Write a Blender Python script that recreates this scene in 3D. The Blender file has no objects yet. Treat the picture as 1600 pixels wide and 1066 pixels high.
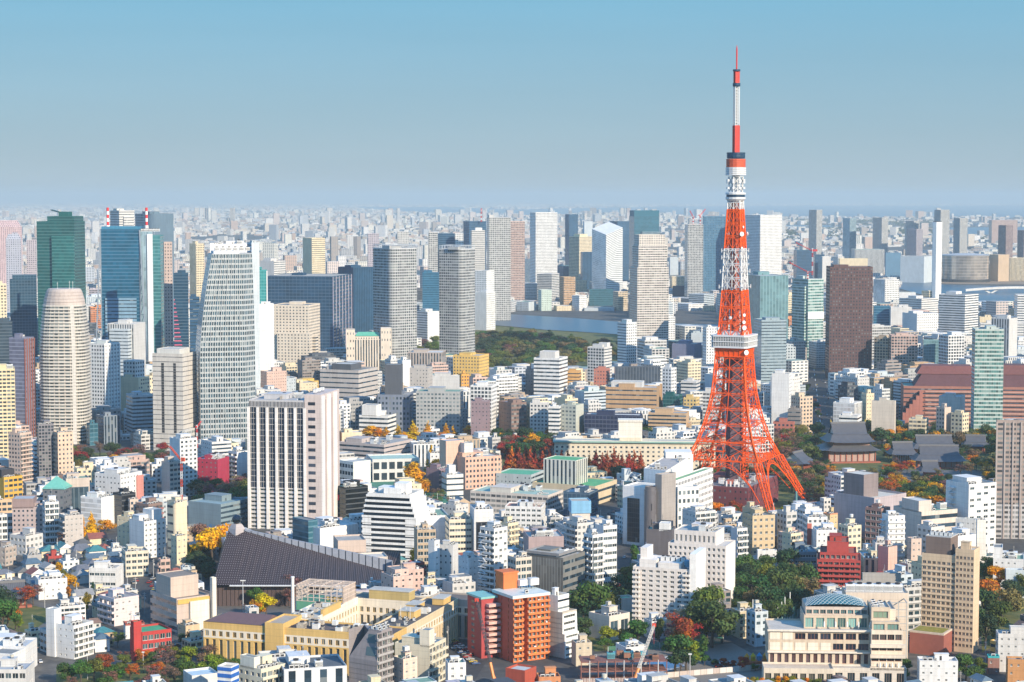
import bpy,math,random
from mathutils import Vector,Matrix
R=math.radians
sc=bpy.context.scene
COL=sc.collection
# ------------------------------------------------------------------ camera
PW,PH,LENS=1600.0,1066.0,70.0
F=LENS/36.0*PW
CAMH=224.5
HOR=308.0
PITCH=math.atan((PH/2-HOR)/F)
cd=bpy.data.cameras.new('camera');cam=bpy.data.objects.new('camera',cd);COL.objects.link(cam)
cam.location=(0,0,CAMH);cam.rotation_euler=(math.pi/2-PITCH,0,0)
cd.lens=LENS;cd.sensor_width=36;cd.clip_start=1;cd.clip_end=200000
sc.camera=cam
# ------------------------------------------------------------------ sky and sun
SUN_AZ,SUN_EL=R(-50),R(25)
SDIR=Vector((math.cos(SUN_AZ)*math.cos(SUN_EL),math.sin(SUN_AZ)*math.cos(SUN_EL),math.sin(SUN_EL)))
w=bpy.data.worlds.new('World');sc.world=w;w.use_nodes=True
nt=w.node_tree;nt.nodes.clear()
sky=nt.nodes.new('ShaderNodeTexSky');sky.sky_type='NISHITA';sky.sun_disc=False
sky.sun_elevation=SUN_EL;sky.sun_rotation=R(90)-SUN_AZ
sky.air_density=1.0;sky.dust_density=0.4;sky.ozone_density=2.0;sky.altitude=100
# winter afternoon: grey-blue low down, clear blue above
tc=nt.nodes.new('ShaderNodeTexCoord');sx=nt.nodes.new('ShaderNodeSeparateXYZ');nt.links.new(tc.outputs['Generated'],sx.inputs[0])
rp=nt.nodes.new('ShaderNodeValToRGB');nt.links.new(sx.outputs[2],rp.inputs[0]);el=rp.color_ramp.elements
for k,(a,c)in enumerate(((0.0,(2.65,3.4,3.95)),(.035,(2.05,3.2,4.0)),(.10,(1.3,3.2,4.55)),(.30,(1.0,3.3,6.4)),(1.0,(.95,3.1,7.2)))):
 e=el[k]if k<2 else el.new(a)
 e.position=a;e.color=(*c,1)
mx=nt.nodes.new('ShaderNodeMix');mx.data_type='RGBA';mx.inputs[0].default_value=.93
nt.links.new(sky.outputs[0],mx.inputs[6]);nt.links.new(rp.outputs[0],mx.inputs[7])
bg=nt.nodes.new('ShaderNodeBackground');bg.inputs[1].default_value=0.112
wo=nt.nodes.new('ShaderNodeOutputWorld')
# faint uneven smog in long flat streaks
mpg=nt.nodes.new('ShaderNodeMapping');mpg.inputs['Scale'].default_value=(2.2,2.2,26);nt.links.new(tc.outputs['Generated'],mpg.inputs[0])
nz=nt.nodes.new('ShaderNodeTexNoise');nz.inputs['Scale'].default_value=1.6;nz.inputs['Detail'].default_value=4;nt.links.new(mpg.outputs[0],nz.inputs[0])
mr=nt.nodes.new('ShaderNodeMapRange');mr.inputs[1].default_value=.3;mr.inputs[2].default_value=.7;mr.inputs[3].default_value=.975;mr.inputs[4].default_value=1.025;nt.links.new(nz.outputs[0],mr.inputs[0])
sm=nt.nodes.new('ShaderNodeMix');sm.data_type='RGBA';sm.blend_type='MULTIPLY';sm.inputs[0].default_value=1;nt.links.new(mx.outputs[2],sm.inputs[6]);nt.links.new(mr.outputs[0],sm.inputs[7])
nt.links.new(sm.outputs[2],bg.inputs[0]);nt.links.new(bg.outputs[0],wo.inputs[0])
sl=bpy.data.lights.new('sun','SUN');sl.energy=5.0;sl.angle=R(0.5);sl.color=(1.0,0.85,0.65)
so=bpy.data.objects.new('sun',sl);COL.objects.link(so);so.location=(600,-400,900)
so.rotation_euler=SDIR.to_track_quat('Z','Y').to_euler()
sc.view_settings.view_transform='Standard';sc.view_settings.look='None'
sc.view_settings.exposure=0.40;sc.view_settings.gamma=1.0
sc.render.engine='CYCLES'
cy=sc.cycles
cy.max_bounces=4;cy.diffuse_bounces=2;cy.glossy_bounces=2;cy.transmission_bounces=2;cy.volume_bounces=1
cy.transparent_max_bounces=6;cy.use_denoising=True;cy.sample_clamp_indirect=4
try:cy.denoiser='OPENIMAGEDENOISE'
except Exception:pass
# ------------------------------------------------------------------ photo pixel <-> place
CP,SP=math.cos(PITCH),math.sin(PITCH)
def ray(px,py):
 x=(px-PW/2)/F;y=-(py-PH/2)/F
 return Vector((x,CP+y*SP,-SP+y*CP))
def G(px,py,z=0.0):
 """the ground point seen at a photo pixel"""
 d=ray(px,py);t=(z-CAMH)/d.z
 return Vector((d.x*t,d.y*t,z))
def K(px,py):
 d=ray(px,py);return d.x/d.y
def ZT(py,Y,px=800):
 """height of a point at depth Y seen in row py"""
 d=ray(px,py);return CAMH+d.z/d.y*Y
def DY(py):
 return G(800,py).y
def project(p):
 x,y,z=p[0],p[1],p[2]-CAMH
 zc=y*CP-z*SP;yc=y*SP+z*CP
 return(PW/2+F*x/zc,PH/2-F*yc/zc)
 # ------------------------------------------------------------------ materials
class NT:
 def __init__(s,name):
  s.m=bpy.data.materials.new(name);s.m.use_nodes=True
  s.t=s.m.node_tree;s.t.nodes.clear()
  s.out=s.n('OutputMaterial');s.b=s.n('BsdfPrincipled');s.l(s.b.outputs[0],s.out.inputs[0])
 def n(s,k,**kw):
  o=s.t.nodes.new('ShaderNode'+k)
  for a,b in kw.items():setattr(o,a,b)
  return o
 def l(s,a,b):s.t.links.new(a,b)
 def put(s,a,sock):
  if hasattr(a,'links'):s.l(a,sock)
  else:
   if sock.type=='RGBA' and not hasattr(a,'__len__'):a=(a,a,a,1)
   elif sock.type=='RGBA' and len(a)==3:a=(*a,1)
   sock.default_value=a
 def math(s,op,a,b=0.0,c=0.0):
  o=s.n('Math',operation=op)
  s.put(a,o.inputs[0]);s.put(b,o.inputs[1])
  if op in('COMPARE','MULTIPLY_ADD'):s.put(c,o.inputs[2])
  return o.outputs[0]
 def mix(s,f,a,b,mode='MIX'):
  o=s.n('Mix',data_type='RGBA',blend_type=mode)
  s.put(f,o.inputs[0]);s.put(a,o.inputs[6]);s.put(b,o.inputs[7])
  return o.outputs[2]
 def mixf(s,f,a,b):
  o=s.n('Mix',data_type='FLOAT')
  s.put(f,o.inputs[0]);s.put(a,o.inputs[2]);s.put(b,o.inputs[3])
  return o.outputs[0]
 def noise(s,scale,coord=None,detail=3,rough=.55,dim='3D'):
  o=s.n('TexNoise',noise_dimensions=dim)
  o.inputs['Scale'].default_value=scale;o.inputs['Detail'].default_value=detail;o.inputs['Roughness'].default_value=rough
  if coord is not None:s.l(coord,o.inputs['Vector'])
  return o.outputs['Fac']
 def obj(s):
  return s.n('TexCoord').outputs['Object']
 def pos(s):
  return s.n('NewGeometry').outputs['Position']
 def mapped(s,coord,sx,sy,sz):
  o=s.n('Mapping');s.l(coord,o.inputs[0]);o.inputs['Scale'].default_value=(sx,sy,sz);return o.outputs[0]
 def ramp(s,f,stops):
  o=s.n('ValToRGB');s.l(f,o.inputs[0]);e=o.color_ramp.elements
  while len(e)<len(stops):e.new(0.5)
  for k,(p,c)in enumerate(stops):
   e[k].position=p;e[k].color=(*c,1)if len(c)==3 else c
  return o.outputs[0]
 def base(s,c,rough=.7,metal=0.0,spec=.5):
  s.put(c,s.b.inputs['Base Color']);s.put(rough,s.b.inputs['Roughness'])
  s.put(metal,s.b.inputs['Metallic']);s.put(spec,s.b.inputs['Specular IOR Level'])
  return s.m
def weathered(N,col):
 """rain streaks and patchy dirt over a painted or concrete wall"""
 o=N.obj()
 a=N.noise(.09,o,4);b=N.noise(1.0,N.mapped(o,.8,.8,.06),3)
 k=N.mixf(.6,a,b)
 v=N.math('MULTIPLY_ADD',k,.80,.56)
 return N.mix(1.0,col,N.n('CombineColor').outputs[0]if False else _grey(N,v),'MULTIPLY')
def _grey(N,v):
 c=N.n('CombineColor')
 for k in range(3):N.l(v,c.inputs[k])
 return c.outputs[0]
_mc={}
def cached(f):
 def g(*a,**k):
  key=(f.__name__,a,tuple(sorted(k.items())))
  if key not in _mc:_mc[key]=f(*a,**k)
  return _mc[key]
 return g
@cached
def m_wall():
 N=NT('wall_paint');oi=N.n('ObjectInfo');sp=N.n('SeparateXYZ');N.l(N.obj(),sp.inputs[0])
 ln=N.math('LESS_THAN',N.math('FRACT',N.math('MULTIPLY',sp.outputs[2],.303)),.05)
 c=weathered(N,oi.outputs['Color']);return N.base(N.mix(N.math('MULTIPLY',ln,.22),c,(.06,.06,.06)),.8,0,.3)
@cached
def m_flat(r,g,b,rough=.7,metal=0.0,name='paint'):
 N=NT(name);o=N.obj()
 v=N.math('MULTIPLY_ADD',N.noise(.5,o,3),.4,.8)
 return N.base(N.mix(1.0,(r,g,b),_grey(N,v),'MULTIPLY'),rough,metal)
@cached
def m_roof():
 """flat roof membrane: patches, seams and puddle stains; colour of the object"""
 N=NT('roof_membrane');oi=N.n('ObjectInfo');o=N.obj()
 a=N.noise(.22,o,5,.65);b=N.noise(1.4,o,2)
 v=N.math('MULTIPLY_ADD',N.mixf(.35,a,b),1.1,.42)
 return N.base(N.mix(1.0,oi.outputs['Color'],_grey(N,v),'MULTIPLY'),.9,0,.25)
@cached
def m_glass(r=.025,g=.05,b=.075,rough=.08):
 N=NT('window_glass');oi=N.n('ObjectInfo')
 v=N.math('MULTIPLY_ADD',oi.outputs['Random'],1.4,.4)
 return N.base(N.mix(1.0,(r,g,b),_grey(N,v),'MULTIPLY'),rough,0,.6)
@cached
def m_facade(wf=.5,hf=.45,glass=(.03,.055,.08),mull=0.0,tint=False,curtain=.25,metal=0.0,wallr=.8,off=.5,blank=0.0):
 """walls with a pattern of windows; UV counts bays and floors. tint: the object's colour is the glass, else the wall"""
 N=NT('facade');oi=N.n('ObjectInfo')
 uv=N.n('UVMap').outputs[0];sp=N.n('SeparateXYZ');N.l(uv,sp.inputs[0])
 u,v=sp.outputs[0],sp.outputs[1]
 fu,fv=N.math('FRACT',u),N.math('FRACT',v)
 mu=N.math('LESS_THAN',N.math('ABSOLUTE',N.math('SUBTRACT',fu,.5)),wf/2)
 mv=N.math('LESS_THAN',N.math('ABSOLUTE',N.math('SUBTRACT',fv,off)),hf/2)
 win=N.math('MULTIPLY',mu,mv)
 if mull:
 # a centre bar splits each window
  c=N.math('GREATER_THAN',N.math('ABSOLUTE',N.math('SUBTRACT',fu,.5)),mull)
  win=N.math('MULTIPLY',win,c)
 wn=N.n('TexWhiteNoise',noise_dimensions='3D');cx=N.n('CombineXYZ')
 N.l(N.math('FLOOR',u),cx.inputs[0]);N.l(N.math('FLOOR',v),cx.inputs[1]);N.l(N.math('MULTIPLY',oi.outputs['Random'],97.0),cx.inputs[2])
 N.l(cx.outputs[0],wn.inputs[0]);rnd=wn.outputs['Value']
 if blank:
  win=N.math('MULTIPLY',win,N.math('GREATER_THAN',N.math('FRACT',N.math('MULTIPLY',rnd,7.31)),blank))
 if tint:
  wall_c=N.mix(.08,oi.outputs['Color'],(.75,.8,.82));gcol=oi.outputs['Color']
 else:
  wall_c=weathered(N,oi.outputs['Color']);gcol=glass
 if tint:
  big=N.noise(.035,N.obj(),2)
  shade=_grey(N,N.math('ADD',N.math('MULTIPLY_ADD',rnd,.35,.25),N.math('MULTIPLY',big,1.1)))
 else:shade=_grey(N,N.math('MULTIPLY_ADD',rnd,1.1,.45))
 gcol=N.mix(1.0,gcol,shade,'MULTIPLY')
 cur=N.math('GREATER_THAN',rnd,1-curtain)
 gcol=N.mix(N.math('MULTIPLY',cur,.35),gcol,(.42,.43,.40))
 col=N.mix(win,wall_c,gcol)
 rough=N.mixf(win,wallr,.12)
 N.base(col,rough,0.0,N.mixf(win,.3,.65))
 if metal:N.l(N.math('MULTIPLY',win,metal),N.b.inputs['Metallic'])
 return N.m
STY={'grid':dict(wf=.52,hf=.48),'dots':dict(wf=.40,hf=.42),'band':dict(wf=1.01,hf=.42,curtain=.12),'thin':dict(wf=1.01,hf=.28,curtain=.1),'stripe':dict(wf=.45,hf=1.01,curtain=.15),'wide':dict(wf=.78,hf=.50),'balc':dict(wf=.86,hf=.52,glass=(.10,.105,.11),curtain=.3),'deep':dict(wf=.72,hf=.66,glass=(.035,.05,.065)),'curt':dict(wf=.90,hf=.80,tint=True,curtain=.0,metal=.25),'vert':dict(wf=.80,hf=1.01,tint=True,curtain=.0,metal=.25),'horz':dict(wf=1.01,hf=.74,tint=True,curtain=.0,metal=.25),'pair':dict(wf=.72,hf=.46,mull=.07),'mix':dict(wf=.6,hf=.45,blank=.3),'small':dict(wf=.3,hf=.3,blank=.15),'lite':dict(wf=.60,hf=.48,glass=(.11,.15,.17),curtain=.35),'fine':dict(wf=1.01,hf=.16,glass=(.16,.16,.17),curtain=0),'gband':dict(wf=.94,hf=.60,glass=(.08,.20,.19),curtain=.25),}  # balc: its dark bands paint the shade of balcony recesses onto flat walls
def sty(k):return m_wall()if k=='none' else m_facade(**STY[k])
PAL={'W':((.73,.73,.72),'white'),'w':((.62,.61,.59),'off-white'),'C':((.70,.60,.42),'cream'),'B':((.52,.40,.28),'beige'),'P':((.58,.42,.36),'pinkish'),'G':((.42,.42,.42),'grey'),'g':((.56,.56,.55),'pale grey'),'T':((.46,.32,.20),'tan'),'N':((.22,.15,.13),'brown'),'R':((.42,.07,.06),'red'),'O':((.62,.24,.10),'orange'),'Y':((.70,.46,.14),'yellow'),'D':((.09,.10,.12),'dark grey'),'K':((.025,.03,.038),'black'),'S':((.50,.56,.60),'blue grey'),'E':((.50,.60,.54),'pale green'),'b':((.03,.09,.17),'dark blue glass'),'c':((.03,.14,.24),'blue glass'),'t':((.06,.22,.24),'teal glass'),'e':((.012,.105,.105),'green glass'),'M':((.15,.28,.31),'pale teal glass'),'a':((.30,.42,.48),'pale blue glass'),'v':((.46,.42,.47),'mauve grey'),'q':((.30,.26,.24),'brown grey'),}
# ------------------------------------------------------------------ mesh helpers
class MB:
 def __init__(s):s.v,s.f,s.u,s.m,s.s=[],[],[],[],[]
 def face(s,pts,mi=0,uv=None,smooth=False):
  k=len(s.v);s.v+=[tuple(p)for p in pts];s.f.append(tuple(range(k,k+len(pts))));s.m.append(mi);s.s.append(smooth)
  s.u+=list(uv)if uv else[(.02,.02)]*len(pts)
 def box(s,x0,x1,y0,y1,z0,z1,mi=0,top=None,bottom=False):
  a,b,c,d=(x0,y0),(x1,y0),(x1,y1),(x0,y1)
  for p,q in((a,b),(b,c),(c,d),(d,a)):
   s.face([(*p,z0),(*q,z0),(*q,z1),(*p,z1)],mi)
  s.face([(*a,z1),(*b,z1),(*c,z1),(*d,z1)],mi if top is None else top)
  if bottom:s.face([(*d,z0),(*c,z0),(*b,z0),(*a,z0)],mi)
 def bar(s,p,q,r,n=4,mi=0,r2=None,cap=False):
  p,q=Vector(p),Vector(q);d=q-p
  if d.length<1e-5:return
  d.normalize();a=d.orthogonal().normalized();b=d.cross(a);r2=r if r2 is None else r2
  if n==4:
   up=Vector((0,0,1))
   if abs(d.z)<.98:a=d.cross(up).normalized();b=d.cross(a)
   else:a=Vector((1,0,0))-d*d.x;a.normalize();b=d.cross(a)
  ring=[(math.cos(2*math.pi*(k+.5)/n),math.sin(2*math.pi*(k+.5)/n))for k in range(n)]
  A=[p+(a*c+b*t)*r for c,t in ring];B=[q+(a*c+b*t)*r2 for c,t in ring]
  for k in range(n):
   j=(k+1)%n;s.face([A[k],A[j],B[j],B[k]],mi,smooth=n>6)
  if cap:s.face(B,mi);s.face(A[::-1],mi)
 def lathe(s,prof,n=16,mi=0,c=(0,0),smooth=True,uvn=None):
  """prof: list of (r, z); a closed body of revolution about c"""
  for i in range(len(prof)-1):
   (r0,z0),(r1,z1)=prof[i],prof[i+1]
   for k in range(n):
    a0,a1=2*math.pi*k/n,2*math.pi*(k+1)/n
    P=[(c[0]+r*math.cos(a),c[1]+r*math.sin(a),z)for r,a,z in((r0,a0,z0),(r0,a1,z0),(r1,a1,z1),(r1,a0,z1))]
    if r1<1e-4:P=P[:3]
    elif r0<1e-4:P=[P[0],P[2],P[3]]
    uv=None
    if uvn and len(P)==4:uv=[(k*uvn[0]/n,uvn[1]*i),((k+1)*uvn[0]/n,uvn[1]*i),((k+1)*uvn[0]/n,uvn[1]*(i+1)),(k*uvn[0]/n,uvn[1]*(i+1))]
    s.face(P,mi,uv,smooth)
 def prism(s,poly,z0,z1,mi=0,top=None,uv=None):
  """upright prism on an outline given counter-clockwise; uv=(bays per m, floors)"""
  n=len(poly);L=0
  for k in range(n):
   p,q=poly[k],poly[(k+1)%n];l=math.hypot(q[0]-p[0],q[1]-p[1]);t=None
   if uv:
    nb=max(1,round(l*uv[0]));t=[(0,0),(nb,0),(nb,uv[1]),(0,uv[1])]
   s.face([(*p,z0),(*q,z0),(*q,z1),(*p,z1)],mi,t)
  s.face([(*p,z1)for p in poly],mi if top is None else top)
 def data(s,name,mats):
  me=bpy.data.meshes.new(name);me.from_pydata(s.v,[],s.f)
  for m in mats:me.materials.append(m)
  me.polygons.foreach_set('material_index',s.m);me.polygons.foreach_set('use_smooth',s.s)
  ul=me.uv_layers.new(name='UVMap');ul.data.foreach_set('uv',[c for p in s.u for c in p])
  me.update();return me
 def build(s,name,mats,parent=None,color=None,loc=(0,0,0),rot=0.0):
  return link(name,s.data(name,mats),parent,color,loc,rot)
def link(name,me,parent=None,color=None,loc=(0,0,0),rot=0.0):
 o=bpy.data.objects.new(name,me);COL.objects.link(o);o.location=loc;o.rotation_euler=(0,0,rot)
 if parent is not None:o.parent=parent
 if color is not None:o.color=(*color[:3],1)
 return o
def empty(name,loc=(0,0,0),rot=0.0):
 o=bpy.data.objects.new(name,None);COL.objects.link(o);o.location=loc;o.rotation_euler=(0,0,rot);o.empty_display_size=5;return o
def tag(o,label=None,cat=None,group=None,kind=None):
 if label:o['label']=label
 if cat:o['category']=cat
 if group:o['group']=group
 if kind:o['kind']=kind
 return o
def dup(o,parent=None,color=None):
 c=o.copy();COL.objects.link(c)
 if parent is not None:c.parent=parent
 if color is not None:c.color=(*color[:3],1)
 for ch in list(o.children):dup(ch,c)
 return c
def inpoly(x,y,P):
 r=False;n=len(P)
 for i in range(n):
  a,b=P[i],P[i-1]
  if(a[1]>y)!=(b[1]>y)and x<(b[0]-a[0])*(y-a[1])/(b[1]-a[1])+a[0]:r=not r
 return r
ORD='first second third fourth fifth sixth seventh eighth ninth tenth eleventh twelfth thirteenth fourteenth fifteenth sixteenth seventeenth eighteenth nineteenth twentieth'.split()
def ordw(k):
 if k<20:return ORD[k]
 t=('twenty','thirty','forty','fifty','sixty','seventy','eighty','ninety')[min(7,(k+1)//10-2)];u=(k+1)%10
 if k>=99:return f'{k + 1}th'
 return t+'-'+ORD[u-1]if u else t[:-1]+'ieth'
 # ------------------------------------------------------------------ ground, water, roads
def sheet(name,pts,z,mat,kind='structure'):
 mb=MB();P=[(p[0],p[1],z)for p in pts]
 a=sum(P[i-1][0]*P[i][1]-P[i][0]*P[i-1][1]for i in range(len(P)))
 mb.face(P if a>0 else P[::-1]);return tag(mb.build(name,[mat]),kind=kind)
N=NT('city_ground');p=N.pos()
a=N.noise(.012,p,5);b=N.noise(.15,p,3)
c=N.ramp(N.mixf(.5,a,b),[(.3,(.035,.036,.038)),(.5,(.075,.073,.07)),(.65,(.15,.14,.125)),(.8,(.06,.075,.04))])
N.base(c,.9);m_ground=N.m
FAR=66000.0
sheet('ground',[(-60,500),(60,500),(30000,FAR),(-30000,FAR),][::1],0,m_ground)if False else sheet('ground',[(-3000,-2000),(3000,-2000),(32000,FAR),(-32000,FAR)],0,m_ground)
N=NT('sea_water');p=N.pos()
bmp=N.n('Bump');bmp.inputs['Strength'].default_value=.6;bmp.inputs['Distance'].default_value=1.0
N.l(N.noise(.08,p,4),bmp.inputs['Height']);N.l(bmp.outputs[0],N.b.inputs['Normal'])
N.base(N.mix(N.noise(.002,p,2),(.015,.075,.13),(.03,.10,.16)),.3);m_water=N.m
def pxsheet(name,pix,z,mat):return sheet(name,[G(*q)for q in pix],z,mat)
WATER={'canal_water':[(738,492),(800,492),(900,498),(960,503),(1000,505),(1125,508),(1125,527),(1000,527),(962,523),(905,519),(850,516),(800,511),(738,506)],'sea_water':[(560,326.5),(700,335),(780,338),(845,339),(905,335),(975,333),(1060,338),(1150,341),(1230,341.5),(1330,340),(1480,340),(1700,341),(1700,321.4),(1200,321.4),(1010,323.5),(900,325.5),(800,328),(700,324),(560,323.6)],'harbour_water':[(1400,438),(1445,440),(1470,445),(1700,452),(1700,476),(1520,473),(1440,461),(1400,450)],'inlet_water':[(1470,356),(1700,354),(1700,371),(1500,370)],'bay_water':[(1225,352),(1300,352),(1310,356),(1230,357)],}
for nm,px in WATER.items():pxsheet(nm,px,.8,m_water)
N=NT('dry_grass_soil');p=N.pos()
N.base(N.ramp(N.noise(.02,p,4),[(.3,(.20,.14,.09)),(.6,(.30,.22,.15)),(.8,(.16,.16,.08))]),.9)
pxsheet('sand_field',[(1395,431),(1470,431),(1700,433),(1700,446),(1480,444),(1420,438)],.5,N.m)
N=NT('asphalt');p=N.pos()
N.base(N.ramp(N.noise(.3,p,4),[(.3,(.035,.036,.038)),(.7,(.06,.06,.062))]),.85);m_asph=N.m
m_white=m_flat(.75,.75,.73,.6,0,'white_paint')
# ------------------------------------------------------------------ the tower
def tokyo_lattice():
 N=NT('orange_steel');o=N.obj()
 N.base(N.mix(N.noise(.4,o,3),(.80,.08,.001),(.90,.118,.002)),.6,0,.25);org=N.m
 N=NT('white_steel');o=N.obj()
 N.base(N.mix(N.noise(.4,o,3),(.70,.72,.73),(.62,.63,.64)),.45);wht=N.m
 navy=m_flat(.015,.05,.10,.4,0,'navy_paint')
 X0,Y0=0,0
 d=1436.0;kx=K(1149.5,300);base=(kx*d,d,0)
 phi=R(20.9)
 root=empty('lattice_tower',base,phi)
 tag(root,'tall orange and white steel lattice tower with two observation decks','tower')
 # legs stand at local angles 0,90,180,270 (R = half diagonal)
 prof=[(0,61),(12,53),(24,45.5),(36.5,38),(48,30.5),(62,24.6),(72,21.2),(80,18.9),(90,17.4),(99,16.4),(107,15.6),(116,14.8),(127,13.2),(142,11.8),(157.5,10.5),(172,9.7),(187.4,8.8),(201,7.8),(215.6,6.7),(222,6.3)]
 def RR(z):
  for(a,ra),(b,rb)in zip(prof,prof[1:]):
   if a<=z<=b:return ra+(rb-ra)*(z-a)/(b-a)
  return prof[-1][1]if z>0 else prof[0][1]
 def corner(k,z,off=0.0):
  a=k*math.pi/2;r=RR(z)+off;return Vector((math.cos(a)*r,math.sin(a)*r,z))
 def fp(k,z,t,off=0.0):
  """point on face k at height z, t from one corner to the next"""
  return corner(k,z,off).lerp(corner(k+1,z,off),t)
 def mesh(name,mats,parent,fn):
  mb=MB();fn(mb);return mb.build(name,mats,parent)
  # --- four splayed feet: each a tapering box lattice
 for k in range(4):
  mb=MB();a=k*math.pi/2;zs=[0,6,12,18,24,30,36.5]
  def chord(z,i):
   w_=4.6-z*.035;c=corner(k,z);t=a+math.pi/4+i*math.pi/2
   off=1.0 if z>0 else.55
   # inner chords lean further in with height, so the foot widens upward
   r=w_*.62*(1+z*.012);return c+Vector((math.cos(t)*r,math.sin(t)*r,0))*off+Vector((-math.cos(a)*z*.03,-math.sin(a)*z*.03,0))
  for z0,z1 in zip(zs,zs[1:]):
   for i in range(4):
    mb.bar(chord(z0,i),chord(z1,i),.42)
    mb.bar(chord(z1,i),chord(z1,i+1),.2)
    mb.bar(chord(z0,i),chord(z1,i+1),.15);mb.bar(chord(z0,i+1),chord(z1,i),.15)
  c0=corner(k,0);L=mb.build('leg',[org],root)
  f=MB();f.box(c0 .x-4,c0 .x+4,c0 .y-4,c0 .y+4,0,2.2);f.build('footing',[m_wall()],L,(.45,.44,.42))
  # --- arches between the feet
 for k in range(4):
  mb=MB();pts,pts2=[],[]
  for i in range(17):
   t=i/16;z=10+23*math.sin(math.pi*t)**.6
   u=.09+.82*t
   pts.append(fp(k,z,u));pts2 .append(fp(k,z+2.6,u*.96+.02))
  for i in range(16):
   mb.bar(pts[i],pts[i+1],.34);mb.bar(pts2[i],pts2[i+1],.26);mb.bar(pts[i],pts2[i+1],.16);mb.bar(pts[i],pts2[i],.16)
  for i in(3,5,8,11,13):mb.bar(pts2[i],fp(k,36.5,pts and(.09+.82*i/16)),.25)
  mb.build('arch',[org],root)
  # --- body sections between levels, braced on four faces
 def section(name,lv,mat,cr,br,sub=True,double=False,inner=False):
  mb=MB()
  for z0,z1 in zip(lv,lv[1:]):
   zm=(z0+z1)/2
   for k in range(4):
    for off in((0,-2.0)if double else(0,)):
     mb.bar(corner(k,z0,off),corner(k,z1,off),cr)
    if double:
     for j in range(3):
      za,zb=z0+(z1-z0)*j/3,z0+(z1-z0)*(j+1)/3
      mb.bar(corner(k,za,0),corner(k,zb,-2.0),br*.6);mb.bar(corner(k,zb),corner(k,zb,-2.0),br*.6)
    for t0,t1 in((0,.5),(.5,1)):
     mb.bar(fp(k,z0,t0),fp(k,z1,t1),br);mb.bar(fp(k,z0,t1),fp(k,z1,t0),br)
     if sub:
      c=(fp(k,z0,t0)+fp(k,z1,t1)+fp(k,z0,t1)+fp(k,z1,t0))/4
      mb.bar(fp(k,zm,t0),fp(k,zm,t1),br*.55)
      mb.bar(c,fp(k,z1,(t0+t1)/2),br*.5);mb.bar(c,fp(k,z0,(t0+t1)/2),br*.5)
    mb.bar(fp(k,z0,.5),fp(k,z1,.5),br*1.0)
    mb.bar(corner(k,z1),corner(k+1,z1),br*1.3)
    mb.bar(corner(k,z1-1.4),corner(k+1,z1-1.4),br*.9)
    n=8
    for j in range(n):
     mb.bar(fp(k,z1-1.4*(j%2),j/n),fp(k,z1-1.4*((j+1)%2),(j+1)/n),br*.55)
   if inner:
    for k in range(2):mb.bar(corner(k,z1),corner(k+2,z1),br*.9)
    for k in range(4):mb.bar(fp(k,z1,.5),fp(k+1,z1,.5),br*.8)
  return mb.build(name,[mat],root)
 section('lower_lattice',[36.5,49,62,73,83.5,93,102,110],org,.56,.23,sub=False,double=True,inner=True)
 # stiff floor of trusses where the feet meet
 mb=MB()
 for z,dz in((36.5,0),(49,0)):
  for k in range(4):
   for j in range(5):mb.bar(fp(k,z,j/4),fp(k+2,z,1-j/4),.16)
   for o_ in(0,-5):mb.bar(corner(k,z,o_),corner(k+1,z,o_),.5)
 for k in range(4):
  for j in range(10):
   mb.bar(fp(k,36.5,j/10),fp(k,41,(j+.5)/10),.26);mb.bar(fp(k,41,(j+.5)/10),fp(k,36.5,(j+1)/10),.26)
 mb.build('truss_floor',[org],root)
 section('mid_lattice',[124.5,135,146,157.5],org,.5,.3,double=True)
 section('white_lattice',[157.5,167,177,187.4],wht,.5,.28,double=True)
 section('upper_lattice',[187.4,197,206.5,215.6],org,.5,.28,double=True)
 section('neck_lattice',[215.6,222],wht,.45,.26)
 # --- flared plating under the main deck
 mb=MB()
 for k in range(4):
  for z0,z1,o0,o1 in((110,116.4,-.3,1.2),):
   mb.face([corner(k,z0,o0),corner(k+1,z0,o0),corner(k+1,z1,o1),corner(k,z1,o1)])
  for j in range(7):mb.bar(fp(k,110,j/6,.1),fp(k,116.4,j/6,1.6),.2)
  mb.bar(corner(k,110.2,.3),corner(k+1,110.2,.3),.6)
 mb.build('deck_plating',[org],root)
 # --- elevator shaft and stairs in the middle
 mb=MB();mb.box(-4.6,4.6,-3.4,3.4,12,116)
 sh=mb.build('lift_shaft',[m_wall()],root,(.10,.065,.085))
 mb=MB()
 for cx,cy in((6.5,-4.5),(6.5,4.5)):
  for z in range(14,115,4):
   for sx,sy in((-2,-2),(2,-2),(2,2),(-2,2)):mb.bar((cx+sx,cy+sy,z),(cx+sx,cy+sy,z+4),.28)
   mb.box(cx-2,cx+2,cy-2,cy+2,z,z+.4);mb.bar((cx-2,cy-2,z),(cx+2,cy+2,z+4),.35);mb.bar((cx+2,cy-2,z),(cx-2,cy+2,z+4),.35)
 mb.build('stairway',[org],root)
 mb=MB();mb.box(-2.6,2.6,-2.6,2.6,126,222)
 for z in range(130,220,7):mb.box(-3.2,3.2,-3.2,3.2,z,z+.6)
 up=mb.build('upper_shaft',[m_wall()],root,(.45,.10,.06))
 # --- main deck: a chamfered square, two storeys, white framed glazing
 def octo(r,ch):
  P=[]
  for k in range(4):
   a=k*math.pi/2;c,s_=math.cos(a),math.sin(a);x,y=r-ch,ch
   for t in(-y,y):P.append((c*x-s_*t,s_*x+c*t))
  return P
 dk=empty('main_deck');dk.parent=root
 mb=MB();P=octo(19.4,1.6);mb.prism(P,116.4,117.8);mb.prism(octo(19.8,1.6),120.6,121.4);mb.prism(octo(19.8,1.6),124.4,125.6)
 mb.face([(x,y,116.4)for x,y in P[::-1]]);mb.prism(octo(12,1.2),125.6,128.2)
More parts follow.
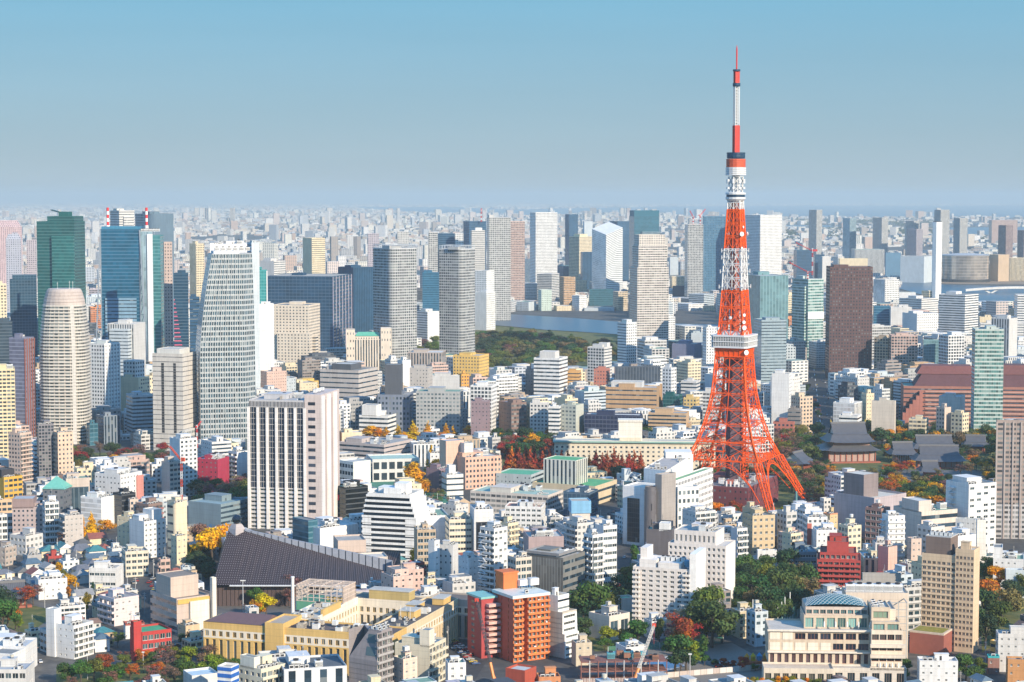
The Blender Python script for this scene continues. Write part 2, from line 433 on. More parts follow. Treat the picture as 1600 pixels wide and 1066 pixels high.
 mb.build('deck_shell',[wht],dk)
 for z0,z1 in((117.8,120.6),(121.4,124.4)):
  mb=MB();P=octo(19.0,1.6);mb.prism(P,z0,z1);g=mb.build('glazing',[m_glass(.03,.05,.07)],dk)
  mb=MB();P=octo(19.15,1.6)
  for i in range(8):
   p,q=Vector(P[i]),Vector(P[(i+1)%8]);n=max(1,round((q-p).length/1.25))
   for j in range(n):e=p.lerp(q,j/n);mb.bar((e.x,e.y,z0),(e.x,e.y,z1),.16)
   for h in(.33,.66):mb.bar((p.x,p.y,z0+(z1-z0)*h),(q.x,q.y,z0+(z1-z0)*h),.13)
  mb.build('mullions',[wht],g)
  # --- top deck and what stands on it
 td=empty('top_deck');td.parent=root
 mb=MB();mb.lathe([(5.5,221.5),(7.2,223),(7.2,224.4)],16,smooth=False);mb.lathe([(7.0,226.2),(7.3,226.3),(7.3,227.6),(5,228.2),(0,228.2)],16,smooth=False)
 mb.build('deck_shell',[wht],td)
 mb=MB();mb.lathe([(6.7,224.4),(6.7,226.2)],16,smooth=False);mb.build('glazing',[navy],td)
 mb=MB()
 for k in range(8):
  a0,a1=k*math.pi/4,(k+1)*math.pi/4
  pt=lambda a,r,z:(math.cos(a)*r,math.sin(a)*r,z)
  for z0,z1,r0,r1 in((228,233,5.2,5.3),(233,239,5.3,5.6)):
   mb.bar(pt(a0,r0,z0),pt(a0,r1,z1),.3);mb.bar(pt(a0,r0,z0),pt(a1,r1,z1),.22);mb.bar(pt(a1,r0,z0),pt(a0,r1,z1),.22);mb.bar(pt(a0,r1,z1),pt(a1,r1,z1),.25)
  for z in(231,235,236.5):mb.box(*sum(([c-.7,c+.7]for c in pt(a0,6.1,z)[:2]),[]),z-.7,z+.7)
 mb.lathe([(2.8,228),(2.8,240)],8)
 mb.build('cage_lattice',[wht],root)
 mb=MB()
 for i in range(4):z=240+i*1.45;mb.lathe([(6.9,z),(7.4,z+.1),(7.4,z+1.25),(6.9,z+1.4)],16)
 mb.face([(6.9*math.cos(a),6.9*math.sin(a),240)for a in[-2*math.pi*k/16 for k in range(16)]])
 mb.build('white_drum',[wht],root)
 mb=MB()
 for i in range(4):z=245.8+i*1.5;mb.lathe([(6.6,z),(7.0,z+.1),(7.0,z+1.3),(6.6,z+1.45)],16)
 mb.face([(6.6*math.cos(a),6.6*math.sin(a),251.8)for a in[2*math.pi*k/16 for k in range(16)]])
 mb.build('red_drum',[m_flat(.60,.10,.04,.5,0,'red_paint')],root)
 mb=MB();mb.lathe([(0,252),(6.4,252.1),(6.6,253.2),(6.6,254.8),(6.2,255.2),(0,255.2)],16);mb.lathe([(6.7,255.2),(6.7,256.4)],16)
 mb.build('ring_platform',[navy],root)
 redm=m_flat(.62,.03,.02,.45,0,'mast_red')
 def mast(name,z0,z1,w_,mat,filled):
  mb=MB();c=[(w_,w_),(-w_,w_),(-w_,-w_),(w_,-w_)];n=round((z1-z0)/2.2)
  for i in range(n):
   a,b=z0+(z1-z0)*i/n,z0+(z1-z0)*(i+1)/n
   for k in range(4):
    p,q=c[k],c[(k+1)%4]
    mb.bar((*p,a),(*p,b),.32);mb.bar((*p,a),(*q,b),.2);mb.bar((*p,b),(*q,b),.22)
   if filled:mb.box(-w_*filled,w_*filled,-w_*filled,w_*filled,a,b-.25)
  mb.build(name,[mat],root)
 mast('red_mast',255.2,275.6,1.75,redm,.95)
 mast('white_mast',275.6,303.4,1.5,wht,0)
 mb=MB();mb.bar((0,0,275),(0,0,303),.7,8);mb.build('mast_core',[m_flat(.22,.24,.26,.5,0,'mast_grey')],root)
 mb=MB();mb.lathe([(0,303.3),(2.4,303.4),(2.8,304.2),(2.8,305.8),(0,306)],12);mb.lathe([(0,314.2),(2.7,314.3),(2.7,315.6),(0,315.8)],12);mb.build('mast_collar',[navy],root)
 mast('tip_mast',306,314.3,1.45,redm,.95)
 mb=MB();mb.bar((0,0,315.6),(0,0,330),.55,6);mb.bar((0,0,330),(0,0,333),.55,6,0,.05);mb.build('spire',[redm],root)
 # --- dish antennas on brackets
 dm=m_flat(.82,.83,.83,.35,0,'dish_white')
 def dish(k,z,t,r,off):
  p=fp(k,z,t,off);a=(k+t)*math.pi/2;nrm=Vector((math.cos(a),math.sin(a),0))
  mb=MB();mb.lathe([(0,0),(r*.9,.3*r),(r,.55*r),(r*.96,.7*r),(0,.85*r)],14)
  o=mb.build('dish_antenna',[dm],root);o.location=p;o.rotation_euler=nrm.to_track_quat('Z','Y').to_euler()
 for k,z,t,r,off in((3,198,.02,1.7,.9),(0,198,.02,1.6,.8),(3,113.4,.05,1.9,1.4),(3,131,.02,1.7,1),(3,140,.1,1.2,.8),(2,138,.5,1.2,1),(3,135,.02,1.3,1),(2,130,.04,1.3,1),(3,165,.5,.9,.8),(2,176,.1,.9,.8),(0,176,.0,.9,.8),(3,203,.4,1.0,.6),(0,140,.1,1.0,.8),(3,188,.05,.8,.8)):
  dish(k,z,t,r,off)
  # small antenna racks round the white part
 for z,w_ in((171,2.2),(186,2.0),(160,2.4),(181,1.6)):
  mb=MB()
  for k in range(4):
   for t in(0,.33,.66):mb.bar(fp(k,z,t),fp(k,z,t,w_),.16);e=fp(k,z,t,w_);mb.bar((e.x,e.y,z-1.3),(e.x,e.y,z+1.6),.28)
   mb.bar(corner(k,z,w_*.6),corner(k+1,z,w_*.6),.2)
  mb.build('antenna_rack',[wht],root)
 return root
TOWER=tokyo_lattice()
# ------------------------------------------------------------------ buildings
FOOT=[]
CON=[]
LAND=[]
def claim(poly,pad=2.0):
 cx=sum(p[0]for p in poly)/len(poly);cy=sum(p[1]for p in poly)/len(poly);P=[]
 for x,y in poly:
  l=math.hypot(x-cx,y-cy)or 1;P.append((x+(x-cx)/l*pad,y+(y-cy)/l*pad))
 FOOT.append((P,min(p[0]for p in P),max(p[0]for p in P),min(p[1]for p in P),max(p[1]for p in P)))
def free(poly):
 x0,x1=min(p[0]for p in poly),max(p[0]for p in poly);y0,y1=min(p[1]for p in poly),max(p[1]for p in poly)
 pts=list(poly)+[((poly[i][0]+poly[i-1][0])/2,(poly[i][1]+poly[i-1][1])/2)for i in range(len(poly))]+[((x0+x1)/2,(y0+y1)/2)]
 for P,a,b,c,d in FOOT:
  if x1<a or x0>b or y1<c or y0>d:continue
  if any(inpoly(x,y,P)for x,y in pts)or any(inpoly(x,y,poly)for x,y in P):return False
 return True
def local_to_world(o,rot,x,y):
 c,s=math.cos(rot),math.sin(rot);return(o[0]+c*x-s*y,o[1]+s*x+c*y)
ROOFS=[(.36,.36,.35),(.50,.50,.48),(.24,.25,.25),(.45,.42,.37),(.20,.34,.27),(.42,.45,.48),(.60,.60,.58)]
_sh={}
def shared(name,fn,*mats):
 if name not in _sh:
  mb=MB();fn(mb);_sh[name]=mb.data(name,[m()if callable(m)else m for m in mats])
 return _sh[name]
m_dark=m_flat(.03,.03,.035,.6,0,'dark_metal')
m_steel=m_flat(.45,.47,.48,.45,.4,'grey_steel')
def _ac(mb):
 mb.box(-.9,.9,-.6,.6,.15,1.7);mb.lathe([(.5,1.71),(.5,1.85),(0,1.85)],10,1,(-.38,0));mb.lathe([(.5,1.71),(.5,1.85),(0,1.85)],10,1,(.38,0))
 mb.box(-.7,.7,-.62,-.6,.4,1.4,1)
def _tankc(mb):
 for sx in(-.9,.9):
  for sy in(-.9,.9):mb.bar((sx,sy,0),(sx,sy,1.3),.12,mi=1)
 mb.lathe([(0,.9),(1.25,.9),(1.25,2.7),(1.15,2.85),(0,2.95)],14);mb.bar((1.25,0,.3),(1.25,0,2.9),.06,mi=1)
 for z in(1.4,2.1):mb.lathe([(1.29,z),(1.29,z+.08)],14)
def _tankb(mb):
 for sx in(-1.2,1.2):
  for sy in(-.9,.9):mb.bar((sx,sy,0),(sx,sy,1),.12,mi=1)
 mb.box(-1.6,1.6,-1.2,1.2,1,3.2)
 for k in range(-1,2):mb.box(k*1-.06,k*1+.06,-1.24,1.24,1,3.25)
def _mastm(mb):
 mb.bar((0,0,0),(0,0,6),.12,5);mb.bar((-.8,0,5),(.8,0,5),.06);mb.bar((-.6,0,4.3),(.6,0,4.3),.06);mb.box(-.4,.4,-.4,.4,0,.4)
def _cool(mb):
 mb.box(-2,2,-1.5,1.5,0,3);mb.box(-2.1,2.1,-1.6,1.6,2.7,3.1);mb.lathe([(1.1,3.1),(1.2,3.8),(0,3.5)],12,1)
 for k in range(5):mb.box(-1.9,1.9,-1.53,-1.5,.4+k*.4,.6+k*.4,1)
def _duct(mb):
 mb.box(-4,4,-.45,.45,.5,1.3);mb.box(3.2,4,-.45,2.6,.5,1.3)
 for x in(-3,-1,1,3):mb.box(x-.1,x+.1,-.5,.5,0,.5,1);mb.box(x-.06,x+.06,-.5,.5,.48,1.36)
def _rail(mb):
 for k in range(7):mb.bar((k-3,0,0),(k-3,0,1.2),.05)
 for z in(.6,1.2):mb.bar((-3,0,z),(3,0,z),.05)
def _acrow(mb):
 for k in range(5):
  x=(k-2)*1.25;mb.box(x-.5,x+.5,-.35,.35,.25,1.5);mb.lathe([(.32,1.51),(.32,1.62),(0,1.6)],8,1,(x,0));mb.box(x-.4,x+.4,-.37,-.35,.5,1.3,1)
 mb.box(-3.2,3.2,-.5,-.4,.1,.25,1);mb.box(-3.2,3.2,.4,.5,.1,.25,1)
def _screen(mb):
 for k in range(16):mb.box(-4+k*.5,-3.7+k*.5,-.06,.06,0,2.6)
 mb.box(-4,4,-.12,-.07,1.2,1.35);mb.box(-4,4,-.12,-.07,2.4,2.55)
def put(kind,parent,x,y,z,s=1.0,rot=0.0,col=(.72,.72,.70)):
 fn={'air_conditioner':_ac,'water_tank':_tankc,'roof_tank':_tankb,'antenna_mast':_mastm,'cooling_tower':_cool,'roof_duct':_duct,'railing':_rail,'air_conditioner_row':_acrow,'plant_screen':_screen}[kind]
 o=link(kind,shared(kind,fn,m_wall,m_dark),parent,col,(x,y,z),rot);o.scale=(s,s,s);return o
def roof(parent,plan,z,rng,col,par=1.0,rc=None,clutter=1,cap=None):
 """roof floor with its parapet, penthouse and machines; plan = outline in the parent's frame"""
 rc=rc or rng.choice(ROOFS)
 cx=sum(p[0]for p in plan)/len(plan);cy=sum(p[1]for p in plan)/len(plan)
 xs=[p[0]for p in plan];ys=[p[1]for p in plan];w,d=max(xs)-min(xs),max(ys)-min(ys)
 t=.3;inn=[(cx+(x-cx)*(1-2*t/max(w,1)),cy+(y-cy)*(1-2*t/max(d,1)))for x,y in plan]
 mb=MB();n=len(plan)
 mb.face([(x,y,z+.05)for x,y in inn],1)
 for k in range(n):
  a,b,c,e=plan[k],plan[(k+1)%n],inn[(k+1)%n],inn[k]
  mb.face([(*a,z),(*b,z),(*b,z+par),(*a,z+par)]);mb.face([(*a,z+par),(*b,z+par),(*c,z+par),(*e,z+par)])
  mb.face([(*c,z+.05),(*e,z+.05),(*e,z+par),(*c,z+par)])
 me=mb.data('roof',[m_wall(),m_roof()]);r=link('roof',me,parent,cap or col)
 # roof floor wears its own colour
 r.data.materials[1]=m_roofc(rc)
 if not clutter:return r
 hw,hd=w/2-1.2,d/2-1.2
 if min(hw,hd)>2.2:
  pw,pd=min(hw*rng.uniform(.35,.7),9),min(hd*rng.uniform(.35,.7),8);ph=rng.uniform(2.6,4.2)
  px,py=cx+rng.uniform(-1,1)*(hw-pw),cy+rng.uniform(-.2,1)*(hd-pd)
  mb=MB();mb.box(px-pw,px+pw,py-pd,py+pd,z+.05,z+ph);mb.box(px-pw-.2,px+pw+.2,py-pd-.2,py+pd+.2,z+ph,z+ph+.3)
  mb.face([(px-pw*.3,py-pd-.03,z+.1),(px-pw*.3+1,py-pd-.03,z+.1),(px-pw*.3+1,py-pd-.03,z+2.1),(px-pw*.3,py-pd-.03,z+2.1)],1)
  mb.build('penthouse',[m_wall(),m_dark],parent,col)
  if clutter>1:
   for _ in range(rng.randint(0,1)):put(rng.choice(['roof_tank','water_tank','antenna_mast','antenna_mast','air_conditioner','railing','railing']),parent,px+rng.uniform(-.5,.5)*pw,py+rng.uniform(-.5,.5)*pd,z+ph+.3,rng.uniform(.6,.95),0,rng.choice(((.66,.66,.64),(.5,.47,.42),(.40,.44,.47),(.55,.52,.44))))
   nx=rng.randint(2,5);ax,ay=cx-hw*.8,cy-hd*.75
   for k in range(nx):
    if k*2.3<hw*1.5:put('air_conditioner',parent,ax+k*2.3,ay+rng.uniform(0,.4),z+.05,rng.uniform(.8,1.2),0,(.7,.7,.68))
   if min(hw,hd)>3.6:
    for k in range(rng.randint(1,3)):
     a=rng.choice((0,math.pi/2));put(rng.choice(['roof_duct','air_conditioner_row','air_conditioner_row','railing','plant_screen']),parent,cx+rng.uniform(-.45,.45)*hw,cy+rng.uniform(-.9,.3)*hd,z+.05,rng.uniform(.7,1.0),a,rng.choice(((.7,.7,.68),(.5,.52,.53),(.35,.33,.3),(.62,.6,.54))))
   if min(hw,hd)>7:
    for k in range(rng.randint(2,4)):put('cooling_tower',parent,cx+rng.uniform(-.8,.8)*hw,cy+rng.uniform(-.8,.2)*hd,z+.05,rng.uniform(.8,1.3),0,(.68,.70,.70))
 elif clutter>1:put('air_conditioner',parent,cx,cy,z+.05)
 return r
_rc={}
def m_roofc(c):
 if c not in _rc:
  N=NT('roof_membrane');o=N.obj();a=N.noise(.22,o,5,.65);b=N.noise(1.4,o,2)
  v=N.math('MULTIPLY_ADD',N.mixf(.35,a,b),1.1,.42)
  N.base(N.mix(1.0,c,_grey(N,v),'MULTIPLY'),.9,0,.25);_rc[c]=N.m
 return _rc[c]
def rect(w,d,ox=0,oy=0):return[(ox-w/2,oy-d/2),(ox+w/2,oy-d/2),(ox+w/2,oy+d/2),(ox-w/2,oy+d/2)]
def rounded(w,d,r,n=5):
 """rectangle whose near corner is a quarter round"""
 P=[(-w/2+r-r*math.sin(a),-d/2+r-r*math.cos(a))for a in[math.pi/2*(1-k/n)for k in range(n+1)]]
 return P+[(w/2,-d/2),(w/2,d/2),(-w/2,d/2)]
def body(name,parent,plan,z0,z1,fl,bay,sty_f,sty_l,col,levels=None,topz=None):
 """walls on an outline; first edge run = the right-hand (front) face, last = left-hand face"""
 mb=MB();n=len(plan);lev=levels or[(0,1),(1,1)]
 mats=[sty(sty_f),sty(sty_l),m_wall()]
 nf=max(1,round((z1-z0)/fl));cx=sum(p[0]for p in plan)/n;cy=sum(p[1]for p in plan)/n
 for k in range(n):
  a,b=plan[k],plan[(k+1)%n];l=math.hypot(b[0]-a[0],b[1]-a[1]);nb=max(1,round(l/bay))if l>bay*.6 else l/bay
  mi=1 if(k==n-1)else 0
  for(t0,s0),(t1,s1)in zip(lev,lev[1:]):
   q=lambda p,s:(cx+(p[0]-cx)*s,cy+(p[1]-cy)*s)
   za,zb=z0+(z1-z0)*t0,z0+(z1-z0)*t1
   zt=[zb,zb]
   if topz and t1==1:zt=[topz(*b),topz(*a)]
   mb.face([(*q(a,s0),za),(*q(b,s0),za),(*q(b,s1),zt[0]),(*q(a,s1),zt[1])],mi,[(0,nf*t0),(nb,nf*t0),(nb,nf*t1),(0,nf*t1)])
 if topz:mb.face([(*p,topz(*p))for p in plan],2)
 return mb.build(name,mats,parent,col)
def wall_cells(mb,p0,p1,z0,z1,nb,nf,wf,hf,dep,mi=0,off=.5,mj=0,skip=None):
 """a wall of real openings with reveals; returns the centres of the openings"""
 p0,p1=Vector((*p0,0)),Vector((*p1,0));u=(p1-p0);L=u.length;u.normalize();nrm=Vector((u.y,-u.x,0))
 bw,fh=L/nb,(z1-z0)/nf;out=[]
 P=lambda s,z,t=0.0:tuple(p0+u*s-nrm*t+Vector((0,0,z)))
 for i in range(nb):
  for j in range(nf):
   s0,s1,a,b=i*bw,(i+1)*bw,z0+j*fh,z0+(j+1)*fh
   if skip and skip(i,j):mb.face([P(s0,a),P(s1,a),P(s1,b),P(s0,b)],mi);continue
   x0,x1=s0+bw*(1-wf)/2,s1-bw*(1-wf)/2;zc=a+fh*off;c,e=max(a+.02,zc-fh*hf/2),min(b-.02,zc+fh*hf/2)
   mb.face([P(s0,a),P(s1,a),P(x1,c),P(x0,c)],mi);mb.face([P(x0,e),P(x1,e),P(s1,b),P(s0,b)],mi)
   mb.face([P(s0,a),P(x0,c),P(x0,e),P(s0,b)],mi);mb.face([P(x1,c),P(s1,a),P(s1,b),P(x1,e)],mi)
   mb.face([P(x0,c),P(x1,c),P(x1,c,dep),P(x0,c,dep)],mj);mb.face([P(x1,e),P(x0,e),P(x0,e,dep),P(x1,e,dep)],mj)
   mb.face([P(x0,e),P(x0,c),P(x0,c,dep),P(x0,e,dep)],mj);mb.face([P(x1,c),P(x1,e),P(x1,e,dep),P(x1,c,dep)],mj)
   out.append((P((x0+x1)/2,(c+e)/2,dep),math.atan2(u.y,u.x),x1-x0,e-c))
 return out
def _window_mesh(w,h,n=2):
 def f(mb):
  mb.face([(-w/2,0,-h/2),(w/2,0,-h/2),(w/2,0,h/2),(-w/2,0,h/2)],1)
  t=.07
  for x in[-w/2+t+(w-2*t)*k/n for k in range(n+1)]:mb.box(x-t,x+t,-.1,-.01,-h/2,h/2)
  mb.box(-w/2+2*t,w/2-2*t,-.09,-.012,h/2-2*t,h/2);mb.box(-w/2-.08,w/2+.08,-.36,-.012,-h/2-.02,-h/2+.12)
 return f
_GL=[(.02,.035,.045),(.03,.055,.07),(.05,.075,.085),(.14,.16,.16)]
def add_windows(parent,cells,name='window',frame=(.62,.62,.60),cap=100,rng=None,n=2,gl=None):
 rng=rng or random.Random(5);rest=[]
 cells=sorted(cells,key=lambda c:-c[0][2])
 for k,(p,a,w_,h_)in enumerate(cells):
  if k<cap:
   g=gl or rng.choices(_GL,(5,4,3,1.5))[0]
   key=f'{name}_{w_:.2f}_{h_:.2f}_{n}_{g[0]}'
   if key not in _sh:
    mb=MB();_window_mesh(w_,h_,n)(mb);_sh[key]=mb.data(name,[m_wall(),m_glass(*g)])
   link(name,_sh[key],parent,frame,p,a)
  else:rest.append((p,a,w_,h_))
 if rest:
  mb=MB()
  for p,a,w_,h_ in rest:
   q=MB();_window_mesh(w_,h_,n)(q);c,s=math.cos(a),math.sin(a)
   for fi,f in enumerate(q.f):mb.face([(p[0]+c*q.v[i][0]-s*q.v[i][1],p[1]+s*q.v[i][0]+c*q.v[i][1],p[2]+q.v[i][2])for i in f],q.m[fi])
  o=mb.build(name,[m_wall(),m_glass(.03,.055,.07)],parent,frame);o['kind']='stuff'
def balconies(parent,p0,p1,zs,col,dep=1.3,hgt=1.05,mat=None,name='balcony'):
 p0,p1=Vector((*p0,0)),Vector((*p1,0));L=(p1-p0).length;u=(p1-p0)/L;a=math.atan2(u.y,u.x)
 mb=MB();mb.box(0,L,-dep,-.01,-.12,.06,bottom=True);mb.box(0,L,-dep,-dep+.1,.06,hgt);mb.box(0,.1,-dep+.1,-.01,.06,hgt);mb.box(L-.1,L,-dep+.1,-.01,.06,hgt)
 for k in range(1,max(2,round(L/6))):x=L*k/max(2,round(L/6));mb.box(x-.06,x+.06,-dep+.12,-.02,.06,2.4)
 me=mb.data(name,[mat or m_wall()])
 for z in zs:link(name,me,parent,col,(p0 .x,p0 .y,z),a)
GEO_D=1330
GEOS={'grid':(.52,.48),'dots':(.42,.42),'band':(.94,.42),'thin':(.94,.3),'wide':(.78,.5),'balc':(.84,.6),'deep':(.72,.66),'pair':(.72,.46),'mix':(.6,.45),'small':(.3,.3),'lite':(.6,.48)}
def place(xl,xc,xr,yt,D,dep=None,rot=None,ar=1.0):
 """footprint of a building from its three visible edges: returns near corner, rotation, width, depth"""
 kl,kc,kr=K(xl,yt),K(xc,yt),K(xr,yt)
 if rot is None and(xc-xl<1 or xr-xc<1):
  km=(kl+kr)/2;th=-math.atan(km);C=Vector((kl*D,D,0))
  u=(math.cos(th),math.sin(th));w_=(kr*C.y-C.x)/(u[0]-kr*u[1])
  return C,th,w_,dep or max(10,min(w_*.7,40))
 C=Vector((kc*D,D,0));km=kc
 if rot is None:
  th=math.atan2((xc-xl)*ar,xr-xc)-math.atan(km);th=min(max(th,R(8)-math.atan(km)),R(82)-math.atan(km))
 else:th=R(rot)-math.atan(km)
 u=(math.cos(th),math.sin(th));v=(-math.sin(th),math.cos(th))
 w_=(kr*C.y-C.x)/(u[0]-kr*u[1]);d_=(kl*C.y-C.x)/(v[0]-kl*v[1])if xc-xl>=1 else(dep or w_*.7)
 if d_<=0 or d_>250:d_=dep or w_*.7
 return C,th,max(w_,3),max(dep or d_,4)
BN=[0]
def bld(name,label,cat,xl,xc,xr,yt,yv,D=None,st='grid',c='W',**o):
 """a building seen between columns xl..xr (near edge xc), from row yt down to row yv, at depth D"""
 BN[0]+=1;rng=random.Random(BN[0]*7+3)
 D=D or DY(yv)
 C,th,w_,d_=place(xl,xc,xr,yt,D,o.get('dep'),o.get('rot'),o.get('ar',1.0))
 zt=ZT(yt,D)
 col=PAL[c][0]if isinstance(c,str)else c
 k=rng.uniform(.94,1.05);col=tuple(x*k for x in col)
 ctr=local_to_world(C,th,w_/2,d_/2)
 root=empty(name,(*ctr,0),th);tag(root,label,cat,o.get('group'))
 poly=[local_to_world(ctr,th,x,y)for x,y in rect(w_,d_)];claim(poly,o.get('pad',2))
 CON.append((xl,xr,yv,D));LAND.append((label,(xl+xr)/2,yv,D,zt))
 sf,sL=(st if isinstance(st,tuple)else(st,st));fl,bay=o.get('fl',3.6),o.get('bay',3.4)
 plan=rounded(w_,d_,o['round']*min(w_,d_))if 'round' in o else rect(w_,d_)
 par=o.get('par',1.0 if D<2600 else.6);zb=zt-par
 cl=o.get('cl',2 if D<1700 else(1 if D<3400 else 0))
 if D<GEO_D and sf in GEOS and 'round' not in o and not o.get('nogeo'):
  mb=MB();nf=max(1,round(zb/fl));cells=[]
  for(p,q,s)in((plan[0],plan[1],sf),(plan[3],plan[0],sL)):
   L=math.hypot(q[0]-p[0],q[1]-p[1]);nb=max(1,round(L/bay))
   if s in GEOS:cells+=wall_cells(mb,p,q,0,zb,nb,nf,*GEOS[s],o.get('rec',.35),skip=(lambda i,j:(i*7+j*3)%10<2)if s in('mix','small')else None)
   else:mb.face([(*p,0),(*q,0),(*q,zb),(*p,zb)],0)
  for(p,q)in((plan[1],plan[2]),(plan[2],plan[3])):
   L=math.hypot(q[0]-p[0],q[1]-p[1]);nb=max(1,round(L/bay));mb.face([(*p,0),(*q,0),(*q,zb),(*p,zb)],1,[(0,0),(nb,0),(nb,nf),(0,nf)])
  mb.build('wall',[m_wall(),sty(sf if sf!='none' else 'grid')],root,col)
  zmin=ZT(yv+25,D);cells=[q for q in cells if q[0][2]>zmin]+[q for q in cells if q[0][2]<=zmin]
  vis=[q for q in cells if q[0][2]>zmin]
  add_windows(root,cells,cap=min(100,len(vis)),rng=rng,frame=o.get('frame',(.62,.62,.60)),n=o.get('mul',2))
 else:
  body('wall',root,plan,0,zb,fl,bay,sf,sL,col,o.get('lev'))
 rp=plan
 if o.get('lev'):
  s=o['lev'][-1][1];rp=[(x*s,y*s)for x,y in plan]
 if o.get('roof',1):roof(root,rp,zb,rng,col,par,o.get('rc'),cl,o.get('cap'))
 nf=max(1,round(zb/fl));fh=zb/nf;z_lo=max(0,ZT(yv+30,D))
 zs=[j*fh for j in range(1,nf)if j*fh>z_lo]
 bc=o.get('bcol',col)
 for f_ in o.get('balc',''):
  if f_=='F':balconies(root,plan[0],plan[1],zs,bc,o.get('bd',1.3))
  if f_=='L':balconies(root,plan[-1],plan[0],zs,bc,o.get('bd',1.3))
 for e in o.get('ribs',''):
  p,q=(plan[0],plan[1])if e=='F' else(plan[-1],plan[0])
  n=o.get('nrib',5);p,q=Vector(p),Vector(q);a=math.atan2(q.y-p.y,q.x-p.x);me=None
  for j in range(n+1):
   if me is None:mb=MB();mb.box(-o.get('rw',.6),o.get('rw',.6),-.7,-.01,0,zb);me=mb.data('fin',[m_wall()])
   e_=p.lerp(q,(j+.0)/n);link('fin',me,root,o.get('ribc',(.8,.8,.78)),(e_.x,e_.y,0),a)
   # further blocks: (name, x0, x1, y0, y1 as shares of the footprint, z0, z1 rows or heights, style, colour)
 for(bn,x0,x1,y0,y1,za,zc,s,c2)in o.get('sub',()):
  c2=col if c2 is None else(PAL[c2][0]if isinstance(c2,str)else c2)
  za=0 if za is None else(zb+.06 if za=='top' else ZT(za,D));zc=ZT(zc,D);B=[(-w_/2+w_*a,-d_/2+d_*b)for a,b in((x0,y0),(x1,y0),(x1,y1),(x0,y1))]
  if zc<=za+.5:continue
  b_=body(bn,root,B,za,zc-.5,fl,bay,s,s,c2)
  roof(b_,B,zc-.5,rng,c2,.5,o.get('rc'),0)
 root['_']=0;del root['_']
 return root,w_,d_,zb,plan
 # ------------------------------------------------------------------ towers of the middle distance and the bay
T,O,A,H='tower','office building','apartment building','hotel'
ot,at,ob,ab='office_tower','apartment_tower','office_building','apartment_building'
def green_tower():
 r,w_,d_,z,pl=bld(ot,'tall green glass tower with stepped top and fin-like crest, left side',T,57,57,116,346,470,2600,'horz','e',fl=4.2,cl=0,rot=-20,dep=42,sub=[('front_bay',.42,1.0,-.10,-.001,None,369,'horz',(.02,.15,.145)),('crown',.27,.99,.05,.9,'top',338,'horz','e'),('lift_head',.5,.75,.3,.7,'top',331,'none','e')])
 mb=MB();x=-w_/2+w_*.42;y=0;zz=ZT(333,2600)
 mb.face([(x-9,y-6,zz+4.5),(x+8,y-6,zz),(x+8,y+6,zz),(x-9,y+6,zz+4.5)]);mb.face([(x-9,y+6,zz+3.7),(x+8,y+6,zz-1),(x+8,y-6,zz-1),(x-9,y-6,zz+3.7)])
 mb.build('crest',[m_wall()],r,(.05,.12,.13))
green_tower()
bld(at,'beige round-cornered tower with tapering top and stacked balcony bands',T,55,96,132,476,690,1780,'horz',(.50,.47,.40),fl=3.4,round=.62,rot=48,lev=[(0,1),(.55,1),(.8,.94),(.93,.84),(1,.76)],cl=0,sub=[('crown_ring',.22,.78,.22,.78,'top',455,'thin',(.60,.52,.46)),('lift_head',.36,.64,.36,.64,'top',447,'none',(.6,.55,.5))])if False else None
def beige_tower():
 D=1800;cx=K(94,600)*D;root=empty('apartment_tower',(cx,D+22,0));zt=ZT(452,D)
 tag(root,'beige rounded tower with tapering top and stacked balcony bands, far left',T);claim([(cx-24,D),(cx+24,D),(cx+24,D+46),(cx-24,D+46)]);CON.append((54,133,690,D));LAND.append((root['label'],94,690,D,zt))
 def plan(r,n=20):
  P=[]
  for k in range(n):
   a=2*math.pi*k/n+.3;c,s=math.cos(a),math.sin(a);q=3.0
   P.append((r*math.copysign(abs(c)**(2/q),c),r*math.copysign(abs(s)**(2/q),s)))
  return P
 prof=lambda t:22.4 if t<.62 else 22.4-3.6*((t-.62)/.38)**1.6
 nf=42;fh=(zt-16)/nf;dk=m_wall()
 mb=MB();n=20
 for i in range(nf):
  r0,r1=prof(i/nf)-1.1,prof((i+1)/nf)-1.1;A_,B_=plan(r0),plan(r1)
  for k in range(n):
   j=(k+1)%n;mb.face([(*A_[k],i*fh),(*A_[j],i*fh),(*B_[j],(i+1)*fh),(*B_[k],(i+1)*fh)],0,[(k*2,i),(k*2+2,i),(k*2+2,i+1),(k*2,i+1)])
 zz=nf*fh
 mb.build('wall',[m_facade(wf=.8,hf=.8,glass=(.07,.09,.10),curtain=.25)],root,(.50,.45,.37))
 for i in range(1,nf+1):
  r=prof(i/nf);mb=MB();P=plan(r);Q=plan(r-.25)
  mb.prism(P,i*fh-.15,i*fh+1.15);mb.face([(x,y,i*fh-.15)for x,y in P[::-1]])
  mb.build('balcony',[dk],root,(.62,.585,.53))
 mb=MB()
 for i,(ra,rb)in enumerate(((18.9,18.7),(18.7,18.2),(18.0,17.4),(17.2,16.6),(16.4,15.4))):
  mb.lathe([(ra-.5,zz+1+i*2.8),(ra,zz+1.2+i*2.8),(rb,zz+3.2+i*2.8),(rb-.6,zz+3.8+i*2.8)],24)
 mb.lathe([(15,zz+14.8),(14.4,zz+15.6),(0,zz+15.6)],24)
 mb.build('crown',[dk],root,(.50,.43,.39))
 # bright fluted bay down the near corner
 mb=MB();
 for i in range(nf):
  r=prof((i+.5)/nf)*1.0;a=-1.0;mb.box(r*.56-1.7,r*.56+1.7,-r*.93-.5,-r*.93+.6,i*fh,i*fh+fh*.93)
 mb.build('corner_bay',[dk],root,(.72,.68,.62))
 for x,h in((-6,6),(5,7),(8,7)):put('antenna_mast',root,x,0,zz+15.6,h/6)
beige_tower()
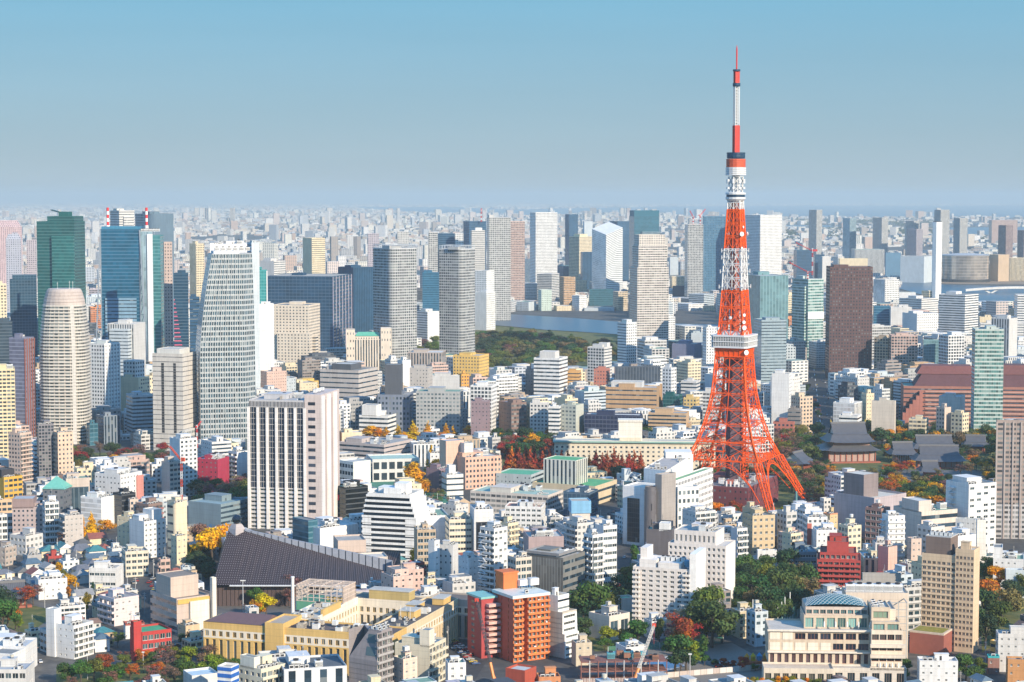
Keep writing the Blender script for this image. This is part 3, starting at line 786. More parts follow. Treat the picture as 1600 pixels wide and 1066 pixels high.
def blue_tower():
 D=2250;r,w_,d_,z,pl=bld(ot,'blue glass tower with slanting corner braces and red-white roof masts',T,157,157,218,358,520,D,('horz','horz'),(.012,.11,.20),fl=4.0,rot=-10,dep=36,cl=0,sub=[('service_core',1.001,1.30,.1,.8,None,362,'vert','a'),('side_wing',1.301,1.50,.2,.95,None,368,'horz','t'),('lift_head',1.18,1.32,.05,.0999,None,366,'none',(.75,.78,.8)),('lower_block',.1,.9,-.06,-.001,None,466,'thin',(.20,.33,.44)),('roof_screen',.02,.98,.02,.9,'top',354,'none',(.05,.22,.36))])
 for x0,x1 in((.0,-.16),(1.0,1.2)):
  mb=MB();p=lambda s,y,zz:(-w_/2+w_*s,-d_/2-y,zz)
  mb.bar(p(x0,.5,z),p(x1,9,20),.9);mb.bar(p(x0,.5,z),p(x0,.8,20),.7)
  for i in range(14):zz=20+(z-20)*i/14;t=i/14;mb.bar(p(x0,.8,zz),p(x1+(x0-x1)*t,9*(1-t),zz),.4);mb.bar(p(x0,.8,zz),p(x1+(x0-x1)*min(1,t+.07),9*(1-t),zz+(z-20)/14),.35)
  mb.build('brace',[m_wall()],r,(.25,.30,.36))
 for x in(.12,1.12):
  for j in range(6):
   mb=MB();mb.bar((-w_/2+w_*x,0,z+1+j*4),(-w_/2+w_*x,0,z+5+j*4),1.5 if j else 2.2,8);mb.build('mast_section',[m_wall()],r,(.7,.05,.06)if j%2 else(.8,.8,.8))
 for k in range(7):put('cooling_tower',r,-w_/2+w_*(1.02+k*.07),-d_*.2,ZT(362,D),.9,0,(.8,.82,.82))
blue_tower()
def grid_tower():
 D=1760;zt=ZT(397,D);C,th,w_,d_=place(308,314,403,700,D,rot=7,dep=34);ctr=local_to_world(C,th,w_/2,d_/2)
 root=empty('office_tower',(*ctr,0),th);tag(root,'white gridded tower whose glass shoulders lean inward at the top',T)
 claim([local_to_world(ctr,th,x,y)for x,y in rect(w_,d_)]);CON.append((308,405,610,D));CON.append((308,390,690,D));LAND.append((root['label'],356,690,D,zt))
 nf=38;fh=zt/nf;prof=lambda t:0 if t<.45 else((t-.45)/.55)**1.6
 def pl(t):
  s=prof(t);a,b,c=-w_/2+s*w_*.24,w_/2-s*w_*.03,d_/2-s*d_*.1;return[(a,-c),(w_*.29-s*w_*.02,-c),(b,-c+w_*.22),(b,c),(a,c)]
 mb=MB()
 for i in range(nf):
  A_,B_=pl(i/nf),pl((i+1)/nf)
  for k in range(5):
   j=(k+1)%5;nb=(18,6,8,22,10)[k];mb.face([(*A_[k],i*fh),(*A_[j],i*fh),(*B_[j],(i+1)*fh),(*B_[k],(i+1)*fh)],1 if k==4 else 0,[(0,i),(nb,i),(nb,i+1),(0,i+1)])
 mb.face([(*p,zt)for p in pl(1)],2)
 mb.build('wall',[m_facade(wf=.70,hf=.66,glass=(.045,.085,.11),curtain=.10),m_facade(wf=.95,hf=.85,tint=True,metal=.2),m_roofc((.5,.5,.5))],root,(.42,.45,.46))
 for k in range(2,17,2):
  mb=MB();s=k/18
  for i in range(0,nf,2):
   a,b=pl(i/nf),pl(min(1,(i+2)/nf));p=Vector(a[0]).lerp(Vector(a[1]),s);q=Vector(b[0]).lerp(Vector(b[1]),s)
   mb.bar((p.x,p.y-.4,i*fh),(q.x,q.y-.4,min(zt,(i+2)*fh)),.3)
  mb.build('fin',[m_wall()],root,(.60,.62,.62))
 mb=MB();a=pl(1);mb.box(a[0][0]+2,a[1][0]-2,-d_*.25,d_*.3,zt,zt+2.2);mb.build('roof_screen',[m_wall()],root,(.7,.72,.73))
 for k in range(6):put('cooling_tower',root,a[0][0]+6+k*5.5,0,zt+2.2,1.0)
grid_tower()
B=bld
B(at,'pale pink tower with domed teal roof at the left edge of the city',T,-30,-30,34,345,430,3600,'grid',(.56,.42,.44),lev=[(0,1),(.94,1),(1,.8)],rc=(.35,.5,.48))
B(at,'slim tower with pointed dome in front of pale pink tower',T,9,9,33,366,445,3300,'dots',(.42,.44,.52),lev=[(0,1),(.95,1),(1,.7)])
B(at,'narrow grey-pink tower left of the green glass tower',T,41,41,57,375,432,3700,'grid','v')
B(ob,'dark blue glass building below the green tower, sloped roof',O,15,15,57,437,520,2440,'curt',(.03,.08,.13),cl=1,sub=[('crown',.1,1,.1,.9,'top',430,'curt',(.03,.09,.15))])
B(ob,'cream tower cut by the left edge under the domed towers',O,-14,-14,10,444,500,2300,'grid','C')
B(ob,'dark steel building at the left edge behind the cream tower',O,-12,-12,19,503,548,2150,'horz',(.05,.08,.11))
B(ob,'low off-white block beside the beige rounded tower',O,16,30,45,528,548,2020,'band','w')
B(ob,'white box-topped tower behind the blue braced tower',T,172,186,210,329,356,2900,'thin','w',sub=[('front_step',.25,.9,-.1,-.001,None,338,'thin','w')])
B(ot,'dark blue tower with curved grey flank behind braced tower',T,211,238,271,334,376,2800,('none','horz'),(.13,.20,.27),round=.3)
B(at,'slim tan tower tucked behind blue braced tower',T,255,256,269,378,555,2150,'dots',(.50,.39,.34))
def pink_stripes():
 D=2300;r,w_,d_,z,pl=bld(ot,'dark glass tower with a wedge of pink stripes',T,271,271,294,427,525,D,'horz',(.02,.07,.13))
 for j in range(14):
  mb=MB();zz=z*.32+j*z*.035;mb.box(-w_/2,-w_/2+w_*(.62-.042*j),-d_/2-.6,-d_/2-.01,zz,zz+1.3);mb.build('stripe_ledge',[m_wall()],r,(.55,.13,.22))
pink_stripes()
B(ob,'dark blue banded block left of the white gridded tower',O,296,296,312,464,528,2200,'thin','b')
B(at,'thin tower half blue half cream left of grid tower',T,296,306,319,381,432,3000,('grid','vert'),'C')
B(ob,'white slab peeking over the gridded tower',O,328,328,386,381,398,2050,'none','W',cl=2)
B(ob,'tall plain white slab right behind the gridded tower',O,386,393,405,379,545,2000,('none','thin'),'S')
B(ob,'grey ribbed office block below the blue braced tower',O,168,209,227,506,565,2050,('none','stripe'),'g',bay=2.6,sub=[('side_wing',-.3,-.001,.1,.8,None,514,'thin','S')])
B(at,'white tower with striped shaded face beside beige rounded tower',T,134,163,186,537,640,1900,('pair','grid'),'W',ribs='F',nrib=5)
B(ab,'cream block with blank wall below the grey ribbed block',A,185,216,240,590,640,1930,('mix','none'),'C',sub=[('upper_block',.2,.8,.3,.9,'top',565,'grid','w')])
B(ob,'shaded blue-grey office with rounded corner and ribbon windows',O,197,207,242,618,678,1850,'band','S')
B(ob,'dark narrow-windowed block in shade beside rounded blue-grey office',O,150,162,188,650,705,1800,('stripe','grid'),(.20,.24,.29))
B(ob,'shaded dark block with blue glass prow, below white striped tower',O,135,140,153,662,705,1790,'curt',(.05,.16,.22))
r,w_,d_,z,pl=B(ot,'two-tone office tower with horizontal panels and narrow window slots',T,238,285,307,553,655,1750,('fine','fine'),(.56,.53,.49),fl=4.2,sub=[('podium',-.1,.6,-.1,-.001,None,672,'lite','g'),('roof_block',.1,.9,.15,.9,'top',546,'none','w')])
for y in(.22,.62):
 for k in range(26):mb=MB();mb.box(-w_/2-.06,-w_/2-.01,d_*(y-.5),d_*(y-.5)+2.6,16+k*z*.028,16+k*z*.028+2.2);mb.build('window',[m_dark],r)
B(at,'yellow-cream apartment tower cut by the left edge',T,-30,-30,23,577,725,1680,'wide',(.70,.58,.36),fl=3.3)
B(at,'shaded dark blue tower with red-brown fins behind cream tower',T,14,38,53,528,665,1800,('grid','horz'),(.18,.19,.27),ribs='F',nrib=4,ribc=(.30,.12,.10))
# centre left
B(H.lower(),'pale cream hotel of stepped blocks before the dark glass block',H,425,482,500,477,555,2380,('grid','dots'),(.70,.61,.50),bay=4,sub=[('left_wing',-.2,-.001,-.1,.8,None,520,'dots',(.68,.6,.5)),('front_wing',.2,.45,-.12,-.001,None,526,'band',(.66,.58,.48))])
B(ot,'wide dark blue glass block with lavender end wall',T,418,520,549,432,545,2700,('wide','curt'),(.02,.07,.14),fl=4.5,bay=5,ribs='F',nrib=6,ribc=(.5,.45,.55),rw=.4,cl=1)
B(ot,'dark blue ribbed tower between glass block and gridded twin',T,528,552,584,418,520,2900,'vert',(.02,.08,.16),bay=3)
B(at,'cream tower standing alone in the hazy left city',T,473,487,508,372,432,3500,('thin','none'),'C')
for lb,xl,xc,xr,yt,D in(('rounded gridded apartment tower beside dark blue block, left of a twin pair',583,611,651,388,2450),('rounded gridded apartment tower in front of the garden, right of twins',686,722,742,389,2500)):
 r,w_,d_,z,pl=B(at,lb,T,xl,xc,xr,yt,545,D,('deep','deep'),(.47,.48,.48),round=.17,fl=3.5,bay=3.2,cl=1,cap=(.5,.52,.54),group='twin gridded towers')
 mb=MB();n=len(pl)
 for k in range(n):
  p,q=Vector(pl[k]),Vector(pl[(k+1)%n]);m_=max(1,round((q-p).length/4))
  for j in range(m_):e=p.lerp(q,j/m_);mb.bar((e.x*.98,e.y*.98,z),(e.x*.98,e.y*.98,z+5),.3)
  mb.bar((p.x*.98,p.y*.98,z+5),(q.x*.98,q.y*.98,z+5),.4)
 mb.build('roof_screen',[m_wall()],r,(.5,.54,.58))
def classic_hall():
 D=2420;r,w_,d_,z,pl=bld('hospital_hall','cream classical hall with green copper roof between two square pavilions','hall',541,541,612,530,560,D,'stripe',(.68,.60,.50),fl=9,bay=3.2,cl=0,dep=24,sub=[('pavilion',0,.19,-.08,.7,None,515,'small',(.68,.6,.5)),('pavilion',.76,1.0,-.08,.7,None,513,'small',(.68,.6,.5)),('attic',.191,.759,.05,.8,'top',526,'dots',(.68,.6,.5))])
 mb=MB();z0=ZT(525.5,D);x0,x1=-w_*.3,w_*.25;y0,y1=-d_*.4,d_*.25;ym=(y0+y1)/2
 mb.face([(x0,y0,z0),(x1,y0,z0),(x1-3,ym,z0+4.5),(x0+3,ym,z0+4.5)]);mb.face([(x1,y1,z0),(x0,y1,z0),(x0+3,ym,z0+4.5),(x1-3,ym,z0+4.5)])
 mb.face([(x1,y0,z0),(x1,y1,z0),(x1-3,ym,z0+4.5)]);mb.face([(x0,y1,z0),(x0,y0,z0),(x0+3,ym,z0+4.5)])
 mb.build('copper_roof',[m_flat(.12,.42,.30,.6,0,'copper_green')],r)
classic_hall()
B(ob,'teal glass block in a white frame right of gridded tower',O,403,403,417,422,468,2300,'curt',(.05,.30,.30),ribs='F',nrib=1)
B(ob,'plain white slab at the shoulder of the gridded tower',O,403,403,428,475,545,2120,'none','W')
B(ob,'blue-white pair of low slabs in hazy left city',O,406,428,446,408,435,3200,('thin','none'),'w')
B(at,'slim grid tower behind rounded twin, left one',T,574,575,592,365,415,4000,'grid','v')
B(at,'slim grid tower behind rounded twin, right one',T,620,621,639,362,388,4200,'grid','g')
B(at,'narrow grid tower in a joined trio beyond the garden',T,669,670,684,363,425,3700,'deep','g')
B(ot,'flat dark blue slab in a joined trio beyond the garden',T,683,683,711,365,420,3720,'horz','b')
B(at,'white framed slab in a joined trio beyond the garden',T,711,711,724,365,390,3700,'grid','W')
B(ot,'dark blue portal-shaped tower with red mast beyond the twins',T,724,733,760,346,395,4200,'horz','b')
B(at,'cream stepped tower before the dark portal-shaped tower',T,735,737,758,360,418,3800,'thin','w',sub=[('roof_block',.3,.8,.2,.8,'top',356,'none','W')])
B(at,'dark grey balcony tower with curved roof right of portal tower',T,761,764,798,340,462,3600,'deep','g',cap=(.4,.42,.45),sub=[('curved_crown',.02,.25,.1,.9,'top',336,'none','g')])
B(at,'white mid-rise flats at the foot of dark grey balcony tower',A,742,760,772,423,462,3400,'dots','W')
B(ob,'blue glass block between the rounded twin towers',O,660,660,687,426,482,3100,'horz','c')
B(ob,'white low office blocks between the rounded twin towers',O,651,668,687,487,514,2950,('none','thin'),'W')
B(ob,'low blue-white office by the water right of twins',O,741,760,774,457,488,3350,('dots','none'),'W')
# around the canal
B(at,'white tower with narrow stripes, tallest beside the bay',T,828,837,871,332,428,4750,('pair','thin'),'W')
B(at,'pinkish slab tower right of the dark balcony tower',T,796,798,820,346,405,4200,'wide','P')
B(at,'slender dark blue tower right of the white bayside tower',T,883,889,903,335,395,5200,'vert','b')
B(at,'cream block of flats below the slender dark tower',A,889,905,925,370,415,4950,('pair','wide'),'C',sub=[('roof_block',.2,.8,.2,.8,'top',366,'none','C')])
B(ot,'short dark blue tower before the cream flats',T,907,910,926,394,445,4850,'vert','b')
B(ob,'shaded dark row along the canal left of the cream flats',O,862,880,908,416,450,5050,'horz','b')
B(ob,'dark cluster block left of white bayside tower',O,796,815,828,405,450,5050,'grid',(.12,.18,.26))
def slant_tower():
 D=4650;C,th,w_,d_=place(925,947,973,370,D);ctr=local_to_world(C,th,w_/2,d_/2);r=empty('office_tower',(*ctr,0),th)
 tag(r,'half blue half white tower with a slanted roof',T);CON.append((925,973,440,D));claim([local_to_world(ctr,th,x,y)for x,y in rect(w_,d_)]);LAND.append((r['label'],949,440,D,170))
 za,zb=ZT(367,D),ZT(356,D);pl=rect(w_,d_)
 body('wall',r,pl,0,za,4,3.2,'thin','horz',(.70,.72,.72),topz=lambda x,y:za+(zb-za)*(x/w_+.5)+(zb-za)*(y/d_+.5)*.8)
slant_tower()
B(ot,'dark glass tower with scooped roof near the horizon',T,983,991,1030,338,365,5400,'horz',(.03,.14,.20),sub=[('crown',0,1,0,.9,'top',329,'none',(.03,.14,.2)),('waist',.3,1.02,-.08,-.001,None,362,'wide',(.2,.3,.35))])
B(ot,'blue office tower between slanted and scooped towers',T,953,965,983,346,440,5200,'horz','b')
B(ob,'pale slab behind the cream flats by the bay',O,911,913,926,346,370,5000,'none','S')
def brown_condo():
 D=2780;r,w_,d_,z,pl=bld(at,'big brown and white balcony tower with stepped crown',T,984,996,1045,418,530,D,('balc','deep'),(.68,.63,.58),fl=3.3,bay=3.6,cl=0,rot=16,sub=[('upper_tower',.06,.97,.1,.9,'top',384,'balc',(.68,.63,.58)),('crown',.1,.93,.2,.85,'top',367,'grid',(.66,.6,.54))])
 for y0,y1 in((-.01,-.006),):
  pass
brown_condo()
B(at,'white narrow apartment tower before the brown balcony tower',T,965,979,995,504,570,2430,('grid','thin'),'W')
B(ab,'grid-fronted white block left of narrow white tower',A,918,944,956,543,595,2300,('thin','deep'),'w',sub=[('lift_head',.6,1,.1,.6,'top',537,'none','w')])
B(ot,'white office tower with black ribbon windows',T,834,874,887,560,622,2100,'band','W',fl=4.2,sub=[('roof_block',.1,.6,.2,.8,'top',550,'none','w')])
for lb,xl,xc,xr,yt,yv,D,s,c in(('white office with twin dark bands on the canal bank',804,804,841,443,468,3500,'thin','W'),('banded office half grey half white by canal',839,862,874,428,470,3600,'band','w'),('orange-tan tower with shaded side by canal',874,881,899,433,478,3400,'wide',(.62,.40,.22)),('cream block right of the orange-tan tower',899,899,917,438,455,3500,'grid','C'),('pale green block of flats by canal',841,846,862,453,486,3400,'dots','E'),('white tower with grey side near the quay',894,905,917,462,490,3320,('grid','dots'),'W'),('low blue warehouse on the far canal bank',913,913,960,481,498,3260,'none','S'),('tan and cream tower beside the warehouse',958,966,981,456,500,3250,'wide',(.62,.5,.34)),('low dark teal block behind the warehouse',920,921,958,452,478,3500,'horz',(.03,.12,.16)),('squat blue-grey block at the canal bend',807,826,838,472,490,3330,('none','dots'),'S'),('white blocky offices above the dark teal block',921,950,980,441,456,3650,'dots','W'),('cream quay building with yellow wall',865,870,893,478,492,3290,'small','C'),('white hotel slab with long rows of windows by canal',1057,1076,1100,475,508,3280,'grid','W'),('bright white annex beside the canal hotel slab',1098,1099,1117,478,505,3270,'dots','C'),('dark navy box right of the brown balcony tower',1051,1052,1096,447,463,3700,'none',(.03,.05,.10)),('blue banded block behind the canal hotel',1076,1100,1116,460,480,3500,'band','S'),('pale block at the shoulder of brown balcony tower',1045,1047,1060,402,430,4200,'none','S'),('cream block at the foot of pale shoulder block',1047,1050,1070,432,450,3900,'grid','C')):
 B(ob,lb,O,xl,xc,xr,yt,yv,max(D,DY(min(yv,486))),s,c)
B(at,'grey balcony tower left of the lattice tower',T,1070,1075,1099,351,447,4250,'deep','g')
B(at,'dark blue slab tower just left of the lattice tower',T,1098,1099,1136,338,452,4400,'grid',(.08,.20,.32))
B(at,'twin-faced tower, blue and white, right behind the lattice tower',T,1160,1188,1222,336,432,4300,('grid','grid'),'W',fl=3.3)
B(at,'white slim tower seen behind the tower main deck',T,1098,1104,1120,511,570,2480,('dots','grid'),'W')
B(ob,'low purple-blue hall right of brown balcony tower',O,1050,1085,1096,538,560,2720,'none',(.18,.20,.30))
B(ob,'pale blue shed beside the canal hotel',O,1080,1080,1098,520,535,2950,'none','S')
# right of the tower
B(ot,'teal glass office tower right behind the lattice tower',T,1160,1188,1232,431,500,2620,('vert','vert'),'M',fl=4.2,bay=4.5,rot=25,cl=1)
B(ot,'grey banded tower in front of teal glass tower',T,1178,1190,1229,500,600,2330,('thin','curt'),(.30,.38,.42))
B(ot,'pale green glass tower with white waist band',T,1238,1263,1287,436,530,2700,'gband',(.50,.58,.56),fl=4.0,rot=35,sub=[('waist_band',-.02,1.02,-.03,-.001,499,488,'none','W'),('left_wing',-.12,-.001,.1,.9,None,448,'gband',(.58,.68,.64))])
B(ot,'dark brown square tower pierced by small windows',T,1291,1297,1364,417,580,2440,'dots',(.13,.075,.07),fl=3.9,bay=3.6,rot=8,cl=1)
for lb,xl,xc,xr,yt,yv,D,s,c in(('blue and white flats right of dark brown tower',1365,1383,1405,437,470,3400,('grid','vert'),'W'),('low white shed by the bridge',1405,1405,1431,457,466,3500,'none','W'),('blue glass office right of the dark brown tower',1364,1365,1392,478,507,2900,'horz','c'),('grey windowless block beside blue glass office',1390,1392,1425,480,508,2880,'none','g'),('white box with light-blue side wall',1410,1433,1465,490,517,2780,('dots','none'),'W'),('pale office with grey ribbon windows near chimney',1467,1508,1529,461,522,2900,'band','W'),('white banded tower at right edge above the quay',1585,1590,1640,461,510,3000,'band','W'),('grey tower with vertical black slots at right',1549,1577,1590,498,560,2500,('none','stripe'),'g'),('beige pier-fronted office left of the pink brick complex',1366,1388,1396,528,562,2420,'deep','B'),('beige twin-pier office with balcony recess',1389,1393,1434,524,565,2400,'deep','P'),('blue green glass block between beige and white offices',1442,1443,1468,531,570,2380,'curt','M'),('white gridded flats before the blue green glass block',1467,1482,1507,524,566,2330,'deep','W'),('low white hall under the harbour bridge',1530,1532,1600,505,525,2850,'thin','w'),('cream low building left of the grey slotted tower',1529,1531,1550,495,520,2950,'none','C'),('cluster of low white offices below chimney',1405,1440,1466,467,488,3200,'thin','w'),('small cream block beside chimney base',1440,1452,1466,455,470,3500,'grid','C')):
 B(ob,lb,O,xl,xc,xr,yt,yv,D,s,c)
B(ot,'slim pale green glass tower near the right edge',T,1519,1524,1569,514,680,1830,('gband','gband'),(.50,.57,.53),fl=3.7,bay=2.2,rot=8,cl=1)
def chimney():
 D=3500;x=K(1463,460)*D;r=empty('chimney',(x,D,0));tag(r,'tall plain white incinerator chimney by the harbour','chimney');CON.append((1455,1471,470,D));LAND.append((r['label'],1463,470,D,180))
 z=ZT(347,D);mb=MB()
 P=[(8.3*math.cos(a),8.3*math.sin(a))for a in[math.pi/8+k*math.pi/4 for k in range(8)]]
 mb.prism(P,0,z);mb.build('shaft',[m_wall()],r,(.84,.84,.82));mb=MB();mb.prism([(p[0]*.9,p[1]*.9)for p in P],z,z+1.2);mb.build('rim',[m_dark],r)
chimney()
for k,(xl,xc,xr,yt,D)in enumerate(((1264,1276,1285,328,6000),(1317,1328,1338,341,6100),(1364,1378,1388,340,6000),(1415,1428,1437,345,6300),(1417,1432,1442,358,5900),(1460,1470,1484,328,6200),(1490,1500,1512,341,6000),(1560,1572,1583,352,5800),(1590,1600,1612,360,5700))):
 pl_=('first from the lattice tower','second from the lattice tower','third from the lattice tower','fourth, the taller rear of two','fourth, the wider front of two','just behind the chimney top','just right of chimney','brownish, near the right edge','brownish, cut by the right edge')[k]
 B(at,'slab tower in the bayside row, '+pl_,T,xl,xc,xr,yt,388,D,('stripe','horz' if k in(1,)else 'stripe'),('g','a','g','g','v','g','g','N','N')[k]if k<7 else(.36,.26,.25),group='bayside row of slab towers',fl=3.6)
def arena():
 D=5300;x=K(1508,415)*D;r=empty('arena',(x,D,0));tag(r,'round bronze metal arena by the harbour','arena');CON.append((1471,1545,424,D));rr=62
 z=ZT(398,D);claim([(x-rr,D-rr),(x+rr,D-rr),(x+rr,D+rr),(x-rr,D+rr)])
 mb=MB();mb.lathe([(rr*.96,0),(rr,8),(rr,z-2),(rr*.97,z)],40,uvn=(40,8));mb.build('wall',[m_facade(wf=1.01,hf=.9,tint=True,curtain=0,metal=.5)],r,(.40,.36,.32))
 mb=MB();mb.lathe([(rr*.97,z),(rr*.5,z+3),(0,z+4)],40);mb.build('roof',[m_roofc((.42,.45,.48))],r)
 mb=MB();mb.lathe([(rr*1.08,0),(rr*1.08,7),(rr*.97,8)],40);mb.build('podium',[m_dark],r)
arena()
for lb,xl,xc,xr,yt,yv,D,s,c in(('steel blue box hall left of the bronze arena',1407,1444,1457,401,423,5200,'none','S'),('low blue hall behind the steel blue box',1383,1384,1408,395,418,5400,'none',(.12,.24,.36)),('long white shed above the dark brown tower',1310,1312,1356,404,418,4800,'none','C'),('dark blue hangar left of long white shed',1240,1245,1270,391,415,5000,'horz','b'),('dark blue hangar annex beside the long white shed',1271,1273,1288,398,415,5050,'horz','b'),('white pavilion below the bayside row',1283,1285,1298,401,414,5000,'none','w'),('beige hall right of the bronze arena',1546,1560,1577,398,418,5300,'none','B'),('long beige shed at the right edge by harbour',1576,1578,1630,403,417,5350,'stripe','C'),('pale grid hall below the bayside row',1330,1336,1382,390,404,5500,'stripe','g'),('low cream terminal on the far harbour side',1545,1550,1590,344,354,9000,'grid','P')):
 B('hall',lb,'hall',xl,xc,xr,yt,yv,D,s,c)
 # middle ground
for a in((ob,'grey office block with rows of slots, shaded canopy roof',O,500,560,590,579,625,2000,('thin','thin'),(.50,.46,.43)),(ob,'shaded blue-grey office right of the grey slot block',O,590,640,646,617,672,1860,('grid','grid'),(.17,.20,.26)),(ob,'grey concrete office with square pale windows',O,650,718,724,612,668,1840,('lite','lite'),(.42,.43,.43)),(ob,'plain pale box behind the grey concrete office',O,676,715,718,588,614,2000,'none','w'),(H.lower(),'mustard yellow hotel with tiny windows',H,708,749,764,556,590,2250,'dots','Y'),(ob,'orange block behind grey concrete office',O,716,721,733,585,612,2080,'grid',(.68,.34,.08)),(ob,'grey-beige block with few windows left of orange block',O,640,669,676,575,612,2120,'small',(.48,.45,.42)),(ob,'white tower slab left of grey-beige block',O,621,629,642,563,602,2180,'none','W'),(ob,'long brown colonnaded office near garden',O,637,690,697,551,570,2330,'stripe',(.42,.36,.32)),(ab,'white apartment tower with recessed loggias near dark brown block',A,735,768,776,603,672,1830,('pair','deep'),'W'),(ab,'mauve brown windowless tower, shaded half',A,736,763,766,627,672,1800,'small',(.30,.22,.24)),(ob,'tan brick office with three bays of slots',O,946,1026,1031,606,645,1990,('none','thin'),(.50,.33,.19)),(ob,'dark glass office with ribbed top left of lattice tower',O,960,961,1032,573,600,2150,'vert',(.07,.09,.12)),(ob,'dark blue gridded low office behind the long cream hotel',O,913,1000,1004,649,678,1790,'curt',(.03,.04,.09)),(ob,'low tan terrace building beside the lattice tower',O,1013,1072,1077,646,672,1800,('none','band'),(.52,.36,.22)),(ab,'white flats with dark windows right of dark glass office',A,1035,1049,1057,575,622,2060,'grid','W'),(ob,'green glass office left of the lattice tower',O,1036,1060,1066,618,640,1980,'curt','e'),(ob,'yellow block with small balconies beside the green glass office',O,1068,1088,1093,622,640,1960,'grid',(.70,.50,.20)),(ob,'white office with dark ribbon windows behind tower legs',O,1064,1088,1094,596,616,2120,'band','w'),(ab,'pale flats with balconies seen behind the tower legs',A,1098,1124,1128,612,670,1880,'balc','w'),(ob,'grey-green window-gridded office above the white hotel trees',O,877,900,912,633,670,1800,('none','lite'),(.50,.52,.46)),(ab,'small white office with dark bands beside grey-green office',A,857,874,877,635,665,1800,'band','W'),(ab,'cream flats of many small windows left of the dark bands',A,828,856,858,630,665,1820,'grid','w'),(ob,'brown slab beside the black-ribbon white tower',O,821,833,836,577,618,2140,'small',(.42,.32,.28)),(ob,'orange-tan low block right of black-ribbon white tower',O,886,905,908,580,600,2130,'thin',(.62,.36,.14)),(ob,'red brick office below grid-fronted white block',O,928,950,953,577,600,2160,'dots',(.5,.2,.15)),(ob,'grey office tower right of the lattice tower foot street',O,1204,1232,1250,590,640,2010,('small','none'),'w'),(ob,'tall white slab with window dots near the avenue',O,1206,1233,1238,584,660,1930,('small','none'),'W'),(ob,'tan office with dark windows left of the avenue',O,1236,1250,1270,620,668,1870,('grid','dots'),(.62,.48,.36)),(ob,'dark grey small office left of the avenue',O,1231,1250,1253,640,672,1840,'thin',(.25,.23,.22)),(ob,'white-blue offices on the right of the avenue',O,1302,1335,1347,630,668,1850,('stripe','curt'),'W'),(ob,'cream slab tower with window dots right of the avenue',O,1346,1354,1366,615,668,1870,'small','C'),(ob,'white offices with dark ribbons above the temple trees',O,1311,1340,1346,650,676,1790,'band','W'),(ob,'beige blank hall with green glass top strip',O,1362,1398,1400,627,676,1800,'none',(.60,.54,.47)),(ob,'cream stepped flats in front of the pink brick complex',O,1420,1446,1451,655,678,1800,'balc','C'),(ab,'beige narrow flats in front of pink brick complex',A,1463,1476,1486,637,676,1790,('none','grid'),(.62,.5,.42)),(ab,'beige cube with dark side left of green glass tower',A,1486,1504,1514,646,676,1780,('grid','grid'),'C'),(ob,'pale blank hall with yellow-green light wall beside pink brick complex',O,1467,1500,1508,620,645,1860,'none','w'),(ob,'red brick gabled house left of temple trees',O,1208,1240,1242,660,676,1800,'grid',(.45,.16,.12)),(ob,'white round-fronted office with tower block',O,561,606,623,650,690,1840,'band','W'),):
 n,lb,ct,xl,xc,xr,yt,yv,D,s,c=a;o={}
 if 'slot block' in lb or 'rows of slots' in lb:o=dict(fl=5,sub=[('roof_block',.2,.75,.3,.8,'top',571,'none','D')])
 if 'three bays' in lb:o=dict(fl=4.5,sub=[('roof_block',.2,.9,.3,.9,'top',598,'none','g'),('pier',0,.06,-.05,-.001,None,603,'none',(.5,.33,.19)),('pier',.36,.4,-.04,-.001,None,606,'none',(.5,.33,.19)),('pier',.66,.7,-.04,-.001,None,606,'none',(.5,.33,.19)),('pier',.93,1,-.05,-.001,None,603,'none',(.5,.33,.19))])
 if 'round-fronted' in lb:o=dict(fl=4.5,sub=[('tower_block',0,.45,.4,.9,'top',634,'none','W')])
 if 'low tan' in lb:o=dict(sub=[('balcony_band',.3,.8,-.08,-.001,668,662,'none','T')])
 B(n,lb,ct,xl,xc,xr,yt,yv,D,s,c,**o)
def pink_complex():
 D=1950;r,w_,d_,z,pl=bld('office_building','long pinkish brick complex with sloped upper storey and ribbon windows',O,1402,1412,1620,603,660,D,('thin','none'),(.36,.165,.125),fl=4.2,cl=0,rot=4,dep=40)
 for(x0,x1,y0,y1,za,zb,c)in((.08,1,.02,.95,603,585,(.13,.06,.065)),(.1,.52,.2,.9,585,573,(.20,.08,.075)),(.62,1,.2,.9,585,571,(.18,.075,.07))):
  mb=MB();a,b=ZT(za,D),ZT(zb,D);X0,X1,Y0,Y1=-w_/2+w_*x0,-w_/2+w_*x1,-d_/2+d_*y0,-d_/2+d_*y1;k=(b-a)*.7
  P=[(X0,Y0,a),(X1,Y0,a),(X1,Y1,a),(X0,Y1,a)];Q=[(X0+k,Y0+k,b),(X1,Y0+k,b),(X1,Y1,b),(X0+k,Y1,b)]
  for i in range(4):mb.face([P[i],P[(i+1)%4],Q[(i+1)%4],Q[i]])
  mb.face(Q);mb.build('mansard',[m_wall()],r,c)
 for i in range(6):
  mb=MB();x=-w_/2-1+i*3.2;zz=z*(.35+i*.11);mb.box(x,x+3.1,-d_/2-6,-d_/2-.02,0,zz);mb.build('stepped_bay',[m_wall()],r,(.42,.17,.13))
 for zz in range(1,9):mb=MB();mb.box(-w_/2+21,w_/2,-d_/2-.8,-d_/2-.02,zz*4.2-.4,zz*4.2+1.0);mb.build('sill_band',[m_wall()],r,(.52,.30,.24))
 for k in range(16):put('cooling_tower',r,-w_/2+18+k*6,d_*.1,z+8.5,1.3,0,(.8,.78,.76))
pink_complex()
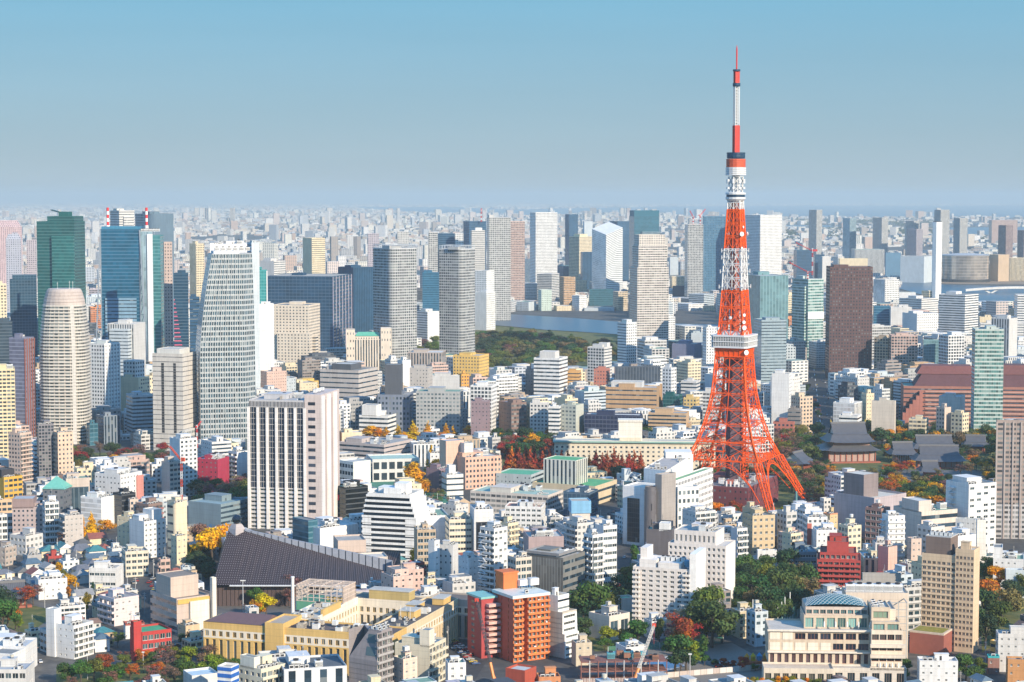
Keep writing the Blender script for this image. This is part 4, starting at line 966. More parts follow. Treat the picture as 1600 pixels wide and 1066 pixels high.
# ------------------------------------------------------------------ nearer buildings
def dark_bay_tower():
 D=1330;C,th,w_,d_=place(388,502,530,621,D,rot=73);ctr=local_to_world(C,th,w_/2,d_/2)
 r=empty('office_tower',(*ctr,0),th);tag(r,'big pale tower with dark window bays between white piers',T)
 claim([local_to_world(ctr,th,x,y)for x,y in rect(w_,d_)]);CON.append((388,502,830,D));CON.append((502,532,812,D));LAND.append((r['label'],455,835,D,88))
 z1,z2=ZT(629,D),ZT(617,D);yb=-d_/2+d_*.23;zmid=ZT(765,D);col=(.58,.50,.47)
 mb=MB();cells=[]
 p,q=(-w_/2+.7,d_/2),(-w_/2+.7,yb);nb=24
 cells1=wall_cells(mb,p,q,zmid,z1-4,nb,14,.95,.93,.3);cells2=wall_cells(mb,p,q,0,zmid,6,10,.74,.52,.8)
 mb.face([(w_/2,yb,0),(w_/2,d_/2,0),(w_/2,d_/2,z1),(w_/2,yb,z1)],1,[(0,0),(8,0),(8,24),(0,24)]);mb.face([(w_/2,d_/2,0),(-w_/2+.7,d_/2,0),(-w_/2+.7,d_/2,z1),(w_/2,d_/2,z1)],1,[(0,0),(8,0),(8,24),(0,24)])
 mb.face([(-w_/2+.7,d_/2,z1-4),(-w_/2+.7,yb,z1-4),(-w_/2+.7,yb,z1),(-w_/2+.7,d_/2,z1)],1,[(0,0),(40,0),(40,1),(0,1)])
 wl=mb.build('wall',[m_wall(),m_facade(wf=.6,hf=.9,glass=(.02,.03,.05),curtain=.05)],r,(.55,.53,.52))
 mb=MB()
 for(p_,a,ww,hh)in cells1:
  q_=MB();mb.face([(p_[0],p_[1]+ww/2,p_[2]-hh/2),(p_[0],p_[1]-ww/2,p_[2]-hh/2),(p_[0],p_[1]-ww/2,p_[2]+hh/2),(p_[0],p_[1]+ww/2,p_[2]+hh/2)])
 g=mb.build('glazing',[m_glass(.012,.022,.04,.12)],r)
 add_windows(r,cells2,rng=random.Random(2),gl=(.03,.05,.05))
 for k in range(7):
  y=d_/2+(yb-d_/2)*k/6;mb=MB();mb.box(-w_/2-.5,-w_/2+.65,y-.9,y+.9,0,z1-4.2);mb.build('pier',[m_wall()],r,(.80,.77,.74))
 roof(r,[(-w_/2+.7,yb),(w_/2,yb),(w_/2,d_/2),(-w_/2+.7,d_/2)],z1,random.Random(3),(.5,.5,.52),1,(.4,.4,.4),2)
 # the service core: blank mauve wall on the left face, slotted white face on the right
 mb=MB();mb.box(-w_/2,w_/2,-d_/2,yb-.01,0,z2);mb.build('core',[m_wall()],r,col)
 for j in range(15):
  zz=12+j*5.2;mb=MB();mb.box(-w_/2-.06,-w_/2-.01,yb-7.5,yb-2.5,zz,zz+2.2);mb.build('window',[m_glass(.03,.04,.06)],r)
 for k,(x0,x1)in enumerate(((.16,.26),(.5,.62),(.84,.92))):
  mb=MB();mb.box(-w_/2+w_*x0,-w_/2+w_*x1,-d_/2-.08,-d_/2-.01,4,z2-4);mb.build('window_strip',[m_facade(wf=.9,hf=.6,glass=(.05,.06,.08))],r,(.45,.36,.34))
 for x0,x1 in((.30,.46),(.66,.82),(.0,.12)):
  mb=MB();mb.box(-w_/2+w_*x0,-w_/2+w_*x1,-d_/2-.9,-d_/2-.01,0,z2-1);mb.build('pier',[m_wall()],r,(.82,.80,.77))
 for k in range(3):put('roof_tank',r,-w_/2+6+k*8,-d_/2+6,z2,.9)
dark_bay_tower()
def temple_roof():
 r0=G(333,945);root=empty('temple',(r0 .x+40,r0 .y,0));tag(root,'huge dark brown temple roof with dotted tiles and a crowning ball','temple');ox,oy=root.location.x,root.location.y
 def at(px,py,D):return Vector((K(px,py)*D-ox,D-oy,ZT(py,D)))
 aL,aM,rR=at(357,829,1128),at(383,829,1128),at(614,895,1138)
 eL,eR=at(333,914,1078),at(626,914,1078)
 claim([(p.x+ox,p.y+oy)for p in(eL,eR,at(640,880,1182),at(345,829,1182))]);CON.append((340,400,835,1100));CON.append((333,545,908,1082));CON.append((400,620,880,1120));LAND.append((root['label'],450,912,1085,37))
 N=NT('roof_tiles_dotted');uv=N.n('UVMap').outputs[0];sp=N.n('SeparateXYZ');N.l(uv,sp.inputs[0])
 fu,fv=N.math('FRACT',sp.outputs[0]),N.math('FRACT',sp.outputs[1])
 dot=N.math('MULTIPLY',N.math('LESS_THAN',fu,.32),N.math('LESS_THAN',fv,.34));gr=N.math('GREATER_THAN',fv,.86)
 c=N.mix(N.noise(.12,N.obj(),4),(.030,.022,.025),(.055,.041,.044));c=N.mix(N.math('MULTIPLY',gr,.7),c,(.03,.02,.025));c=N.mix(dot,c,(.24,.21,.22));N.base(c,.7,0,.2);til=N.m
 def uvq(P,nu,nv):return[(0,0),(nu,0),(nu,nv),(0,nv)]
 mb=MB();nu,nv=78,24
 # front slope, split in columns so that the dots stay upright
 n=26
 top=lambda t:aL.lerp(aM,t/.1)if t<.1 else aM.lerp(rR,(t-.1)/.9)
 bot=lambda t:eL.lerp(eR,t)
 for i in range(n):
  a,b=i/n,(i+1)/n;mb.face([bot(a),bot(b),top(b),top(a)],0,[(a*nu,0),(b*nu,0),(b*nu,nv),(a*nu,nv)])
 bL,bR=at(345,914,1180),at(626,915,1180);bL.z=eL.z;bR.z=eR.z
 for i in range(n):
  a,b=i/n,(i+1)/n;mb.face([top(a),top(b),bL.lerp(bR,b),bL.lerp(bR,a)],0,[(a*nu,nv),(b*nu,nv),(b*nu,0),(a*nu,0)])
 mb.face([bL,eL,aL],0,[(0,0),(40,0),(20,nv)]);mb.face([eR,bR,rR],0,[(0,0),(40,0),(20,6)])
 mb.build('roof',[til],root)
 # raised fascia along the ridge, deeper to the right
 n=22
 for i in range(n):
  a,b=i/n,(i+1)/n;p,q=aM.lerp(rR,a),aM.lerp(rR,b);h0,h1=.9+6.2*a,.9+6.2*b;mb=MB();o=Vector((0,-1.6,0));e=Vector((.55,0,0));Z=lambda v,h:v+Vector((0,0,h))
  mb.face([p+o,q+o-e,Z(q+o-e,h1),Z(p+o,h0)]);mb.face([Z(p+o,h0),Z(q+o-e,h1),Z(q-e,h1),Z(p,h0)]);mb.face([q,p,Z(p,h0),Z(q,h1)][::1])
  mb.build('ridge_panel',[m_flat(.26,.29,.36,.4,.2,'ridge_metal')],root)
 mb=MB();w0=3.0
 for p,q in((eL,eR),):
  mb.bar(p+Vector((9,-.4,-.4)),q+Vector((0,-.4,-.4)),.45)
 mb.build('gutter',[m_wall()],root,(.62,.66,.70))
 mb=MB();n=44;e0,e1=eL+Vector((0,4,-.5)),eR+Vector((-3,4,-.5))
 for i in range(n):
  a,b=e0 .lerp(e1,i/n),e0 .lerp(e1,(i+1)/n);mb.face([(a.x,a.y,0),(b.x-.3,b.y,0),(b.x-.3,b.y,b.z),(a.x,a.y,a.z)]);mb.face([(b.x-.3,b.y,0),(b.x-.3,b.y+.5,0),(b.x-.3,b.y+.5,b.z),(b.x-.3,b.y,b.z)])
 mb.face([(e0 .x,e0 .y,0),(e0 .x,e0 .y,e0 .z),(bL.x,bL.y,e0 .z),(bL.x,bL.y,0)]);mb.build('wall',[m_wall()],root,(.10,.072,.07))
 # finial: stepped plinth and mirror ball
 mb=MB();c=aL.lerp(aM,.5);z=c.z
 mb.lathe([(5.6,z-2),(4.6,z+1.2),(4.6,z+1.3),(3.2,z+3.4),(2.6,z+4.0),(0,z+4.0)],4,c=(c.x,c.y),smooth=False);f=mb.build('finial_plinth',[m_wall()],root,(.42,.38,.38))
 mb=MB();R_=2.7;mb.lathe([(R_*math.sin(a)+.001,z+6.5-R_*math.cos(a))for a in[math.pi*k/12 for k in range(13)]],18,c=(c.x,c.y));mb.build('finial_ball',[m_flat(.05,.07,.09,.08,.85,'mirror_ball')],f)
temple_roof()
def yellow_school():
 D=915;C,th,w_,d_=place(318,612,716,1003,D,rot=68);r=empty('school_building',(C.x,C.y,0),th)
 tag(r,'yellow and cream winged block round a courtyard with dark roofs','building');z=20.0
 claim([local_to_world(C,th,x,y)for x,y in((0,0),(w_,0),(w_,d_),(0,d_))]);CON.append((318,550,1044,D));CON.append((610,716,985,940));CON.append((590,720,905,1000));LAND.append((r['label'],500,1020,D,20))
 ye,cr=(.66,.44,.16),(.74,.66,.54);rr=random.Random(4)
 def wing(name,x0,x1,y0,y1,zz,rc,faces,col=ye,cl=True):
  mb=MB();cells=[]
  F_={'S':((x0,y0),(x1,y0)),'W':((x0,y1),(x0,y0)),'N':((x1,y1),(x0,y1)),'E':((x1,y0),(x1,y1))}
  for k,(p,q)in F_.items():
   L=math.hypot(q[0]-p[0],q[1]-p[1])
   if k in faces:
    nb=max(1,round(L/3.6));st=zz-2.6
    a=wall_cells(mb,p,q,st-4.2,st,nb,1,.52,.62,.4,1);b=wall_cells(mb,p,q,0,st-4.2,nb,1,.50,.9,.7,0)
    mb.face([(*p,st),(*q,st),(*q,zz),(*p,zz)],0);cells+=a+b
   else:mb.face([(*p,0),(*q,0),(*q,zz),(*p,zz)],0)
  o=mb.build(name,[m_wall(),m_flat(*cr,.8,0,'cream_render')],r,col)
  if cells:add_windows(o,cells,cap=100,rng=rr,frame=(.70,.50,.22),n=2)
  roof(o,[(x0,y0),(x1,y0),(x1,y1),(x0,y1)],zz,rr,col,.9,rc,0);return o
 t=19
 wing('front_wing',0,t,0,d_*.60,z,(.13,.105,.105),'WE')
 wing('end_wing',0,t,d_*.66,d_,z,(.16,.10,.095),'W')
 wing('pavilion',-1.2,t+1,d_*.541+2,d_*.6599,z+2,(.42,.36,.30),'')
 wing('pavilion',-1.2,10,d_*.06,d_*.16,z+1.6,(.5,.5,.47),'')
 wing('right_wing',t+.01,w_,0,17,z,(.12,.115,.115),'SN',(.68,.55,.36))
 wing('back_wing',w_-15,w_-.02,17.01,d_*.75,z,(.2,.18,.16),'W',cr)
 wing('middle_wing',t+.01,w_-15.01,d_*.50,d_*.50+15,z+.5,(.5,.48,.43),'S',(.78,.74,.64))
 wing('side_wing',w_+.01,w_+16,-32,16,z-.5,(.17,.15,.14),'SW',(.45,.40,.35))
 # solid parapets and lift heads in yellow on the roofs
 for(x0,x1,y0,y1,zz)in((t+12,t+34,d_*.5-.2,d_*.5+1,3.2),(t+20,t+29,4,12,3.6),(w_-34,w_-24,9,15,3),(w_-12,w_-4,22,44,4.5),(w_-16,w_-5,2,8,3),(t+44,t+53,d_*.5+3,d_*.5+12,3)):
  mb=MB();mb.box(x0,x1,y0,y1,z+.3,z+.3+zz);o=mb.build('roof_house',[m_wall()],r,ye if zz<4 else(.50,.38,.16))
  if y1-y0>4:mb=MB();mb.box(x0-.3,x1+.3,y0-.3,y1+.3,z+.3+zz,z+.7+zz,bottom=True);mb.build('roof',[m_roofc((.5,.48,.44))],o)
  # brown roof over the end wing, pergola cage over the middle wing
 mb=MB();y0,y1,h=d_*.66+.5,d_-.5,3.4
 mb.face([(-.3,y0,z+1),(9,y0,z+1+h),(9,y1-9,z+1+h),(-.3,y1,z+1)][::-1]);mb.face([(9,y0,z+1+h),(t,y0,z+1),(t,y1,z+1),(9,y1-9,z+1+h)][::-1]);mb.face([(-.3,y1,z+1),(9,y1-9,z+1+h),(t,y1,z+1)][::-1]);mb.face([(-.3,y0,z+1),(t,y0,z+1),(9,y0,z+1+h)])
 mb.build('hipped_roof',[m_flat(.15,.085,.08,.5,0,'brown_metal_roof')],r)
 mb=MB();X0,X1,Y0,Y1,Z0,Z1=t+38,w_-17,d_*.5+.5,d_*.5+26,z+1.5,z+9.5
 nx,ny=14,8
 for i in range(nx+1):
  x=X0+(X1-X0)*i/nx
  for y in(Y0,Y1):mb.bar((x,y,Z0),(x,y,Z1),.22)
  if i%3==0:mb.bar((x,Y0,Z1),(x,Y1,Z1),.3)
 for j in range(ny+1):
  y=Y0+(Y1-Y0)*j/ny
  for x in(X0,X1):mb.bar((x,y,Z0),(x,y,Z1),.22)
  if j%2==0:mb.bar((X0,y,Z1),(X1,y,Z1),.3)
 for h in range(5):
  zz=Z0+(Z1-Z0)*h/4
  for a,b in(((X0,Y0),(X1,Y0)),((X1,Y0),(X1,Y1)),((X1,Y1),(X0,Y1)),((X0,Y1),(X0,Y0))):mb.bar((*a,zz),(*b,zz),.2)
 pg=mb.build('rooftop_cage',[m_wall()],r,(.66,.54,.46));mb=MB();mb.box(X0,X1,Y0+9,Y1,z-4,Z0-.05);mb.build('upper_floor',[m_flat(.10,.30,.20,.8,0,'green_court')],r)
 for _ in range(70):
  wx=rr.choice(((t+3,t+20,3,13),(2,t-3,d_*.18,d_*.5),(t+3,t+34,d_*.5+3,d_*.5+13),(t+36,w_-36,3,8)))
  put(rr.choice(['air_conditioner','air_conditioner','cooling_tower','roof_tank']),r,rr.uniform(*wx[:2]),rr.uniform(*wx[2:]),z+.08,rr.uniform(.6,1.0),rr.choice((0,math.pi/2)),rr.choice(((.75,.75,.73),(.6,.62,.62),(.5,.45,.38))))
 for _ in range(7):put('antenna_mast',r,rr.uniform(4,w_),rr.uniform(4,14),z+.1,rr.uniform(.7,1.2))
 mb=MB();mb.lathe([(.9,0),(.8,33),(.95,33.1),(.95,34),(0,34)],12,c=(t+36,d_*.5+27));mb.build('flue',[m_wall()],r,(.74,.72,.70))
yellow_school()
def orange_flats():
 D=948;C,th,w_,d_=place(771,802,858,936,D,rot=30);r=empty('apartment_building',(C.x,C.y,0),th)
 tag(r,'tall orange and red tiled block with cluttered balconies and pink stair slabs',A);z=ZT(936,D);n=11;fh=z/n
 claim([local_to_world(C,th,x,y)for x,y in((0,0),(w_+8,0),(w_+8,d_+16),(0,d_+16))]);CON.append((742,858,1042,D));LAND.append((r['label'],800,1040,D,z))
 rr=random.Random(8);org,red=(.66,.17,.045),(.46,.085,.05)
 mb=MB();c1=wall_cells(mb,(0,d_),(0,0),0,z,6,n,.2,.62,.3,1,skip=lambda i,j:i in(0,3,5))
 wl=[]
 mb.face([(w_,0,0),(w_,d_,0),(w_,d_,z),(w_,0,z)],1);mb.face([(w_,d_,0),(0,d_,0),(0,d_,z),(w_,d_,z)],1)
 # the lit face steps in and out: bays of balconies between solid piers
 segs=((0,.26,0),(.26,.40,2.5),(.40,1.0,0))
 for a,b,dp in segs:
  wl+=wall_cells(mb,(w_*a,dp),(w_*b,dp),0,z,max(1,round(w_*(b-a)/2.6)),n,.74,.60,.9)
  mb.face([(w_*a,0,0),(w_*a,dp,0),(w_*a,dp,z),(w_*a,0,z)]);mb.face([(w_*b,dp,0),(w_*b,0,0),(w_*b,0,z),(w_*b,dp,z)])
 mb.build('wall',[m_flat(*org,.65,0,'orange_tile'),m_flat(*red,.65,0,'red_tile')],r)
 add_windows(r,wl,cap=100,rng=rr,frame=(.6,.55,.5),gl=None)
 for p,a,ww,hh in c1:
  mb=MB();mb.face([(0,-ww/2,-hh/2),(0,ww/2,-hh/2),(0,ww/2,hh/2),(0,-ww/2,hh/2)][::-1]);o=mb.build('slit_window',[m_glass(.03,.03,.03)],r);o.location=p
 for j in range(1,n):
  for a,b,dp in segs:
   if dp:continue
   balconies(r,(w_*a,0),(w_*b,0),[j*fh],(.70,.19,.05),1.1,1.0,m_flat(*(.70,.19,.05),.65,0,'orange_tile'))
   for k in range(int(w_*(b-a)/2.2)):
    if rr.random()<.5:
     mb=MB();s=w_*a+1+k*2.2;mb.box(s,s+rr.uniform(.5,1.3),-.85,-.4,j*fh+.1,j*fh+rr.uniform(.8,1.7));mb.build(rr.choice(('laundry','planter')),[m_wall()],r,rr.choice(((.8,.8,.8),(.8,.75,.6),(.2,.35,.1),(.5,.6,.75),(.7,.5,.1),(.3,.3,.32))))
     # roof edge in pale metal, lift tower, water tank
 mb=MB();mb.box(-.6,w_+.4,-.6,d_+.4,z,z+1.4);mb.build('roof',[m_flat(.60,.66,.64,.5,0,'pale_metal'),m_roofc((.5,.45,.40))],r)
 mb=MB();mb.box(4,12,d_-3,d_+5,z-6,z+9);mb.box(3.6,12.4,d_-3.4,d_+5.4,z+9,z+9.8);mb.build('lift_tower',[m_flat(*org,.65,0,'orange_tile')],r)
 put('roof_tank',r,14,d_-4,z+1.4,1.3);put('roof_tank',r,19,d_-6,z+1.4,1.5);put('air_conditioner',r,9,3,z+1.4)
 # darker rear wing with pink balcony slabs in the gap
 mb=MB();mb.box(-9,-.3,d_-4,d_+10,0,z-2);wg=mb.build('rear_wing',[m_flat(*(.36,.05,.05),.65,0,'red_tile')],r)
 mb=MB();mb.box(-9.4,-.05,d_-4.4,d_+10.4,z-2,z-1);mb.build('roof',[m_flat(.22,.48,.46,.5,0,'green_metal')],wg)
 for j in range(1,n-1):
  mb=MB();mb.box(-6.6,-.1,d_-7.4,d_-4.05,j*fh,j*fh+1.35);mb.build('stair_slab',[m_wall()],r,(.72,.44,.38))
  mb=MB();mb.box(-9.06,-9.01,d_+3,d_+6,j*fh+.5,j*fh+1.9);mb.build('window',[m_glass(.04,.06,.08)],wg)
orange_flats()
def cream_setback():
 D=958;C,th,w_,d_=place(852,879,901,960,D,rot=50);r=empty('office_building',(C.x,C.y,0),th);tag(r,'beige concrete slab with white ribbon-windowed end beside the orange block',O)
 z=ZT(960,D);z2=ZT(936,D);claim([local_to_world(C,th,x,y)for x,y in rect(w_,d_,w_/2,d_/2)]);CON.append((852,901,1050,D));LAND.append((r['label'],880,1050,D,z))
 mb=MB();be,wh=(.56,.50,.42),(.80,.79,.76)
 cells=wall_cells(mb,(0,-1.4),(w_,-1.4),0,z*.55,1,4,.8,.36,.3,1);cells+=wall_cells(mb,(0,0),(w_,0),z*.55,z,1,3,.8,.4,.3,1)
 mb.face([(0,-1.4,z*.48),(w_,-1.4,z*.48),(w_,0,z*.55),(0,0,z*.55)],1)if False else mb.face([(0,-1.4,z*.55),(w_,-1.4,z*.55),(w_,0,z*.55+.02),(0,0,z*.55+.02)],1)
 mb.face([(0,d_,0),(0,-1.4,0),(0,-1.4,z*.55),(0,d_,z*.55)]);mb.face([(0,d_,z*.55),(0,0,z*.55),(0,0,z),(0,d_,z)])
 mb.face([(w_,-1.4,0),(w_,d_,0),(w_,d_,z),(w_,0,z)],1);mb.face([(w_,d_,0),(0,d_,0),(0,d_,z),(w_,d_,z)])
 mb.build('wall',[m_wall(),m_flat(*wh,.7,0,'white_render')],r,be);add_windows(r,cells,frame=(.5,.5,.5),n=5,gl=(.08,.09,.08))
 for k in range(1,9):mb=MB();mb.box(-.08,-.01,0,d_,k*z/9,k*z/9+.14);mb.build('joint_strip',[m_wall()],r,(.34,.30,.26))
 roof(r,rect(w_,d_,w_/2,d_/2),z,random.Random(2),be,.8,(.48,.40,.30),0)
 U=[(w_*.12,4),(w_*.9,4),(w_*.9,d_),(w_*.12,d_)];b_=body('upper_block',r,U,z+.1,z2,4,8,'thin','none',wh);roof(b_,U,z2,random.Random(7),wh,.8,(.45,.40,.3),1)
 for k in range(3):balconies(r,(w_,5),(w_,12),[z*.5-k*4],wh,4,1)
cream_setback()
def hotel_pair():
 for lb,xl,xc,xr,yt,yv,nb,nf,top in(('white hotel with balcony columns, nearer and lower of a pair',989,1078,1092,893,985,8,11,867),('taller white hotel with setback top floor behind the nearer one',1044,1134,1149,856,966,12,11,838)):
  D=DY(yv);C,th,w_,d_=place(xl,xc,xr,yt,D,rot=76 if xl<1000 else 75);ctr=local_to_world(C,th,w_/2,d_/2);r=empty('hotel',(*ctr,0),th);tag(r,lb,'hotel','pair of white hotels')
  z=ZT(yt,D);claim([local_to_world(ctr,th,x,y)for x,y in rect(w_,d_)]);CON.append((xl,xr,yv-(28 if xl<1000 else 60),D));LAND.append((lb,(xl+xr)/2,yv,D,z));pl=rect(w_,d_);col=(.74,.68,.63)
  mb=MB();cells=wall_cells(mb,pl[3],pl[0],3,z,nb,nf,.55,.52,.6);mb.face([(*pl[3],0),(*pl[0],0),(*pl[0],3),(*pl[3],3)])
  mb.face([(*pl[0],0),(*pl[1],0),(*pl[1],z),(*pl[0],z)],1);mb.face([(*pl[1],0),(*pl[2],0),(*pl[2],z),(*pl[1],z)]);mb.face([(*pl[2],0),(*pl[3],0),(*pl[3],z),(*pl[2],z)])
  mb.build('wall',[m_wall(),m_flat(.84,.82,.79,.7,0,'white_render')],r,col);add_windows(r,cells,frame=(.75,.74,.72),cap=100,n=2)
  roof(r,pl,z,random.Random(6),col,.9,(.35,.42,.46)if xl<1000 else(.5,.5,.5),0);fh=(z-3)/nf
  if xl<1000:
   for a,b in((d_/2,d_/2-d_*.12),(-d_/2+d_*.12,-d_/2)):
    balconies(r,(-w_/2,a),(-w_/2,b),[3+j*fh for j in range(nf)],(.78,.73,.68),1.5,1.1)
   z2=ZT(865,D);mb=MB();mb.box(-w_/2-1,w_/2+.3,-d_/2-3.5,-d_/2-.02,0,z2);mb.build('stair_tower',[m_flat(.84,.82,.79,.7,0,'white_render')],r)
   for(x0,x1,y0,y1,h)in((-.3,.4,.12,.42,4.2),(-.2,.4,.30,.42,10),(-.35,.4,-.32,.08,3.2)):
    mb=MB();mb.box(w_*x0,w_*x1,d_*y0,d_*y1,z+.06,z+h);mb.build('penthouse',[m_wall()],r,(.76,.71,.66))
   for k in range(5):put('cooling_tower',r,0,d_*(.05-k*.09),z+3.2,.7)
   put('water_tank',r,-w_*.2,-d_*.42,z+.1,1.6,0,(.12,.30,.42))
  else:
   P2=[(-w_/2+1.2,-d_/2+6),(w_/2-1,-d_/2+6),(w_/2-1,d_/2-3),(-w_/2+1.2,d_/2-3)];z2=ZT(838,D)+1;mb=MB()
   cs=wall_cells(mb,P2[3],P2[0],z+.06,z2,9,1,.5,.5,.4)
   for i in range(3):mb.face([(*P2[i],z+.06),(*P2[i+1],z+.06),(*P2[i+1],z2),(*P2[i],z2)])
   o=mb.build('upper_storey',[m_wall()],r,col);add_windows(o,cs,frame=(.6,.6,.6));roof(o,P2,z2,random.Random(9),col,.7,(.4,.42,.42),2)
hotel_pair()
def tan_tower():
 D=968;C,th,w_,d_=place(1493,1522,1531,862,D,rot=74);ctr=local_to_world(C,th,w_/2,d_/2);r=empty('apartment_tower',(*ctr,0),th)
 tag(r,'tall tan apartment tower of two joined slabs, brown box on roof',T);z=ZT(862,D);z1=ZT(874,D);nf=16;fr=(.45,.34,.26);col=(.66,.50,.34)
 x0,x1,y0,y1=-w_/2,w_/2,-d_/2,d_/2;dl=17.2
 claim([local_to_world(ctr,th,x,y)for x,y in((x0,y0),(x1+8,y0),(x1+8,y1+dl),(x0,y1+dl))],1);CON.append((1440,1532,1022,D));LAND.append((r['label'],1490,1030,D,z))
 mb=MB();g=wall_cells(mb,(x0,y1),(x0,y0),2,z-2.2,5,nf,.74,.52,.3);
 for p,q,a,b in(((x0,y1),(x0,y0),z-2.2,z),((x0,y1),(x0,y0),0,2),((x0,y0),(x1,y0),0,z),((x1,y0),(x1,y1),0,z),((x1,y1),(x0,y1),0,z)):mb.face([(*p,a),(*q,a),(*q,b),(*p,b)])
 o=mb.build('right_slab',[m_wall()],r,col);add_windows(o,g,frame=fr,n=2);roof(o,rect(w_,d_),z,random.Random(1),col,.8,(.6,.55,.48),1)
 X0=x0+.8;mb=MB();A_=(X0,y1+dl);B_=(X0,y1+.02);g=wall_cells(mb,A_,B_,2,z1-2.2,7,nf-1,.72,.52,.3,skip=lambda i,j:False)
 P=[B_,(x1+6,y1+.02),(x1+6,y1+dl),A_]
 for p,q,a,b in((A_,B_,z1-2.2,z1),(A_,B_,0,2),(P[0],P[1],0,z1),(P[1],P[2],0,z1),(P[2],P[3],0,z1)):mb.face([(*p,a),(*q,a),(*q,b),(*p,b)])
 o=mb.build('left_slab',[m_wall()],r,col);add_windows(o,g,frame=fr,n=2);roof(o,P,z1,random.Random(2),col,.8,(.55,.5,.44),0)
 zb=ZT(845,D);mb=MB();mb.box(X0+1,x1+4,y1+3,y1+dl-1.5,z1+.1,zb);bx=mb.build('roof_box',[m_wall()],r,(.20,.15,.13));roof(bx,[(X0+1,y1+3),(x1+4,y1+3),(x1+4,y1+dl-1.5),(X0+1,y1+dl-1.5)],zb,random.Random(3),(.5,.5,.5),.5,(.42,.46,.46),0)
 for k in range(5):put('cooling_tower',r,X0+6,y1+4.5+k*2.3,zb+.1,.55)
 for k in range(nf):
  mb=MB();zz=2+k*(z1-4.2)/(nf-1);mb.box(X0-.25,X0-.01,y1+.1,y1+dl,zz-.35,zz+.25)
  if zz<z1-3:mb.build('ledge',[m_wall()],o,(.70,.54,.38))
  # garden terrace and red wall at the foot
 D2=950;Pg=[(-14+x0,y1+1),(x0-.1,y1+1),(x0-.1,y1+dl+1),(-14+x0,y1+dl+1)];zg=10.5
 mb=MB();mb.prism(Pg,0,zg);mb.build('podium',[m_flat(.30,.10,.075,.7,0,'red_brick')],r);mb=MB();mb.prism([(p[0]*1.0,p[1])for p in Pg],zg+.01,zg+.9,0);mb.build('podium_coping',[m_wall()],r,(.62,.52,.42))
 N=NT('roof_lawn');N.base(N.ramp(N.noise(.9,N.obj(),3),[(.35,(.16,.18,.03)),(.6,(.32,.26,.05))]),.9);mb=MB();mb.face([(Pg[0][0]+1,Pg[0][1]+1,zg+.95),(Pg[1][0]-1,Pg[1][1]+1,zg+.95),(Pg[2][0]-1,Pg[2][1]-1,zg+.95),(Pg[3][0]+1,Pg[3][1]-1,zg+.95)]);mb.build('roof_lawn',[N.m],r)
tan_tower()
